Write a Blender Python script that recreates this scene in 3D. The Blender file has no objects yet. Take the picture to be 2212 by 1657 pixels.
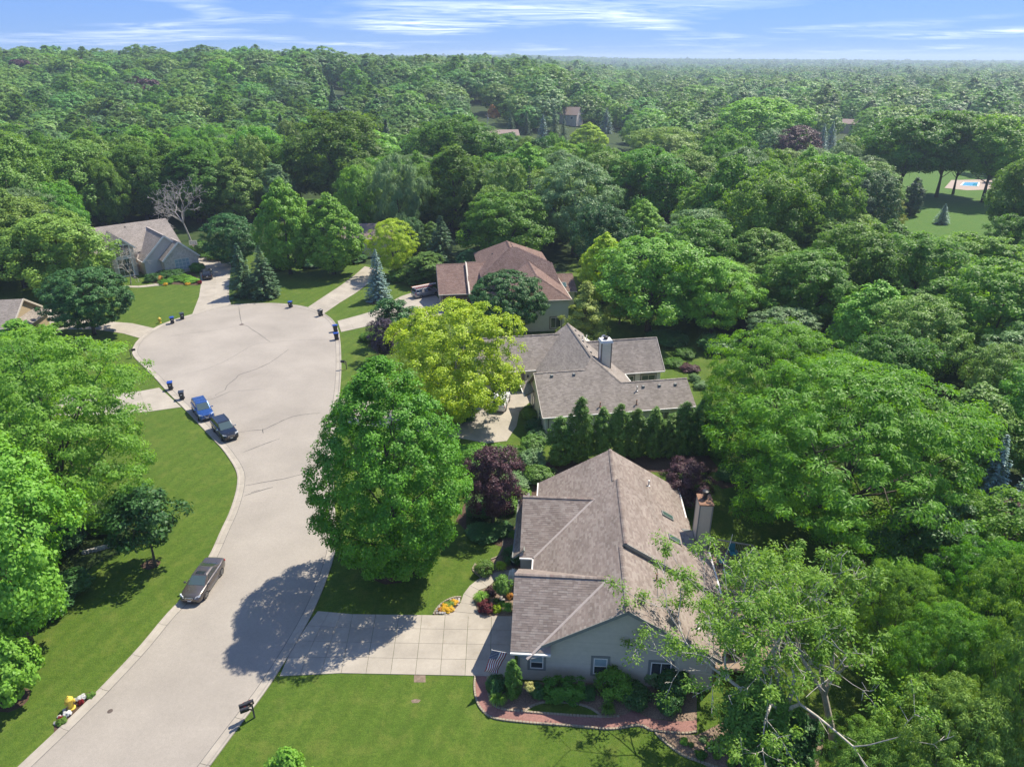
import bpy, math, random
import numpy as np
from mathutils import Vector, Matrix
# ------------------------------------------------------------------ camera, world, sun, exposure
sc = bpy.context.scene
C = sc.collection
CAM_H, PITCH, FPX = 40.0, math.radians(24.6), 1534.0
cd = bpy.data.cameras.new('camera'); cam = bpy.data.objects.new('camera', cd); C.objects.link(cam)
cam.location = (0, 0, CAM_H); cam.rotation_euler = (math.pi/2-PITCH, 0, 0)
cd.sensor_width = 36; cd.lens = 36*FPX/2212; cd.sensor_fit = 'HORIZONTAL'; cd.clip_start = 1; cd.clip_end = 30000
sc.camera = cam
SUN_DIR = Vector((0.72, 0.69, 0)).normalized()
SUN_EL = math.radians(55.5)
sv = Vector((SUN_DIR.x*math.cos(SUN_EL), SUN_DIR.y*math.cos(SUN_EL), math.sin(SUN_EL)))
sl = bpy.data.lights.new('sun', 'SUN'); sl.energy = 2.5; sl.angle = math.radians(0.55); sl.color = (1, .92, .79)
so = bpy.data.objects.new('sun', sl); C.objects.link(so); so.rotation_euler = sv.to_track_quat('Z', 'Y').to_euler(); so.location = (60, 60, 120)
w = bpy.data.worlds.new('World'); sc.world = w; w.use_nodes = True
nt = w.node_tree; nt.nodes.clear()
def N(t, **k):
    n = nt.nodes.new(t)
    for a, b in k.items(): setattr(n, a, b)
    return n
L = lambda a, b: nt.links.new(a, b)
sky = N('ShaderNodeTexSky', sky_type='NISHITA', sun_disc=False)
sky.sun_elevation = SUN_EL; sky.sun_rotation = math.atan2(SUN_DIR.x, SUN_DIR.y)
sky.air_density = 1.0; sky.dust_density = 0.0; sky.ozone_density = 3.0; sky.altitude = 0
hs = N('ShaderNodeHueSaturation'); hs.inputs['Saturation'].default_value = 1.0; hs.inputs['Hue'].default_value = .5; gm = N('ShaderNodeGamma'); gm.inputs['Gamma'].default_value = .42; L(sky.outputs[0], gm.inputs['Color']); L(gm.outputs[0], hs.inputs['Color'])
# thin cirrus: noise on a flat cloud layer seen in perspective (direction / height)
tc = N('ShaderNodeTexCoord'); sx = N('ShaderNodeSeparateXYZ'); L(tc.outputs['Generated'], sx.inputs[0])
mz = N('ShaderNodeMath', operation='ADD'); L(sx.outputs[2], mz.inputs[0]); mz.inputs[1].default_value = .045
dx = N('ShaderNodeMath', operation='DIVIDE'); L(sx.outputs[0], dx.inputs[0]); L(mz.outputs[0], dx.inputs[1])
dy = N('ShaderNodeMath', operation='DIVIDE'); L(sx.outputs[1], dy.inputs[0]); L(mz.outputs[0], dy.inputs[1])
cb = N('ShaderNodeCombineXYZ'); L(dx.outputs[0], cb.inputs[0]); L(dy.outputs[0], cb.inputs[1])
mp = N('ShaderNodeMapping'); mp.inputs['Rotation'].default_value = (0, 0, math.radians(-22)); mp.inputs['Scale'].default_value = (.30, .26, 1); mp.inputs['Location'].default_value = (2.3, 4.9, 0); L(cb.outputs[0], mp.inputs[0])
n1 = N('ShaderNodeTexNoise'); n1.inputs['Scale'].default_value = 1.0; n1.inputs['Detail'].default_value = 3; n1.inputs['Distortion'].default_value = .6; L(mp.outputs[0], n1.inputs['Vector'])
mp2 = N('ShaderNodeMapping'); mp2.inputs['Rotation'].default_value = (0, 0, math.radians(-20)); mp2.inputs['Scale'].default_value = (.5, 1.1, 1); L(cb.outputs[0], mp2.inputs[0])
n2 = N('ShaderNodeTexNoise'); n2.inputs['Scale'].default_value = 1.5; n2.inputs['Detail'].default_value = 9; n2.inputs['Roughness'].default_value = .62; n2.inputs['Distortion'].default_value = 1.2; L(mp2.outputs[0], n2.inputs['Vector'])
r1 = N('ShaderNodeMapRange'); r1.inputs[1].default_value = .48; r1.inputs[2].default_value = .82; L(n1.outputs[0], r1.inputs[0])
r2 = N('ShaderNodeMapRange'); r2.inputs[1].default_value = .38; r2.inputs[2].default_value = .76; L(n2.outputs[0], r2.inputs[0])
mm = N('ShaderNodeMath', operation='MULTIPLY'); L(r1.outputs[0], mm.inputs[0]); L(r2.outputs[0], mm.inputs[1])
up = N('ShaderNodeMapRange'); up.inputs[1].default_value = .0; up.inputs[2].default_value = .012; L(sx.outputs[2], up.inputs[0])
mm2 = N('ShaderNodeMath', operation='MULTIPLY'); L(mm.outputs[0], mm2.inputs[0]); L(up.outputs[0], mm2.inputs[1])
mx = N('ShaderNodeMix', data_type='RGBA'); L(mm2.outputs[0], mx.inputs['Factor']); tn = N('ShaderNodeMix', data_type='RGBA', blend_type='MULTIPLY'); tn.inputs['Factor'].default_value = 1; tn.inputs['B'].default_value = (.265, .445, .90, 1); L(hs.outputs[0], tn.inputs['A']); L(tn.outputs['Result'], mx.inputs['A']); mx.inputs['B'].default_value = (5.0, 5.0, 5.1, 1)
bg = N('ShaderNodeBackground'); bg.inputs[1].default_value = .15; L(mx.outputs['Result'], bg.inputs[0])
wo = N('ShaderNodeOutputWorld'); L(bg.outputs[0], wo.inputs[0])
sc.view_settings.view_transform = 'Standard'; sc.view_settings.look = 'None'; sc.view_settings.exposure = 1.72; sc.view_settings.gamma = 1
sc.render.engine = 'CYCLES'
sc.cycles.use_denoising = True
sc.cycles.max_bounces = 10; sc.cycles.diffuse_bounces = 6; sc.cycles.glossy_bounces = 3; sc.cycles.transmission_bounces = 4; sc.cycles.transparent_max_bounces = 8; sc.cycles.volume_bounces = 0
sc.cycles.sample_clamp_indirect = 6
rnd = random.Random(7)

# ------------------------------------------------------------------ helpers
_c, _s = math.cos(PITCH), math.sin(PITCH)
def g(x, y, z=0.0):
    """ground point (or point at height z) surveyed from the picture"""
    r = (x-1106)/FPX; d = (y-828.5)/FPX
    t = (CAM_H-z)/(_s+d*_c)
    return Vector((r*t, (_c-d*_s)*t, z))
def zat(y, Y):
    d = (y-828.5)/FPX
    return CAM_H-(_s+d*_c)*Y/(_c-d*_s)
def proj(p):
    fw_ = p[1]*_c+(CAM_H-p[2])*_s
    return 1106+FPX*p[0]/fw_, 828.5+FPX*((CAM_H-p[2])*_c-p[1]*_s)/fw_, FPX/fw_
def sstep(t):
    t = min(1, max(0, t)); return t*t*(3-2*t)
CREST = [(-900, 30), (-450, 28), (-260, 25), (-185, 27.5), (-150, 26), (-110, 21.5), (-70, 20), (-30, 20.5), (15, 18), (45, 11), (80, 2), (110, 0), (5000, 0)]
def terrain(X, Y):
    if Y < 230: return 0.0
    q = X*600/Y
    q = max(-899, min(4999, q))
    for (a, ha), (b, hb) in zip(CREST, CREST[1:]):
        if a <= q <= b:
            hh = ha+(hb-ha)*sstep((q-a)/(b-a)); break
    far = 0
    if Y > 2600: far = 16*sstep((Y-2600)/1500)*(0.55+.45*math.sin(X*.0011+1.0))
    return hh*sstep((Y-230)/400)*(1 - .0*sstep((Y-900)/400)) + far

def new_mat(name):
    m = bpy.data.materials.new(name); m.use_nodes = True; t = m.node_tree
    return m, t, t.nodes['Principled BSDF']
def plain(name, col, rough=.6, metal=0, spec=.5, noise=0, scale=8, bump=0, coat=0):
    m, t, b = new_mat(name)
    b.inputs['Base Color'].default_value = (*col, 1); b.inputs['Roughness'].default_value = rough; b.inputs['Metallic'].default_value = metal
    b.inputs['Specular IOR Level'].default_value = spec; b.inputs['Coat Weight'].default_value = coat
    if noise or bump:
        g_ = t.nodes.new('ShaderNodeNewGeometry')
        n = t.nodes.new('ShaderNodeTexNoise'); n.inputs['Scale'].default_value = scale; n.inputs['Detail'].default_value = 5; t.links.new(g_.outputs['Position'], n.inputs['Vector'])
        if noise:
            r = t.nodes.new('ShaderNodeMapRange'); r.inputs[1].default_value = .25; r.inputs[2].default_value = .75; r.inputs[3].default_value = 1-noise; r.inputs[4].default_value = 1+noise; t.links.new(n.outputs[0], r.inputs[0])
            oi = t.nodes.new('ShaderNodeObjectInfo'); r2 = t.nodes.new('ShaderNodeMapRange'); r2.inputs[3].default_value = 1-noise*.5; r2.inputs[4].default_value = 1+noise*.5; t.links.new(oi.outputs['Random'], r2.inputs[0])
            mu = t.nodes.new('ShaderNodeMath'); mu.operation = 'MULTIPLY'; t.links.new(r.outputs[0], mu.inputs[0]); t.links.new(r2.outputs[0], mu.inputs[1])
            mx = t.nodes.new('ShaderNodeVectorMath'); mx.operation = 'SCALE'; mx.inputs[0].default_value = col; t.links.new(mu.outputs[0], mx.inputs['Scale']); t.links.new(mx.outputs[0], b.inputs['Base Color'])
        if bump:
            bp = t.nodes.new('ShaderNodeBump'); bp.inputs['Strength'].default_value = bump; bp.inputs['Distance'].default_value = .02; t.links.new(n.outputs[0], bp.inputs['Height']); t.links.new(bp.outputs[0], b.inputs['Normal'])
    return m
def ramp(t, stops):
    r = t.nodes.new('ShaderNodeValToRGB'); e = r.color_ramp.elements
    e[0].position, e[0].color = stops[0][0], (*stops[0][1], 1); e[1].position, e[1].color = stops[-1][0], (*stops[-1][1], 1)
    for p, c in stops[1:-1]:
        q = e.new(p); q.color = (*c, 1)
    return r
def noise(t, scale, detail=4, rough=.5, coords=None, mapping=None):
    if coords is None:
        coords = t.nodes.new('ShaderNodeNewGeometry').outputs['Position']
    if mapping:
        mp = t.nodes.new('ShaderNodeMapping'); mp.inputs['Scale'].default_value = mapping[0]; mp.inputs['Rotation'].default_value = (0, 0, mapping[1]); t.links.new(coords, mp.inputs[0]); coords = mp.outputs[0]
    n = t.nodes.new('ShaderNodeTexNoise'); n.inputs['Scale'].default_value = scale; n.inputs['Detail'].default_value = detail; n.inputs['Roughness'].default_value = rough
    t.links.new(coords, n.inputs['Vector']); return n
def mixc(t, f, a, b, mode='MIX'):
    m = t.nodes.new('ShaderNodeMix'); m.data_type = 'RGBA'; m.blend_type = mode
    for s, v in (('Factor', f), ('A', a), ('B', b)):
        if hasattr(v, 'links'): t.links.new(v, m.inputs[s])
        elif s == 'Factor': m.inputs[s].default_value = v
        else: m.inputs[s].default_value = (*v, 1)
    return m.outputs['Result']
def maprange(t, src, a, b, c=0, d=1):
    r = t.nodes.new('ShaderNodeMapRange')
    for i, v in enumerate((a, b, c, d)): r.inputs[i+1].default_value = v
    t.links.new(src, r.inputs[0]); return r.outputs[0]

def tag(o, label=None, cat=None, group=None, kind=None):
    for k, v in (('label', label), ('category', cat), ('group', group), ('kind', kind)):
        if v: o[k] = v
    return o
def empty(name, loc=(0, 0, 0), rz=0, label=None, cat=None, group=None, scale=None):
    o = bpy.data.objects.new(name, None); C.objects.link(o); o.location = loc; o.rotation_euler = (0, 0, rz); o.empty_display_size = .3
    if scale: o.scale = scale
    return tag(o, label, cat, group)
def link(name, me, parent=None, mat=None):
    o = bpy.data.objects.new(name, me); C.objects.link(o); o.parent = parent
    if mat and not me.materials: me.materials.append(mat)
    return o
class MB:
    def __init__(s): s.v = []; s.f = []; s.m = []; s.cur = 0
    def poly(s, pts, flip=False):
        i = len(s.v); s.v += [tuple(p) for p in pts]; idx = list(range(i, i+len(pts)))
        s.f.append(idx[::-1] if flip else idx); s.m.append(s.cur)
    def prism(s, poly, z0, z1):
        """vertical prism over a 2-D outline"""
        n = len(poly); a = sum(poly[i][0]*poly[(i+1) % n][1]-poly[(i+1) % n][0]*poly[i][1] for i in range(n))
        if a < 0: poly = poly[::-1]
        i = len(s.v); s.v += [(p[0], p[1], z0) for p in poly]+[(p[0], p[1], z1) for p in poly]
        s.f.append(list(range(i, i+n))[::-1]); s.f.append(list(range(i+n, i+2*n)))
        for k in range(n): s.f.append([i+k, i+(k+1) % n, i+n+(k+1) % n, i+n+k])
        s.m += [s.cur]*(n+2)
    def box(s, c, d, M=None, taper=1.0):
        x, y, z = d[0]/2, d[1]/2, d[2]/2; i = len(s.v)
        for k, (a, b, e) in enumerate([(-1,-1,-1),(1,-1,-1),(1,1,-1),(-1,1,-1),(-1,-1,1),(1,-1,1),(1,1,1),(-1,1,1)]):
            q = taper if e > 0 else 1
            p = Vector((c[0]+a*x*q, c[1]+b*y*q, c[2]+e*z))
            if M is not None: p = M @ p
            s.v.append(tuple(p))
        for f in ([0,3,2,1],[4,5,6,7],[0,1,5,4],[1,2,6,5],[2,3,7,6],[3,0,4,7]): s.f.append([i+k for k in f]); s.m.append(s.cur)
    def slab(s, pts, th):
        """3-D planar polygon thickened downwards along its normal"""
        a, b, c_ = Vector(pts[0]), Vector(pts[1]), Vector(pts[2]); n = (b-a).cross(c_-a)
        for k in range(3, len(pts)):
            if n.length > 1e-4: break
            n = (b-a).cross(Vector(pts[k])-a)
        n.normalize()
        if n.z < 0: pts = pts[::-1]; n = -n
        k = len(pts); i = len(s.v)
        s.v += [tuple(p) for p in pts]+[tuple(Vector(p)-n*th) for p in pts]
        s.f.append(list(range(i, i+k))); s.f.append(list(range(i+k, i+2*k))[::-1])
        for j in range(k): s.f.append([i+j, i+k+j, i+k+(j+1) % k, i+(j+1) % k])
        s.m += [s.cur]*(k+2)
    def bar(s, a, b, wd, ht=None, upv=(0, 0, 1)):
        a, b = Vector(a), Vector(b); d = (b-a).normalized(); u = Vector(upv)
        if abs(d.dot(u)) > .98: u = Vector((1, 0, 0))
        r = d.cross(u).normalized()*wd/2; u = r.cross(d).normalized()*(ht or wd)/2; i = len(s.v)
        for p in (a, b):
            for q in (-r-u, r-u, r+u, -r+u): s.v.append(tuple(p+q))
        for f in ([0,1,2,3],[7,6,5,4],[0,4,5,1],[1,5,6,2],[2,6,7,3],[3,7,4,0]): s.f.append([i+k for k in f]); s.m.append(s.cur)
    def tube(s, pts, rad, n=6, cap=True):
        pts = [Vector(p) for p in pts]; base = len(s.v)
        if not hasattr(rad, '__len__'): rad = [rad]*len(pts)
        for k, p in enumerate(pts):
            d = (pts[min(k+1, len(pts)-1)]-pts[max(k-1, 0)]).normalized()
            u = Vector((0, 0, 1)) if abs(d.z) < .9 else Vector((1, 0, 0)); r = d.cross(u).normalized(); u = r.cross(d)
            for j in range(n):
                a = 2*math.pi*j/n; s.v.append(tuple(p+(r*math.cos(a)+u*math.sin(a))*rad[k]))
        for k in range(len(pts)-1):
            for j in range(n):
                s.f.append([base+k*n+j, base+k*n+(j+1) % n, base+(k+1)*n+(j+1) % n, base+(k+1)*n+j]); s.m.append(s.cur)
        if cap:
            s.f.append([base+j for j in range(n)][::-1]); e = base+(len(pts)-1)*n; s.f.append([e+j for j in range(n)]); s.m += [s.cur]*2
    def lathe(s, prof, c=(0, 0, 0), n=16, M=None):
        """profile of (radius, height) about the z axis"""
        base = len(s.v)
        for r, z in prof:
            for j in range(n):
                a = 2*math.pi*j/n; p = Vector((c[0]+r*math.cos(a), c[1]+r*math.sin(a), c[2]+z)); s.v.append(tuple(M @ p if M is not None else p))
        for k in range(len(prof)-1):
            for j in range(n): s.f.append([base+k*n+j, base+k*n+(j+1) % n, base+(k+1)*n+(j+1) % n, base+(k+1)*n+j]); s.m.append(s.cur)
        s.f.append([base+j for j in range(n)][::-1]); e = base+(len(prof)-1)*n; s.f.append([e+j for j in range(n)]); s.m += [s.cur]*2
    def build(s, name, mats, parent=None, smooth=False, bevel=0):
        me = bpy.data.meshes.new(name); me.from_pydata(s.v, [], s.f)
        if not isinstance(mats, (list, tuple)): mats = [mats]
        for m in mats: me.materials.append(m)
        if len(mats) > 1: me.polygons.foreach_set('material_index', s.m)
        if smooth: me.polygons.foreach_set('use_smooth', [True]*len(me.polygons))
        me.update()
        o = link(name, me, parent)
        if bevel:
            b = o.modifiers.new('bevel', 'BEVEL'); b.width = bevel; b.segments = 2; b.limit_method = 'ANGLE'
        return o
def np_mesh(name, V, F, mat, tint=None, smooth=False, flat=False):
    """V (n,3), F (m,4 or 3) numpy -> mesh with optional per-face tint"""
    me = bpy.data.meshes.new(name); k = F.shape[1]
    me.vertices.add(len(V)); me.vertices.foreach_set('co', np.ascontiguousarray(V, dtype=np.float32).ravel())
    me.loops.add(F.size); me.loops.foreach_set('vertex_index', np.ascontiguousarray(F, dtype=np.int32).ravel())
    me.polygons.add(len(F)); me.polygons.foreach_set('loop_start', np.arange(0, F.size, k, dtype=np.int32)); me.polygons.foreach_set('loop_total', np.full(len(F), k, dtype=np.int32))
    if smooth: me.polygons.foreach_set('use_smooth', np.ones(len(F), dtype=bool))
    if flat: me.polygons.foreach_set('use_smooth', np.zeros(len(F), dtype=bool))
    me.update(calc_edges=True)
    if tint is not None:
        a = me.attributes.new('tint', 'FLOAT', 'FACE'); a.data.foreach_set('value', np.ascontiguousarray(tint, dtype=np.float32))
    if mat: me.materials.append(mat)
    return me
def crom(pts, step):
    """Catmull-Rom through pts, resampled about every `step`"""
    P = [Vector(p) for p in pts]; P = [P[0]*2-P[1]]+P+[P[-1]*2-P[-2]]; out = []
    for i in range(1, len(P)-2):
        n = max(2, int((P[i+1]-P[i]).length/(step*.25)))
        for k in range(n):
            t = k/n; a, b, c_, d = P[i-1:i+3]
            out.append(.5*((2*b)+(-a+c_)*t+(2*a-5*b+4*c_-d)*t*t+(-a+3*b-3*c_+d)*t**3))
    out.append(P[-2]); res = [out[0]]; acc = 0
    for p, q in zip(out, out[1:]):
        acc += (q-p).length
        if acc >= step: res.append(q); acc = 0
    if (res[-1]-out[-1]).length > step*.3: res.append(out[-1])
    else: res[-1] = out[-1]
    return res
def offset(line, d):
    """shift an open polyline to its left by d"""
    out = []
    for i, p in enumerate(line):
        t = (line[min(i+1, len(line)-1)]-line[max(i-1, 0)]); t.z = 0; t.normalize()
        out.append(p+Vector((-t.y, t.x, 0))*d)
    return out
def inside(p, poly):
    x, y = p[0], p[1]; r = False; j = len(poly)-1
    for i in range(len(poly)):
        a, b = poly[i], poly[j]
        if (a[1] > y) != (b[1] > y) and x < (b[0]-a[0])*(y-a[1])/(b[1]-a[1]+1e-12)+a[0]: r = not r
        j = i
    return r
def px(pts, z=0): return [g(x, y, z) for x, y in pts]
def tri_sheet(name, poly, z, mat, th=0, parent=None):
    """flat (possibly non-convex) sheet, optionally a plate of thickness th"""
    from mathutils.geometry import tessellate_polygon
    n = len(poly); P2 = [Vector((p[0], p[1], 0)) for p in poly]
    T = tessellate_polygon([P2]); b = MB(); b.v = [(p.x, p.y, z) for p in P2]
    for t_ in T:
        a, c_, d = (P2[i] for i in t_)
        b.f.append(list(t_) if (c_-a).cross(d-a).z > 0 else list(t_)[::-1]); b.m.append(0)
    if th:
        ar = sum(P2[i].x*P2[(i+1) % n].y-P2[(i+1) % n].x*P2[i].y for i in range(n))
        b.v += [(p.x, p.y, z-th) for p in P2]
        for i in range(n):
            j = (i+1) % n; f = [i, i+n, j+n, j]; b.f.append(f if ar > 0 else f[::-1]); b.m.append(0)
    return b.build(name, mat, parent)
# ------------------------------------------------------------------ ground materials
def grass_mat(name, c0, c1, c2, dry=.25, stripes=0.0, ang=0.0):
    m, t, b = new_mat(name)
    a = noise(t, .22, 5, .6); f = noise(t, 3.0, 8, .8); ff = noise(t, 14, 4, .75)
    col = mixc(t, maprange(t, a.outputs[0], .35, .65), c0, c1)
    col = mixc(t, maprange(t, f.outputs[0], .38, .62, 0, .9), col, c2)
    d = noise(t, .55, 8, .72); col = mixc(t, maprange(t, d.outputs[0], .50, .72, 0, dry*1.5), col, (.15, .165, .035))
    sp = maprange(t, ff.outputs[0], .28, .72, .55, 1.45)
    if stripes:
        geo = t.nodes.new('ShaderNodeNewGeometry').outputs['Position']
        wn = t.nodes.new('ShaderNodeTexWave'); mp = t.nodes.new('ShaderNodeMapping'); mp.inputs['Rotation'].default_value = (0, 0, ang); t.links.new(geo, mp.inputs[0]); t.links.new(mp.outputs[0], wn.inputs[0])
        wn.inputs['Scale'].default_value = .21; wn.inputs['Distortion'].default_value = 5.0; wn.inputs['Detail'].default_value = 2; wn.inputs['Detail Scale'].default_value = .6
        mu = t.nodes.new('ShaderNodeMath'); mu.operation = 'MULTIPLY'; t.links.new(sp, mu.inputs[0]); t.links.new(maprange(t, wn.outputs['Fac'], 0, 1, 1-stripes, 1+stripes), mu.inputs[1]); sp = mu.outputs[0]
    vm = t.nodes.new('ShaderNodeVectorMath'); vm.operation = 'SCALE'; t.links.new(col, vm.inputs[0]); t.links.new(sp, vm.inputs['Scale']); t.links.new(vm.outputs[0], b.inputs['Base Color'])
    b.inputs['Roughness'].default_value = .85; b.inputs['Specular IOR Level'].default_value = .15
    bp = t.nodes.new('ShaderNodeBump'); bp.inputs['Strength'].default_value = .8; bp.inputs['Distance'].default_value = .06; t.links.new(ff.outputs[0], bp.inputs['Height']); t.links.new(bp.outputs[0], b.inputs['Normal'])
    return m
M_LAWN = grass_mat('lawn_grass', (.072, .120, .014), (.094, .142, .019), (.044, .090, .009), .35, .05, .35)
M_LAWNF = grass_mat('far_lawn_grass', (.065, .14, .02), (.075, .15, .023), (.045, .11, .013), .25)
M_WOOD = grass_mat('ground_cover', (.03, .06, .012), (.045, .075, .02), (.02, .035, .01), .15)
def stone_mat(name, col, var, fine=60, big=.35, spot=None):
    m, t, b = new_mat(name)
    f = noise(t, fine, 3, .7); a = noise(t, big, 5, .6); mid = noise(t, 3.5, 5, .6)
    oi = t.nodes.new('ShaderNodeObjectInfo')
    k = t.nodes.new('ShaderNodeMath'); k.operation = 'MULTIPLY'; t.links.new(maprange(t, f.outputs[0], .3, .7, 1-var, 1+var), k.inputs[0]); t.links.new(maprange(t, a.outputs[0], .3, .7, .84, 1.12), k.inputs[1])
    k2 = t.nodes.new('ShaderNodeMath'); k2.operation = 'MULTIPLY'; t.links.new(k.outputs[0], k2.inputs[0]); t.links.new(maprange(t, mid.outputs[0], .3, .75, .95, 1.05), k2.inputs[1])
    k3 = t.nodes.new('ShaderNodeMath'); k3.operation = 'MULTIPLY'; t.links.new(k2.outputs[0], k3.inputs[0]); t.links.new(maprange(t, oi.outputs['Random'], 0, 1, .95, 1.04), k3.inputs[1])
    vm = t.nodes.new('ShaderNodeVectorMath'); vm.operation = 'SCALE'
    if spot:
        sp = noise(t, 1.3, 6, .7); c_ = mixc(t, maprange(t, sp.outputs[0], .58, .78, 0, .5), col, spot); t.links.new(c_, vm.inputs[0])
    else: vm.inputs[0].default_value = col
    t.links.new(k3.outputs[0], vm.inputs['Scale']); t.links.new(vm.outputs[0], b.inputs['Base Color'])
    b.inputs['Roughness'].default_value = .9; b.inputs['Specular IOR Level'].default_value = .2
    bp = t.nodes.new('ShaderNodeBump'); bp.inputs['Strength'].default_value = .3; bp.inputs['Distance'].default_value = .01; t.links.new(f.outputs[0], bp.inputs['Height']); t.links.new(bp.outputs[0], b.inputs['Normal'])
    return m
M_ROAD = stone_mat('worn_asphalt', (.312, .282, .240), .16, 28, .12)
M_CONC = stone_mat('pale_concrete', (.335, .302, .248), .06, 30, .4, (.27, .22, .15))
M_KERB = stone_mat('kerb_concrete', (.33, .298, .248), .06, 30, .5, (.22, .19, .145))
M_TAR = plain('crack_sealant', (.035, .033, .032), .7, noise=.3, scale=3)
M_TARF = plain('weathered_crack', (.085, .08, .075), .8, noise=.3, scale=2)
M_MULCH = stone_mat('bark_mulch', (.085, .055, .036), .55, 22, .8)
M_GRAVEL = stone_mat('brown_gravel', (.20, .145, .105), .55, 14, .8)
M_REDP = stone_mat('red_path_stone', (.235, .125, .105), .30, 16, .7)
M_EDGE = stone_mat('edging_stone', (.28, .24, .175), .15, 12, 1)
M_SOIL = plain('bare_soil', (.16, .12, .085), .95, noise=.4, scale=5)
M_IRON = plain('cast_iron', (.10, .075, .06), .6, noise=.2)

# ------------------------------------------------------------------ terrain sheet
def axis(segs):
    out = []
    for a, b, st in segs: out += list(np.arange(a, b, st))
    return out
XS = axis([(-9000, -2400, 1100), (-2400, -800, 200), (-800, 800, 25), (800, 2400, 200), (2400, 9001, 1100)])
YS = axis([(-300, 200, 50), (200, 1000, 20), (1000, 2600, 160), (2600, 9001, 400)])
V = np.array([(x, y, terrain(x, y)) for y in YS for x in XS]); nx, ny = len(XS), len(YS)
I = np.arange((nx)*(ny)).reshape(ny, nx)
F = np.stack([I[:-1, :-1].ravel(), I[:-1, 1:].ravel(), I[1:, 1:].ravel(), I[1:, :-1].ravel()], 1)
tag(link('terrain', np_mesh('terrain', V, F, M_WOOD, smooth=True)), kind='structure')
# lawns around the houses and the far clearings
near = px([(-150, 1657), (-150, 1190), (-150, 640), (60, 590), (230, 590), (430, 556), (500, 540), (690, 560), (820, 575), (930, 610), (1000, 600), (1180, 660), (1240, 560), (1340, 610), (1500, 690), (1640, 760), (1680, 960), (2050, 1080), (2300, 1100), (2300, 1657)])
near += [Vector((60, 12, 0)), Vector((-60, 12, 0))]
tag(tri_sheet('lawn', near, .01, M_LAWN), kind='structure')
for poly in ([(650, 440), (640, 402), (690, 385), (735, 395), (740, 430), (700, 450)],
             [(800, 470), (780, 440), (830, 420), (880, 440), (870, 480)],
             [(1960, 540), (1930, 480), (1920, 420), (1950, 372), (2060, 360), (2200, 370), (2260, 440), (2200, 520), (2080, 560)],
             [(1880, 430), (1900, 380), (1930, 350), (1950, 380), (1930, 430)],
             [(1290, 330), (1300, 296), (1345, 290), (1350, 330)]):
    tag(tri_sheet('clearing_lawn', px(poly), .012, M_LAWNF), kind='structure')
# ------------------------------------------------------------------ road, kerb, cracks
left_px = [(45, 1652), (117, 1584.5), (210, 1494), (300, 1399), (354, 1334), (397, 1287), (449, 1207), (477, 1147), (497, 1104), (511, 1056), (510.7, 1020), (487, 980), (467, 957), (430.6, 918.5), (400.5, 886.8), (360, 846), (337, 820), (310.4, 793.3), (288, 770), (287, 753), (302, 731.6), (335.5, 708.2), (372, 693), (414, 680), (460.6, 666), (497, 659.5), (550.7, 656.5), (600.8, 656.2), (657.5, 663), (699, 678), (722.6, 696.5), (734, 726.6), (737.5, 786.6), (735, 840), (728, 900), (722, 980), (722, 1060), (725, 1130), (723, 1197), (679, 1317), (594, 1464), (511, 1577.8), (454, 1655)]
pts = px(left_px)
dl = (pts[0]-pts[1]).normalized(); dr = (pts[-1]-pts[-2]).normalized()
pts = [pts[0]+dl*60, pts[0]+dl*25]+pts+[pts[-1]+dr*25, pts[-1]+dr*60]
kl = crom(pts, 1.0)
inner = offset(kl, -.72)
tag(tri_sheet('road', inner, .02, M_ROAD), kind='structure')
m = MB(); ja, jb = offset(kl, -.725), offset(kl, -.765)
for i in range(len(kl)): m.v += [(ja[i].x, ja[i].y, .031), (jb[i].x, jb[i].y, .031)]
for i in range(len(kl)-1): m.f.append([2*i, 2*i+1, 2*i+3, 2*i+2]); m.m.append(0)
m.build('gutter_joint', M_TARF, bpy.data.objects['road'])
kerb = tag(empty('kerb'), kind='structure')
prof = [(0, -.02), (0, .10), (.13, .10), (.27, .035), (.74, .028), (.74, -.02)]
offs = [offset(kl, -d) for d, _ in prof]
SEG = 3
for a in range(0, len(kl)-SEG, SEG):
    if kl[a].y < 18 and kl[a+SEG].y < 18: continue
    b = MB(); n = len(prof); idx = list(range(a, a+SEG+1))
    for k, i in enumerate(idx):
        for j in range(n):
            p = offs[j][i].copy()
            if k == 0: p = p.lerp(offs[j][i+1], .012)
            if k == SEG: p = p.lerp(offs[j][i-1], .012)
            b.v.append((p.x, p.y, prof[j][1]))
    for k in range(SEG):
        for j in range(n-1): b.f.append([k*n+j, k*n+j+1, (k+1)*n+j+1, (k+1)*n+j]); b.m.append(0)
    b.f.append(list(range(n))[::-1]); b.f.append([SEG*n+j for j in range(n)]); b.m += [0, 0]
    b.build('kerb_section', M_KERB, kerb)
def ribbon(name, pts, wd, z, mat, parent=None, step=.6, wob=0.0):
    ln = crom(px(pts), step); R = random.Random(len(pts)+int(pts[0][0]))
    if wob: ln = [p+Vector((R.uniform(-wob, wob), R.uniform(-wob, wob), 0)) for p in ln]
    a, b = offset(ln, wd/2), offset(ln, -wd/2); m = MB()
    for i in range(len(ln)):
        k = .55+.45*math.sin(math.pi*min(1, max(0, i/(len(ln)-1)))) if len(ln) > 2 else 1
        k *= R.uniform(.7, 1.2)
        c_ = ln[i]; m.v += [tuple(c_.lerp(a[i], k)[:2])+(z,), tuple(c_.lerp(b[i], k)[:2])+(z,)]
    for i in range(len(ln)-1): m.f.append([2*i, 2*i+1, 2*i+3, 2*i+2]); m.m.append(0)
    return m.build(name, mat, parent)
road = bpy.data.objects['road']
q = lambda L_: [(x/2.996, 553+y/2.996) for x, y in L_]
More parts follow.
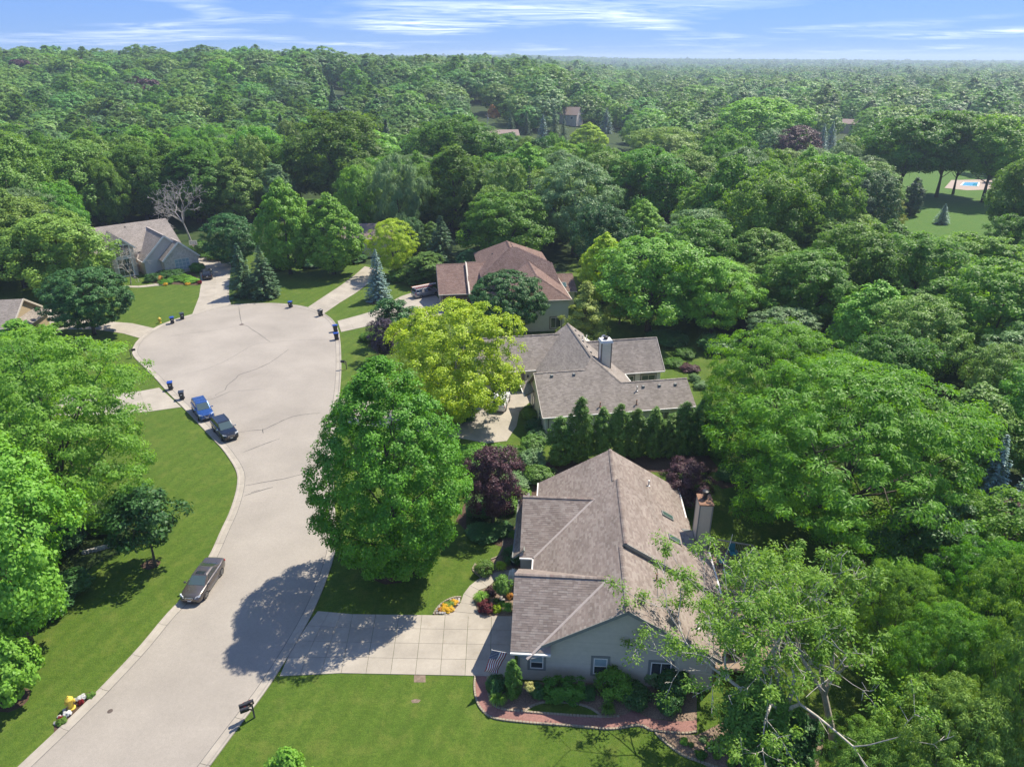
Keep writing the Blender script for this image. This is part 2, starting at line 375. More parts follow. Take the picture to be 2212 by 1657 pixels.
for ln in ([(1545, 330), (1550, 370), (1560, 420), (1566, 440)], [(1566, 445), (1600, 455), (1635, 480), (1690, 515), (1750, 560)],
           [(1870, 605), (1800, 655), (1740, 695), (1640, 740), (1547, 770), (1530, 790), (1470, 840), (1455, 870), (1400, 895), (1395, 905)],
           [(1340, 930), (1380, 925), (1440, 900), (1490, 878)], [(1540, 1145), (1640, 1130), (1705, 1125), (1780, 1090), (1880, 1045), (1980, 1025), (2070, 1018)],
           [(1700, 1120), (1705, 1150)], [(1575, 1270), (1680, 1230), (1760, 1200), (1812, 1182)], [(1590, 1487), (1720, 1462), (1850, 1440), (1970, 1408)],
           [(1578, 1553), (1650, 1530), (1700, 1515), (1765, 1497)], [(1625, 1530), (1680, 1515)]):
    ribbon('crack_seal', q(ln), .085, .026, M_TAR, road, .5, .035)
for ln in ([(1750, 562), (1860, 550), (2000, 545), (2140, 543)], [(1750, 562), (1660, 570), (1580, 610), (1480, 670), (1380, 715), (1290, 745), (1200, 765)],
           [(1566, 447), (1480, 465), (1380, 485), (1200, 505), (1100, 520)], [(1490, 878), (1560, 872), (1700, 862)]):
    ribbon('hairline_crack', q(ln), .05, .025, M_TARF, road, .6, .04)
def disc_cover(name, x, y, r, label, cat, group=None):
    p = g(x, y); b = MB(); b.lathe([(r, .0), (r, .035), (r*.86, .04), (r*.84, .034), (r*.2, .034), (.01, .036)], (0, 0, 0), 20)
    o = b.build(name, M_IRON); o.location = (p.x, p.y, 0.0); tag(o, label, cat, group)
disc_cover('manhole_cover', 522, 701.5, .36, 'round rusty manhole cover in the cul-de-sac where two cracks meet', 'manhole')
disc_cover('valve_cover', 238, 1536, .17, 'small round brown iron valve cover in the near road', 'valve cover')
# ------------------------------------------------------------------ concrete drives and walks
def slabs(name, rows, parent_z=.0, mat=None, gap=.012):
    """rows: list of lists of world points (grid); each cell one slab"""
    par = tag(empty(name), kind='structure')
    for r0, r1 in zip(rows, rows[1:]):
        for k in range(len(r0)-1):
            qd = [r0[k], r0[k+1], r1[k+1], r1[k]]; c_ = sum(qd, Vector())/4
            qd = [p+(c_-p).normalized()*gap*1.4 for p in qd]
            b = MB(); b.prism([(p.x, p.y) for p in qd], -.03, .05+rnd.uniform(0, .004)); b.build('slab', mat or M_CONC, par)
    return par
def grid(bl, br, tr, tl, nu, nv):
    bl, br, tr, tl = (Vector(p) for p in (bl, br, tr, tl))
    return [[(bl.lerp(br, i/nu)).lerp(tl.lerp(tr, i/nu), j/nv) for i in range(nu+1)] for j in range(nv+1)]
def strip(Lp, Rp, n):
    a = crom(px(Lp), .25); b = crom(px(Rp), .25)
    f = lambda l, t: l[min(len(l)-1, int(round(t*(len(l)-1))))]
    m = 4
    rows = [[f(a, i/(n*1.0)), f(b, i/(n*1.0))] for i in range(n+1)]
    return rows
# drive of the near house
bl, br, tl, tr = g(1040, 1460.5), g(1112, 1462), g(1042, 1328.5), g(1112, 1331)
rows = grid(g(737, 1454.5), g(1112, 1462), g(1112, 1331.5), g(762, 1327), 7, 4)
e0 = [g(594+7, 1464-3), g(619, 1420), g(640, 1384), g(660, 1352), g(684, 1320)]
full = []
for j in range(5):
    r = rows[j]; e = e0[j]; e = e+(r[0]-e).normalized()*.1
    mid1, mid2 = e.lerp(r[0], .33), e.lerp(r[0], .67)
    full.append([e, mid1, mid2]+r)
slabs('driveway_near_house', full)
cw = lambda L_: [(906.9+x*.10015, 1194.5+y*.10015) for x, y in L_]
slabs('front_walk', strip(cw([(715, 1262), (850, 1130), (900, 1000), (1000, 790), (1270, 560), (1600, 430), (1950, 360), (2300, 355)]), cw([(1290, 1325), (1215, 1150), (1150, 1040), (1190, 850), (1470, 740), (1680, 560), (1980, 462), (2300, 450)]), 8))
tag(tri_sheet('front_walk_apron', px(cw([(480, 1340), (600, 1315), (715, 1264), (1290, 1327), (1420, 1370), (1640, 1375), (1640, 1390)])), .04, M_CONC, .05), kind='structure')
# drive of the middle house
slabs('driveway_middle_house', strip([(738, 915), (830, 925), (920, 935), (985, 945), (1040, 953), (1075, 968), (1112, 930), (1126, 880), (1148, 866)], [(736, 862), (800, 868), (900, 884), (950, 890), (1000, 888), (1045, 878), (1075, 862), (1095, 852), (1096, 847)], 9))
slabs('driveway_middle_house_apron', [[g(1093, 857), g(1148, 872)], [g(1096, 845), g(1150, 848)]])
# drive of the brick house
slabs('driveway_brick_house', [[g(415, 680.5), g(458, 668), g(500, 660)], [g(430, 642), g(462, 643), g(495, 646)], [g(434, 616), g(465, 616), g(495, 620)], [g(433, 597), g(466, 594), g(497, 597)], [g(428, 580), g(462, 575), g(500, 577)], [g(412, 561), g(455, 553), g(495, 560)]])
# drive behind the spruces
slabs('driveway_back_house', [[g(664, 665), g(700, 678)], [g(700, 641), g(735, 654)], [g(735, 618), g(768, 634)], [g(765, 596), g(800, 610)], [g(788, 576), g(822, 584)]])
# drive of the red-roofed house
slabs('driveway_red_roof_house', [[g(729, 694), g(737, 718)], [g(752, 688), g(765, 712)], [g(778, 681), g(800, 704)], [g(805, 673), g(838, 702)], [g(838, 656), g(880, 704)], [g(866, 641), g(925, 700)], [g(905, 628), g(958, 678)], [g(935, 632), g(962, 660)]])
# drive of the tan house at the left edge
slabs('driveway_tan_house', [[g(334, 710), g(303, 731.5)], [g(285, 699), g(266, 721)], [g(235, 695), g(205, 712)], [g(190, 690), g(150, 712)], [g(140, 676), g(100, 702)], [g(85, 668), g(40, 690)]])
slabs('driveway_left_neighbour', [[g(344, 838), g(392, 880)], [g(300, 846), g(320, 890)], [g(240, 850), g(250, 896)], [g(180, 850), g(180, 898)], [g(100, 850), g(100, 900)]])
# curved walk of the brick house
slabs('walk_brick_house', strip([(270, 617), (300, 618), (340, 613), (370, 610)], [(270, 621), (300, 622), (342, 618), (372, 614)], 6))
slabs('walk_tan_house', strip([(118, 713), (135, 703), (150, 698)], [(128, 718), (144, 708), (156, 702)], 4))
# far street glimpsed between the trees
tag(tri_sheet('far_street', px([(1180, 302), (1290, 300), (1350, 304), (1350, 309), (1290, 306), (1180, 310)]), .02, M_CONC), kind='structure')
tag(tri_sheet('far_drive', px([(1235, 262), (1290, 285), (1330, 287), (1330, 291), (1280, 290), (1225, 268)]), .022, M_CONC), kind='structure')
# ------------------------------------------------------------------ planting beds
c4 = lambda L_: [(737.4+x/2.996, 1103.8+y/2.996) for x, y in L_]
def bed(name, pts, mat, z=.02): return tag(tri_sheet(name, px(pts), z, mat), kind='structure')
bed('front_bed', cw([(1290, 1330), (1215, 1150), (1150, 1040), (1190, 850), (1470, 742), (1680, 562), (2100, 455), (2100, 1370), (1640, 1372), (1430, 1360)]), M_GRAVEL)
bed('entry_bed', c4([(1180, 60), (1100, 120), (1050, 170), (1050, 230), (1025, 290), (975, 315), (870, 345), (855, 385), (905, 430), (1000, 400), (1190, 380)]), M_GRAVEL)
bed('shade_bed', c4([(810, 112), (860, 142), (980, 152), (1045, 172), (1100, 120), (1180, 60), (1180, -320), (900, -330), (800, -100)]), M_WOOD, .018)
path_out = c4([(866, 1068), (862, 1150), (880, 1240), (930, 1310), (1000, 1345), (1200, 1370), (1500, 1392), (1740, 1412), (1930, 1388), (2010, 1420), (2209, 1440), (2300, 1430)])
path_in = c4([(945, 1070), (950, 1180), (975, 1240), (1030, 1280), (1200, 1302), (1500, 1325), (1680, 1333), (1800, 1330), (1900, 1290), (2000, 1340), (2209, 1362), (2300, 1350)])
house_line = c4([(2300, 1080), (1800, 1100), (1150, 1110), (1120, 1060), (960, 1060)])
bed('side_bed', path_in+house_line, M_GRAVEL, .016)
po, pi = crom(px(path_out), .7), crom(px(path_in), .7)
tag(tri_sheet('red_stone_path', po+pi[::-1], .028, M_REDP), kind='structure')
bed('crescent_lawn', c4([(1200, 1292), (1250, 1258), (1310, 1242), (1420, 1240), (1540, 1255), (1620, 1285), (1675, 1322), (1500, 1318)]), M_LAWN, .022)
bed('corner_bed', c4([(1935, 1390), (2050, 1440), (2209, 1575)])+[(1500, 1641), (1545, 1665), (1640, 1690), (1760, 1690), (1780, 1600), (1760, 1540), (1600, 1540)]+c4([(2300, 1450), (2209, 1442), (2010, 1422)]), M_GRAVEL, .014)
bed('flower_bed', cw([(300, 1332), (430, 1160), (600, 1030), (760, 968), (888, 970), (848, 1130), (780, 1210), (640, 1288), (480, 1332)]), M_MULCH)
c3 = lambda L_: [(x/2.996, 1103.8+y/2.996) for x, y in L_]
bed('hydrant_bed', c3([(350, 1440), (350, 1380), (400, 1310), (450, 1240), (520, 1190), (590, 1168), (628, 1170), (560, 1245), (450, 1350)]), M_MULCH)
bed('left_shrub_bed', c3([(-100, 740), (100, 740), (380, 560), (600, 360), (770, 270), (860, 120), (800, -60), (400, -100), (-100, 200)]), M_WOOD, .016)
bed('neighbour_bed', [(318, 606), (345, 602), (375, 588), (420, 590), (434, 606), (428, 617), (372, 615), (330, 612)], M_MULCH)
bed('plum_bed', [(985, 1125), (1010, 1075), (1060, 1050), (1150, 1060), (1160, 1000), (1330, 985), (1530, 985), (1560, 1020), (1300, 1020), (1180, 1060), (1120, 1120), (1110, 1190), (1020, 1160)], M_MULCH, .017)
def ring(x, y, r, ar=.8):
    p = g(x, y); tag(tri_sheet('mulch_ring', [p+Vector((r*math.cos(a)*rnd.uniform(.9, 1.1), r*math.sin(a)*ar*rnd.uniform(.9, 1.1), 0)) for a in np.linspace(0, 2*math.pi, 18)[:-1]], .019, M_MULCH), kind='structure')
ring(852, 1236, 2.0); ring(326, 1219, .85); ring(20, 1512, 1.3); ring(818, 652, 2.2)
bed('locust_bed', [(1540, 1040), (1590, 1035), (1600, 1050), (1560, 1056)], M_MULCH)
for P in (c4([(470, 1062), (545, 1062), (545, 1108), (470, 1108)]), c4([(450, 1225), (480, 1215), (515, 1222), (500, 1240), (460, 1242)])): bed('bare_patch', P, M_SOIL)
def edging(name, pts, bw=.19, label=None, closed=False):
    """curved row of edging blocks, one border"""
    ln = crom(px(pts), bw*1.04); b = MB()
    for p, q_ in zip(ln, ln[1:]):
        c_ = (p+q_)/2; an = math.atan2(q_.y-p.y, q_.x-p.x)+rnd.uniform(-.08, .08)
        M = Matrix.Translation((c_.x, c_.y, .05)) @ Matrix.Rotation(an, 4, 'Z'); b.box((0, 0, 0), (bw*.95, .13, .14+rnd.uniform(-.01, .015)), M)
    o = b.build(name, M_EDGE); o['kind'] = 'stuff'; return tag(o, label, 'edging')
edging('stone_edging', path_out, label='tan block edging between the red path and the lawn')
edging('stone_edging', path_in[:8], label='tan block edging between red path and gravel bed')
edging('stone_edging', c4([(1192, 1296), (1240, 1262), (1310, 1240), (1420, 1238), (1540, 1253), (1620, 1283), (1680, 1325)]), label='tan block edging arching over the crescent of lawn')
edging('stone_edging', c4([(810, 112), (860, 142), (980, 152), (1040, 172), (1045, 230), (1020, 290), (972, 315)]), label='tan block edging curving round the lawn by the entry shrubs')
edging('stone_edging', c4([(868, 345), (852, 385), (903, 430)]), label='short tan block edging hugging the clipped boxwood')
edging('stone_edging', c4([(2030, 1435), (2110, 1510), (2209, 1580)])+[(1510, 1645), (1560, 1662)], label='tan block edging round the lower right corner bed')
edging('stone_edging', cw([(295, 1335), (360, 1220), (470, 1100), (600, 1020), (740, 965), (890, 960)]), .2, 'pale block edging round the yellow flower bed')
# ------------------------------------------------------------------ foliage
def leaf_mat(name, col, col2, trans=.5, rv=.25):
    """col..col2: leaf colours mixed per leaf; every tree gets its own shade"""
    m, t, b = new_mat(name)
    at = t.nodes.new('ShaderNodeAttribute'); at.attribute_name = 'tint'
    oi = t.nodes.new('ShaderNodeObjectInfo')
    c_ = mixc(t, at.outputs['Fac'], col, col2)
    h = t.nodes.new('ShaderNodeHueSaturation'); t.links.new(c_, h.inputs['Color'])
    t.links.new(maprange(t, oi.outputs['Random'], 0, 1, 1-rv, 1+rv), h.inputs['Value'])
    ml = t.nodes.new('ShaderNodeMath'); ml.operation = 'MULTIPLY'; ml.inputs[1].default_value = 7.31; t.links.new(oi.outputs['Random'], ml.inputs[0])
    fr = t.nodes.new('ShaderNodeMath'); fr.operation = 'FRACT'; t.links.new(ml.outputs[0], fr.inputs[0])
    t.links.new(maprange(t, fr.outputs[0], 0, 1, .5-.05*rv, .5+.07*rv), h.inputs['Hue'])
    t.links.new(h.outputs[0], b.inputs['Base Color'])
    b.inputs['Roughness'].default_value = .5; b.inputs['Specular IOR Level'].default_value = .3
    tr = t.nodes.new('ShaderNodeBsdfTranslucent'); h2 = t.nodes.new('ShaderNodeHueSaturation'); h2.inputs['Value'].default_value = 1.25; h2.inputs['Saturation'].default_value = 1.1; h2.inputs['Hue'].default_value = .485
    t.links.new(h.outputs[0], h2.inputs['Color']); t.links.new(h2.outputs[0], tr.inputs['Color'])
    mx = t.nodes.new('ShaderNodeMixShader'); mx.inputs[0].default_value = trans
    out = t.nodes['Material Output']; t.links.new(b.outputs[0], mx.inputs[1]); t.links.new(tr.outputs[0], mx.inputs[2]); t.links.new(mx.outputs[0], out.inputs[0])
    return m
LM = {
 'ash': leaf_mat('leaf_ash', (.115, .255, .032), (.255, .430, .065), .45, .05),
 'loc': leaf_mat('leaf_locust', (.085, .235, .020), (.225, .455, .045), .45, .05),
 'mid': leaf_mat('leaf_mid_green', (0.075, 0.190, 0.026), (0.215, 0.405, 0.055)),
 'maple': leaf_mat('leaf_fresh_green', (0.060, 0.195, 0.016), (0.175, 0.405, 0.040), .38, .06),
 'bright': leaf_mat('leaf_light_green', (0.140, 0.330, 0.036), (0.275, 0.500, 0.065), .38, .12),
 'lime': leaf_mat('leaf_yellow_green', (0.260, 0.430, 0.022), (0.500, 0.640, 0.045), .38, .08),
 'dark': leaf_mat('leaf_dark_green', (0.034, 0.108, 0.024), (0.080, 0.195, 0.045), .22, .15),
 'olive': leaf_mat('leaf_olive', (0.125, 0.245, 0.036), (0.230, 0.370, 0.060), .3, .18),
 'grey': leaf_mat('leaf_grey_green', (0.130, 0.240, 0.085), (0.225, 0.350, 0.130), .3, .15),
 'purple': leaf_mat('leaf_purple', (0.048, 0.022, 0.028), (0.130, 0.062, 0.066), .2, .1),
 'navy': leaf_mat('leaf_dusky_purple', (0.035, 0.029, 0.045), (0.107, 0.076, 0.102), .2, .1),
 'spruce': leaf_mat('needle_green', (0.043, 0.105, 0.042), (0.098, 0.178, 0.075), .12, .15),
 'blue': leaf_mat('needle_blue', (0.107, 0.204, 0.173), (0.273, 0.408, 0.352), .12, .12),
 'pine': leaf_mat('needle_yellow_green', (0.195, 0.272, 0.045), (0.390, 0.442, 0.083), .2, .12),
 'arb': leaf_mat('scale_leaf_green', (0.060, 0.150, 0.018), (0.165, 0.300, 0.045), .2, .12),
 'red': leaf_mat('leaf_barberry', (0.105, 0.020, 0.026), (0.190, 0.050, 0.050), .25, .05),
 'yellowf': leaf_mat('petal_yellow', (.65, .42, .02), (.8, .55, .05), .2, .05),
 'whitef': leaf_mat('petal_white', (.75, .75, .70), (.85, .85, .82), .2, .02),
 'redf': leaf_mat('petal_crimson', (.22, .008, .015), (.35, .02, .03), .2, .05),
 'orange': leaf_mat('leaf_orange', (0.585, 0.323, 0.075), (0.780, 0.442, 0.120), .3, .1),
 'far': leaf_mat('leaf_distant_green', (0.080, 0.190, 0.036), (0.205, 0.375, 0.072), .3, .32),
}
M_BARK = plain('bark', (.10, .082, .064), .9, noise=.4, scale=6, bump=.4)
M_PALEB = plain('pale_bark', (.44, .40, .34), .9, noise=.3, scale=5, bump=.3)
M_DEAD = plain('dead_wood', (.40, .37, .33), .9, noise=.25, scale=5)

def unit(a): return a/np.maximum(np.linalg.norm(a, axis=1, keepdims=True), 1e-9)
def kites(P, Nn, ln, wd, R, axis=None, fold=.12):
    """folded leaf faces at points P facing Nn"""
    n = len(P); r = R.normal(size=(n, 3)) if axis is None else axis+R.normal(size=(n, 3))*.35
    a = unit(r-Nn*np.sum(r*Nn, 1, keepdims=True)); b = np.cross(Nn, a)
    l = (ln*R.uniform(.7, 1.3, n))[:, None]; w_ = (wd*R.uniform(.7, 1.3, n))[:, None]
    V = np.stack([P-a*l*.5, P+b*w_*.5+Nn*fold*w_-a*l*.05, P+a*l*.5-Nn*fold*l*.4, P-b*w_*.5+Nn*fold*w_-a*l*.05], 1).reshape(-1, 3)
    return V, np.arange(n*4).reshape(n, 4)
def radius_at(shape, t):
    if shape == 'round': return np.sqrt(np.clip(1-(2*t-1)**2, 0, 1))**.85
    if shape == 'oval': return np.clip(np.sin(np.pi*np.clip(t, 0, 1)**.75), 0, 1)**.7
    if shape == 'egg': return np.clip(np.minimum(1, (t+.02)/.22)**.6*(1-t)**.62*1.25, 0, 1)
    if shape == 'cone': return np.clip((1-t)**.9, 0, 1)*np.minimum(1, (t+.03)/.08)
    if shape == 'umbrella': return np.clip(np.sin(np.pi*np.clip(t, 0, 1)**1.5)**.55, 0, 1)
    if shape == 'column': return np.clip(np.minimum(1, (t+.1)/.2)*(1-t**3.2)**.6, 0, 1)
    if shape == 'block': return np.where(t < .93, 1.0, .92)
def crown_pts(seed, W, H, z0, shape, nc, nl, cr, flat=.7, lump=.18, shell=.55, square=False):
    """leaf clump centres in a crown of width W between z0 and H, and leaves on each clump"""
    R = np.random.default_rng(seed); cs = []; h = H-z0
    ph = R.uniform(0, 6.28, 6)
    while len(cs) < nc:
        t = R.uniform(0, 1); rr = radius_at(shape, np.array([t]))[0]
        if R.uniform() > rr+.08: continue
        a = R.uniform(0, 2*np.pi)
        lu = 1+lump*(np.sin(3*a+ph[0]+4*t)*.5+np.sin(5*a+ph[1]-7*t)*.35+np.sin(2*a+ph[2]+9*t)*.4)
        q_ = 1-(1-shell)*R.uniform()**1.6 if R.uniform() < .8 else R.uniform(.15, .7)
        rad = W/2*rr*lu*q_-cr*.35
        rad = max(rad, 0)
        cs.append((rad*np.cos(a), rad*np.sin(a), z0+cr*.5+t*(h-cr)))
    c_ = np.array(cs)
    if square:
        k = np.maximum(np.abs(c_[:, 0]), np.abs(c_[:, 1]))/np.maximum(np.hypot(c_[:, 0], c_[:, 1]), 1e-6); c_[:, :2] /= k[:, None]**.9
    cen = np.array([0, 0, z0+h*.42]); out = unit((c_-cen)/np.array([W/2, W/2, h/2]))
    sc_ = R.uniform(.7, 1.25, nc)
    d = R.normal(size=(nc, nl, 3)); d = d/np.linalg.norm(d, axis=2, keepdims=True)
    d = d+out[:, None, :]*.55+np.array([0, 0, .35]); d = d/np.linalg.norm(d, axis=2, keepdims=True)
    rad = cr*sc_[:, None, None]*(R.uniform(.45, 1.08, (nc, nl, 1)))
    P = c_[:, None, :]+d*rad*np.array([1, 1, flat])
    Nn = d*.6+out[:, None, :]*.38+np.array([0, 0, .34])+R.normal(size=(nc, nl, 3))*.36
    tint = np.clip(R.uniform(0, 1, (nc, 1))*.45+R.uniform(0, 1, (nc, nl))*.55, 0, 1)
    return c_, P.reshape(-1, 3), unit(Nn.reshape(-1, 3)), tint.ravel(), R, d.reshape(-1, 3)
def limbs(b, base_r, z_fork, targets, R, top, nside=6, sub=0):
    """trunk to `top` with curved limbs reaching the targets"""
    k = 5; tp = [np.array([R.normal()*.02*z, R.normal()*.02*z, z]) for z in np.linspace(0, top, k)]; tp[0][:2] = 0
    b.tube([tuple(p) for p in tp], [base_r*(1.35 if i == 0 else 1-.75*i/(k-1)) for i in range(k)], nside+2)
    for t_ in targets:
        z0 = min(top*.9, max(z_fork, t_[2]*R.uniform(.35, .65))); p0 = np.array([0, 0, z0]); p2 = np.array(t_); pm = (p0+p2)/2+np.array([0, 0, -.08*np.linalg.norm(p2-p0)])+R.normal(size=3)*.25
        r0 = base_r*R.uniform(.28, .45)*(1-.5*z0/max(top, .1)); pts = [(1-s)**2*p0+2*s*(1-s)*pm+s*s*p2 for s in (0, .33, .66, 1)]
        b.tube([tuple(p) for p in pts], [r0, r0*.75, r0*.5, r0*.2], max(4, nside-1), cap=False)
        for _ in range(sub):
            s = R.uniform(.3, .8); q0 = (1-s)**2*p0+2*s*(1-s)*pm+s*s*p2; q1 = q0+R.normal(size=3)*np.linalg.norm(p2-p0)*.22+np.array([0, 0, .5])
            b.tube([tuple(q0), tuple((q0+q1)/2+R.normal(size=3)*.1), tuple(q1)], [r0*.4, r0*.25, r0*.08], 4, cap=False)
class Tree: pass
def broadleaf(seed, W=10, H=14, z0=3, shape='round', nc=90, nl=130, cr=1.25, leaf=(.42, .32), flat=.7, lump=.18, shell=.55, nlimb=12, base=.28, droop=0, sub=1):
    t = Tree(); t.W, t.H = W, H
    c_, P, Nn, tint, R, d = crown_pts(seed, W, H, z0, shape, nc, nl, cr, flat, lump, shell)
    ax = None
    if droop: ax = d*np.array([1, 1, .2])-np.array([0, 0, droop])
    V, F = kites(P, Nn, leaf[0], leaf[1], R, ax)
    t.crown = np_mesh('crown', V, F, LM['mid'], tint)
    b = MB(); tg = c_[R.permutation(len(c_))[:nlimb]]; limbs(b, base, z0*.7, tg, R, z0+(H-z0)*.62, sub=sub)
    o = b.build('trunk', M_BARK, smooth=True); t.trunk = o.data; bpy.data.objects.remove(o)
    return t
def conifer(seed, W=5, H=9, tiers=26, per=9, leaf=(.34, .13), skirt=.25, droop=.25, dens=1.0):
    t = Tree(); t.W, t.H = W, H; R = np.random.default_rng(seed); P = []; Nn = []; A = []; T = []; b = MB()
    b.tube([(0, 0, 0), (0, 0, H*.5), (0, 0, H*.97)], [W*.035+.05, W*.02+.03, .015], 7)
    for k in range(tiers):
        f = k/(tiers-1); z = skirt+(H*.985-skirt)*f**.92; rl = W/2*(1-f)**.85*R.uniform(.86, 1.08)+.12
        n_ = max(4, int(per*(1-f*.55)))
        for j in range(n_):
            a = 2*np.pi*(j+R.uniform(-.3, .3))/n_+k*1.1; l = rl*R.uniform(.8, 1.1); dr = np.array([np.cos(a), np.sin(a), 0])
            side = np.array([-dr[1], dr[0], 0]); m = max(6, int(l*15*dens)); s = R.uniform(.12, 1, m)**.75
            zz = z-droop*l*s+.10*l*np.maximum(0, s-.7)*2
            wv = .26*l*(1-s*.75)+.05; off = R.uniform(-1, 1, m)
            p = dr[None]*(s*l)[:, None]+side[None]*(off*wv)[:, None]+np.stack([np.zeros(m), np.zeros(m), zz-.12*np.abs(off)*wv+R.normal(size=m)*.03], 1)
            P.append(p); A.append(dr[None]*.7+side[None]*np.sign(off)[:, None]*.8+np.array([0, 0, -.15])); Nn.append(np.tile(dr*.35+np.array([0, 0, .9]), (m, 1))+R.normal(size=(m, 3))*.28); T.append(np.clip(.25+.5*s+R.uniform(-.3, .3, m), 0, 1))
            if k % 2 == 0 and f < .85: b.tube([(0, 0, z), tuple(dr*l*.8+np.array([0, 0, z-droop*l*.8]))], [.025+.01*l, .008], 4, cap=False)
    P, Nn, A, T = map(np.concatenate, (P, Nn, A, T))
    V, F = kites(P, unit(Nn), leaf[0], leaf[1], R, A, .06); t.crown = np_mesh('crown', V, F, LM['spruce'], T)
    o = b.build('trunk', M_BARK, smooth=True); t.trunk = o.data; bpy.data.objects.remove(o)
    return t
def skeleton(seed, H, levels=5, spread=.55, first=5, r0=.3, lean=(0, 0), fork=.28, decay=.72, up=.12):
    """recursive bare branching; returns segments and tips"""
    R = random.Random(seed); segs = []; tips = []
    def grow(p, d, l, r, lev):
        n = 3; q_ = p
        for k in range(n):
            d2 = (d+Vector((R.gauss(0, .10), R.gauss(0, .10), R.gauss(0, .08)+up*.3))).normalized(); e = q_+d2*l/n
            segs.append((q_, e, r*(1-.3*k/n), r*(1-.3*(k+1)/n))); q_ = e; d = d2
            if lev >= 2 and R.random() < .55:
                s = (d+Vector((R.gauss(0, .8), R.gauss(0, .8), R.gauss(0, .4)))).normalized(); tw = q_+s*l*R.uniform(.25, .5); segs.append((q_, tw, r*.3, r*.12)); tips.append((tw, s, lev))
        if lev >= levels: tips.append((q_, d, lev)); return
        m = first if lev == 0 else R.choice((2, 2, 3)); a0 = R.uniform(0, 6.28)
        for j in range(m):
            a = a0+2*math.pi*j/m+R.uniform(-.4, .4); u = d.orthogonal().normalized(); v = d.cross(u)
            sp = spread*R.uniform(.7, 1.35); nd = (d*math.cos(sp)+(u*math.cos(a)+v*math.sin(a))*math.sin(sp)+Vector((0, 0, up))).normalized()
            grow(q_, nd, l*decay*R.uniform(.8, 1.2), r*.7*R.uniform(.6, .95), lev+1)
    grow(Vector((0, 0, 0)), Vector((lean[0], lean[1], 1)).normalized(), H*fork, r0, 0)
    return segs, tips
def seg_mesh(segs, name, mat, minr=.012):
    b = MB()
    for a, e, ra, rb in segs: b.tube([a, e], [max(ra, minr), max(rb, minr*.7)], 6 if ra > .06 else 4, cap=False)
    o = b.build(name, mat, smooth=True); m = o.data; bpy.data.objects.remove(o); return m
def clumps_at(pts, seed, nl, cr, leaf, flat=.7, droop=0):
    R = np.random.default_rng(seed); c_ = np.array([tuple(p) for p in pts]); nc = len(c_)
    d = R.normal(size=(nc, nl, 3)); d[..., 2] += .3; d /= np.linalg.norm(d, axis=2, keepdims=True)
    P = c_[:, None]+d*cr*R.uniform(.2, 1.05, (nc, nl, 1))*R.uniform(.6, 1.3, (nc, 1, 1))*np.array([1, 1, flat]); Nn = d*.5+np.array([0, 0, .55])+R.normal(size=d.shape)*.4
    t = np.clip(R.uniform(0, 1, (nc, 1))*.5+R.uniform(0, 1, (nc, nl))*.5, 0, 1)
    ax = (d*np.array([1, 1, .2])-np.array([0, 0, droop])).reshape(-1, 3) if droop else None
    V, F = kites(P.reshape(-1, 3), unit(Nn.reshape(-1, 3)), leaf[0], leaf[1], R, ax)
    return np_mesh('crown', V, F, LM['mid'], t.ravel())
def put(proto, name, loc, W, H, rz, mat, label, cat='tree', group=None, bark=None, crown_name='crown'):
    s = W/proto.W; sz = H/proto.H
    r = empty(name, loc, rz, label, cat, group, (s, s, sz))
    if getattr(proto, 'trunk', None):
        o = link('trunk', proto.trunk, r)
        if bark: o.material_slots[0].link = 'OBJECT'; o.material_slots[0].material = bark
    if getattr(proto, 'crown', None):
        o = link(crown_name, proto.crown, r); o.material_slots[0].link = 'OBJECT'; o.material_slots[0].material = LM[mat]
    return r
# prototypes ------------------------------------------------------
PT = {}
PT['maple'] = broadleaf(11, 13.2, 19.5, .5, 'oval', 760, 120, .72, (.20, .16), .8, .10, .66, 14, .3)
PT['birch'] = broadleaf(12, 14, 14.5, 1.2, 'round', 480, 125, .72, (.22, .16), .85, .30, .5, 14, .2)
PT['norway'] = broadleaf(13, 12, 11, 1.8, 'round', 420, 110, .66, (.22, .20), .65, .10, .66, 10, .22)
PT['locust'] = broadleaf(14, 18, 16, 1.2, 'round', 720, 112, .82, (.30, .10), .55, .26, .5, 26, .34, .5, 3)
PT['elm'] = broadleaf(15, 16, 19, 2.4, 'round', 640, 108, .82, (.25, .12), .6, .22, .45, 24, .36, .35, 3)
PT['a'] = broadleaf(21, 12, 16, 1.2, 'round', 330, 78, .92, (.34, .26), .9, .18, .66, 10, .3)
PT['b'] = broadleaf(22, 10, 16, 1.2, 'oval', 300, 78, .86, (.34, .26), .92, .22, .64, 10, .28)
PT['c'] = broadleaf(23, 12, 15, 3.0, 'round', 300, 80, .90, (.34, .26), .85, .28, .6, 12, .3)
PT['d'] = broadleaf(24, 10, 15, .8, 'oval', 330, 80, .78, (.32, .25), .9, .12, .7, 8, .25)
PT['e'] = broadleaf(25, 13, 17, 1.8, 'round', 420, 76, .95, (.34, .25), .88, .30, .62, 14, .34)
PT['f'] = broadleaf(26, 11, 14, 2.0, 'round', 320, 78, .8, (.34, .13), .75, .26, .55, 14, .26, .4)
PT['p'] = broadleaf(28, 12, 17, 5.5, 'round', 360, 78, .92, (.34, .26), .85, .28, .6, 14, .26)
PT['w'] = broadleaf(27, 12, 11, 1.8, 'round', 230, 90, .85, (.5, .11), .85, .22, .55, 10, .3, 1.3)
PT['sprA'] = conifer(31, 5.2, 9.2, 30, 12, (.36, .14), .15, .22, 1.25)
PT['sprB'] = conifer(32, 5.0, 11, 30, 10, (.42, .16), .3, .42, 1.0)
PT['pine'] = broadleaf(33, 7, 10, .8, 'cone', 120, 130, .75, (.34, .09), .6, .3, .45, 20, .18)
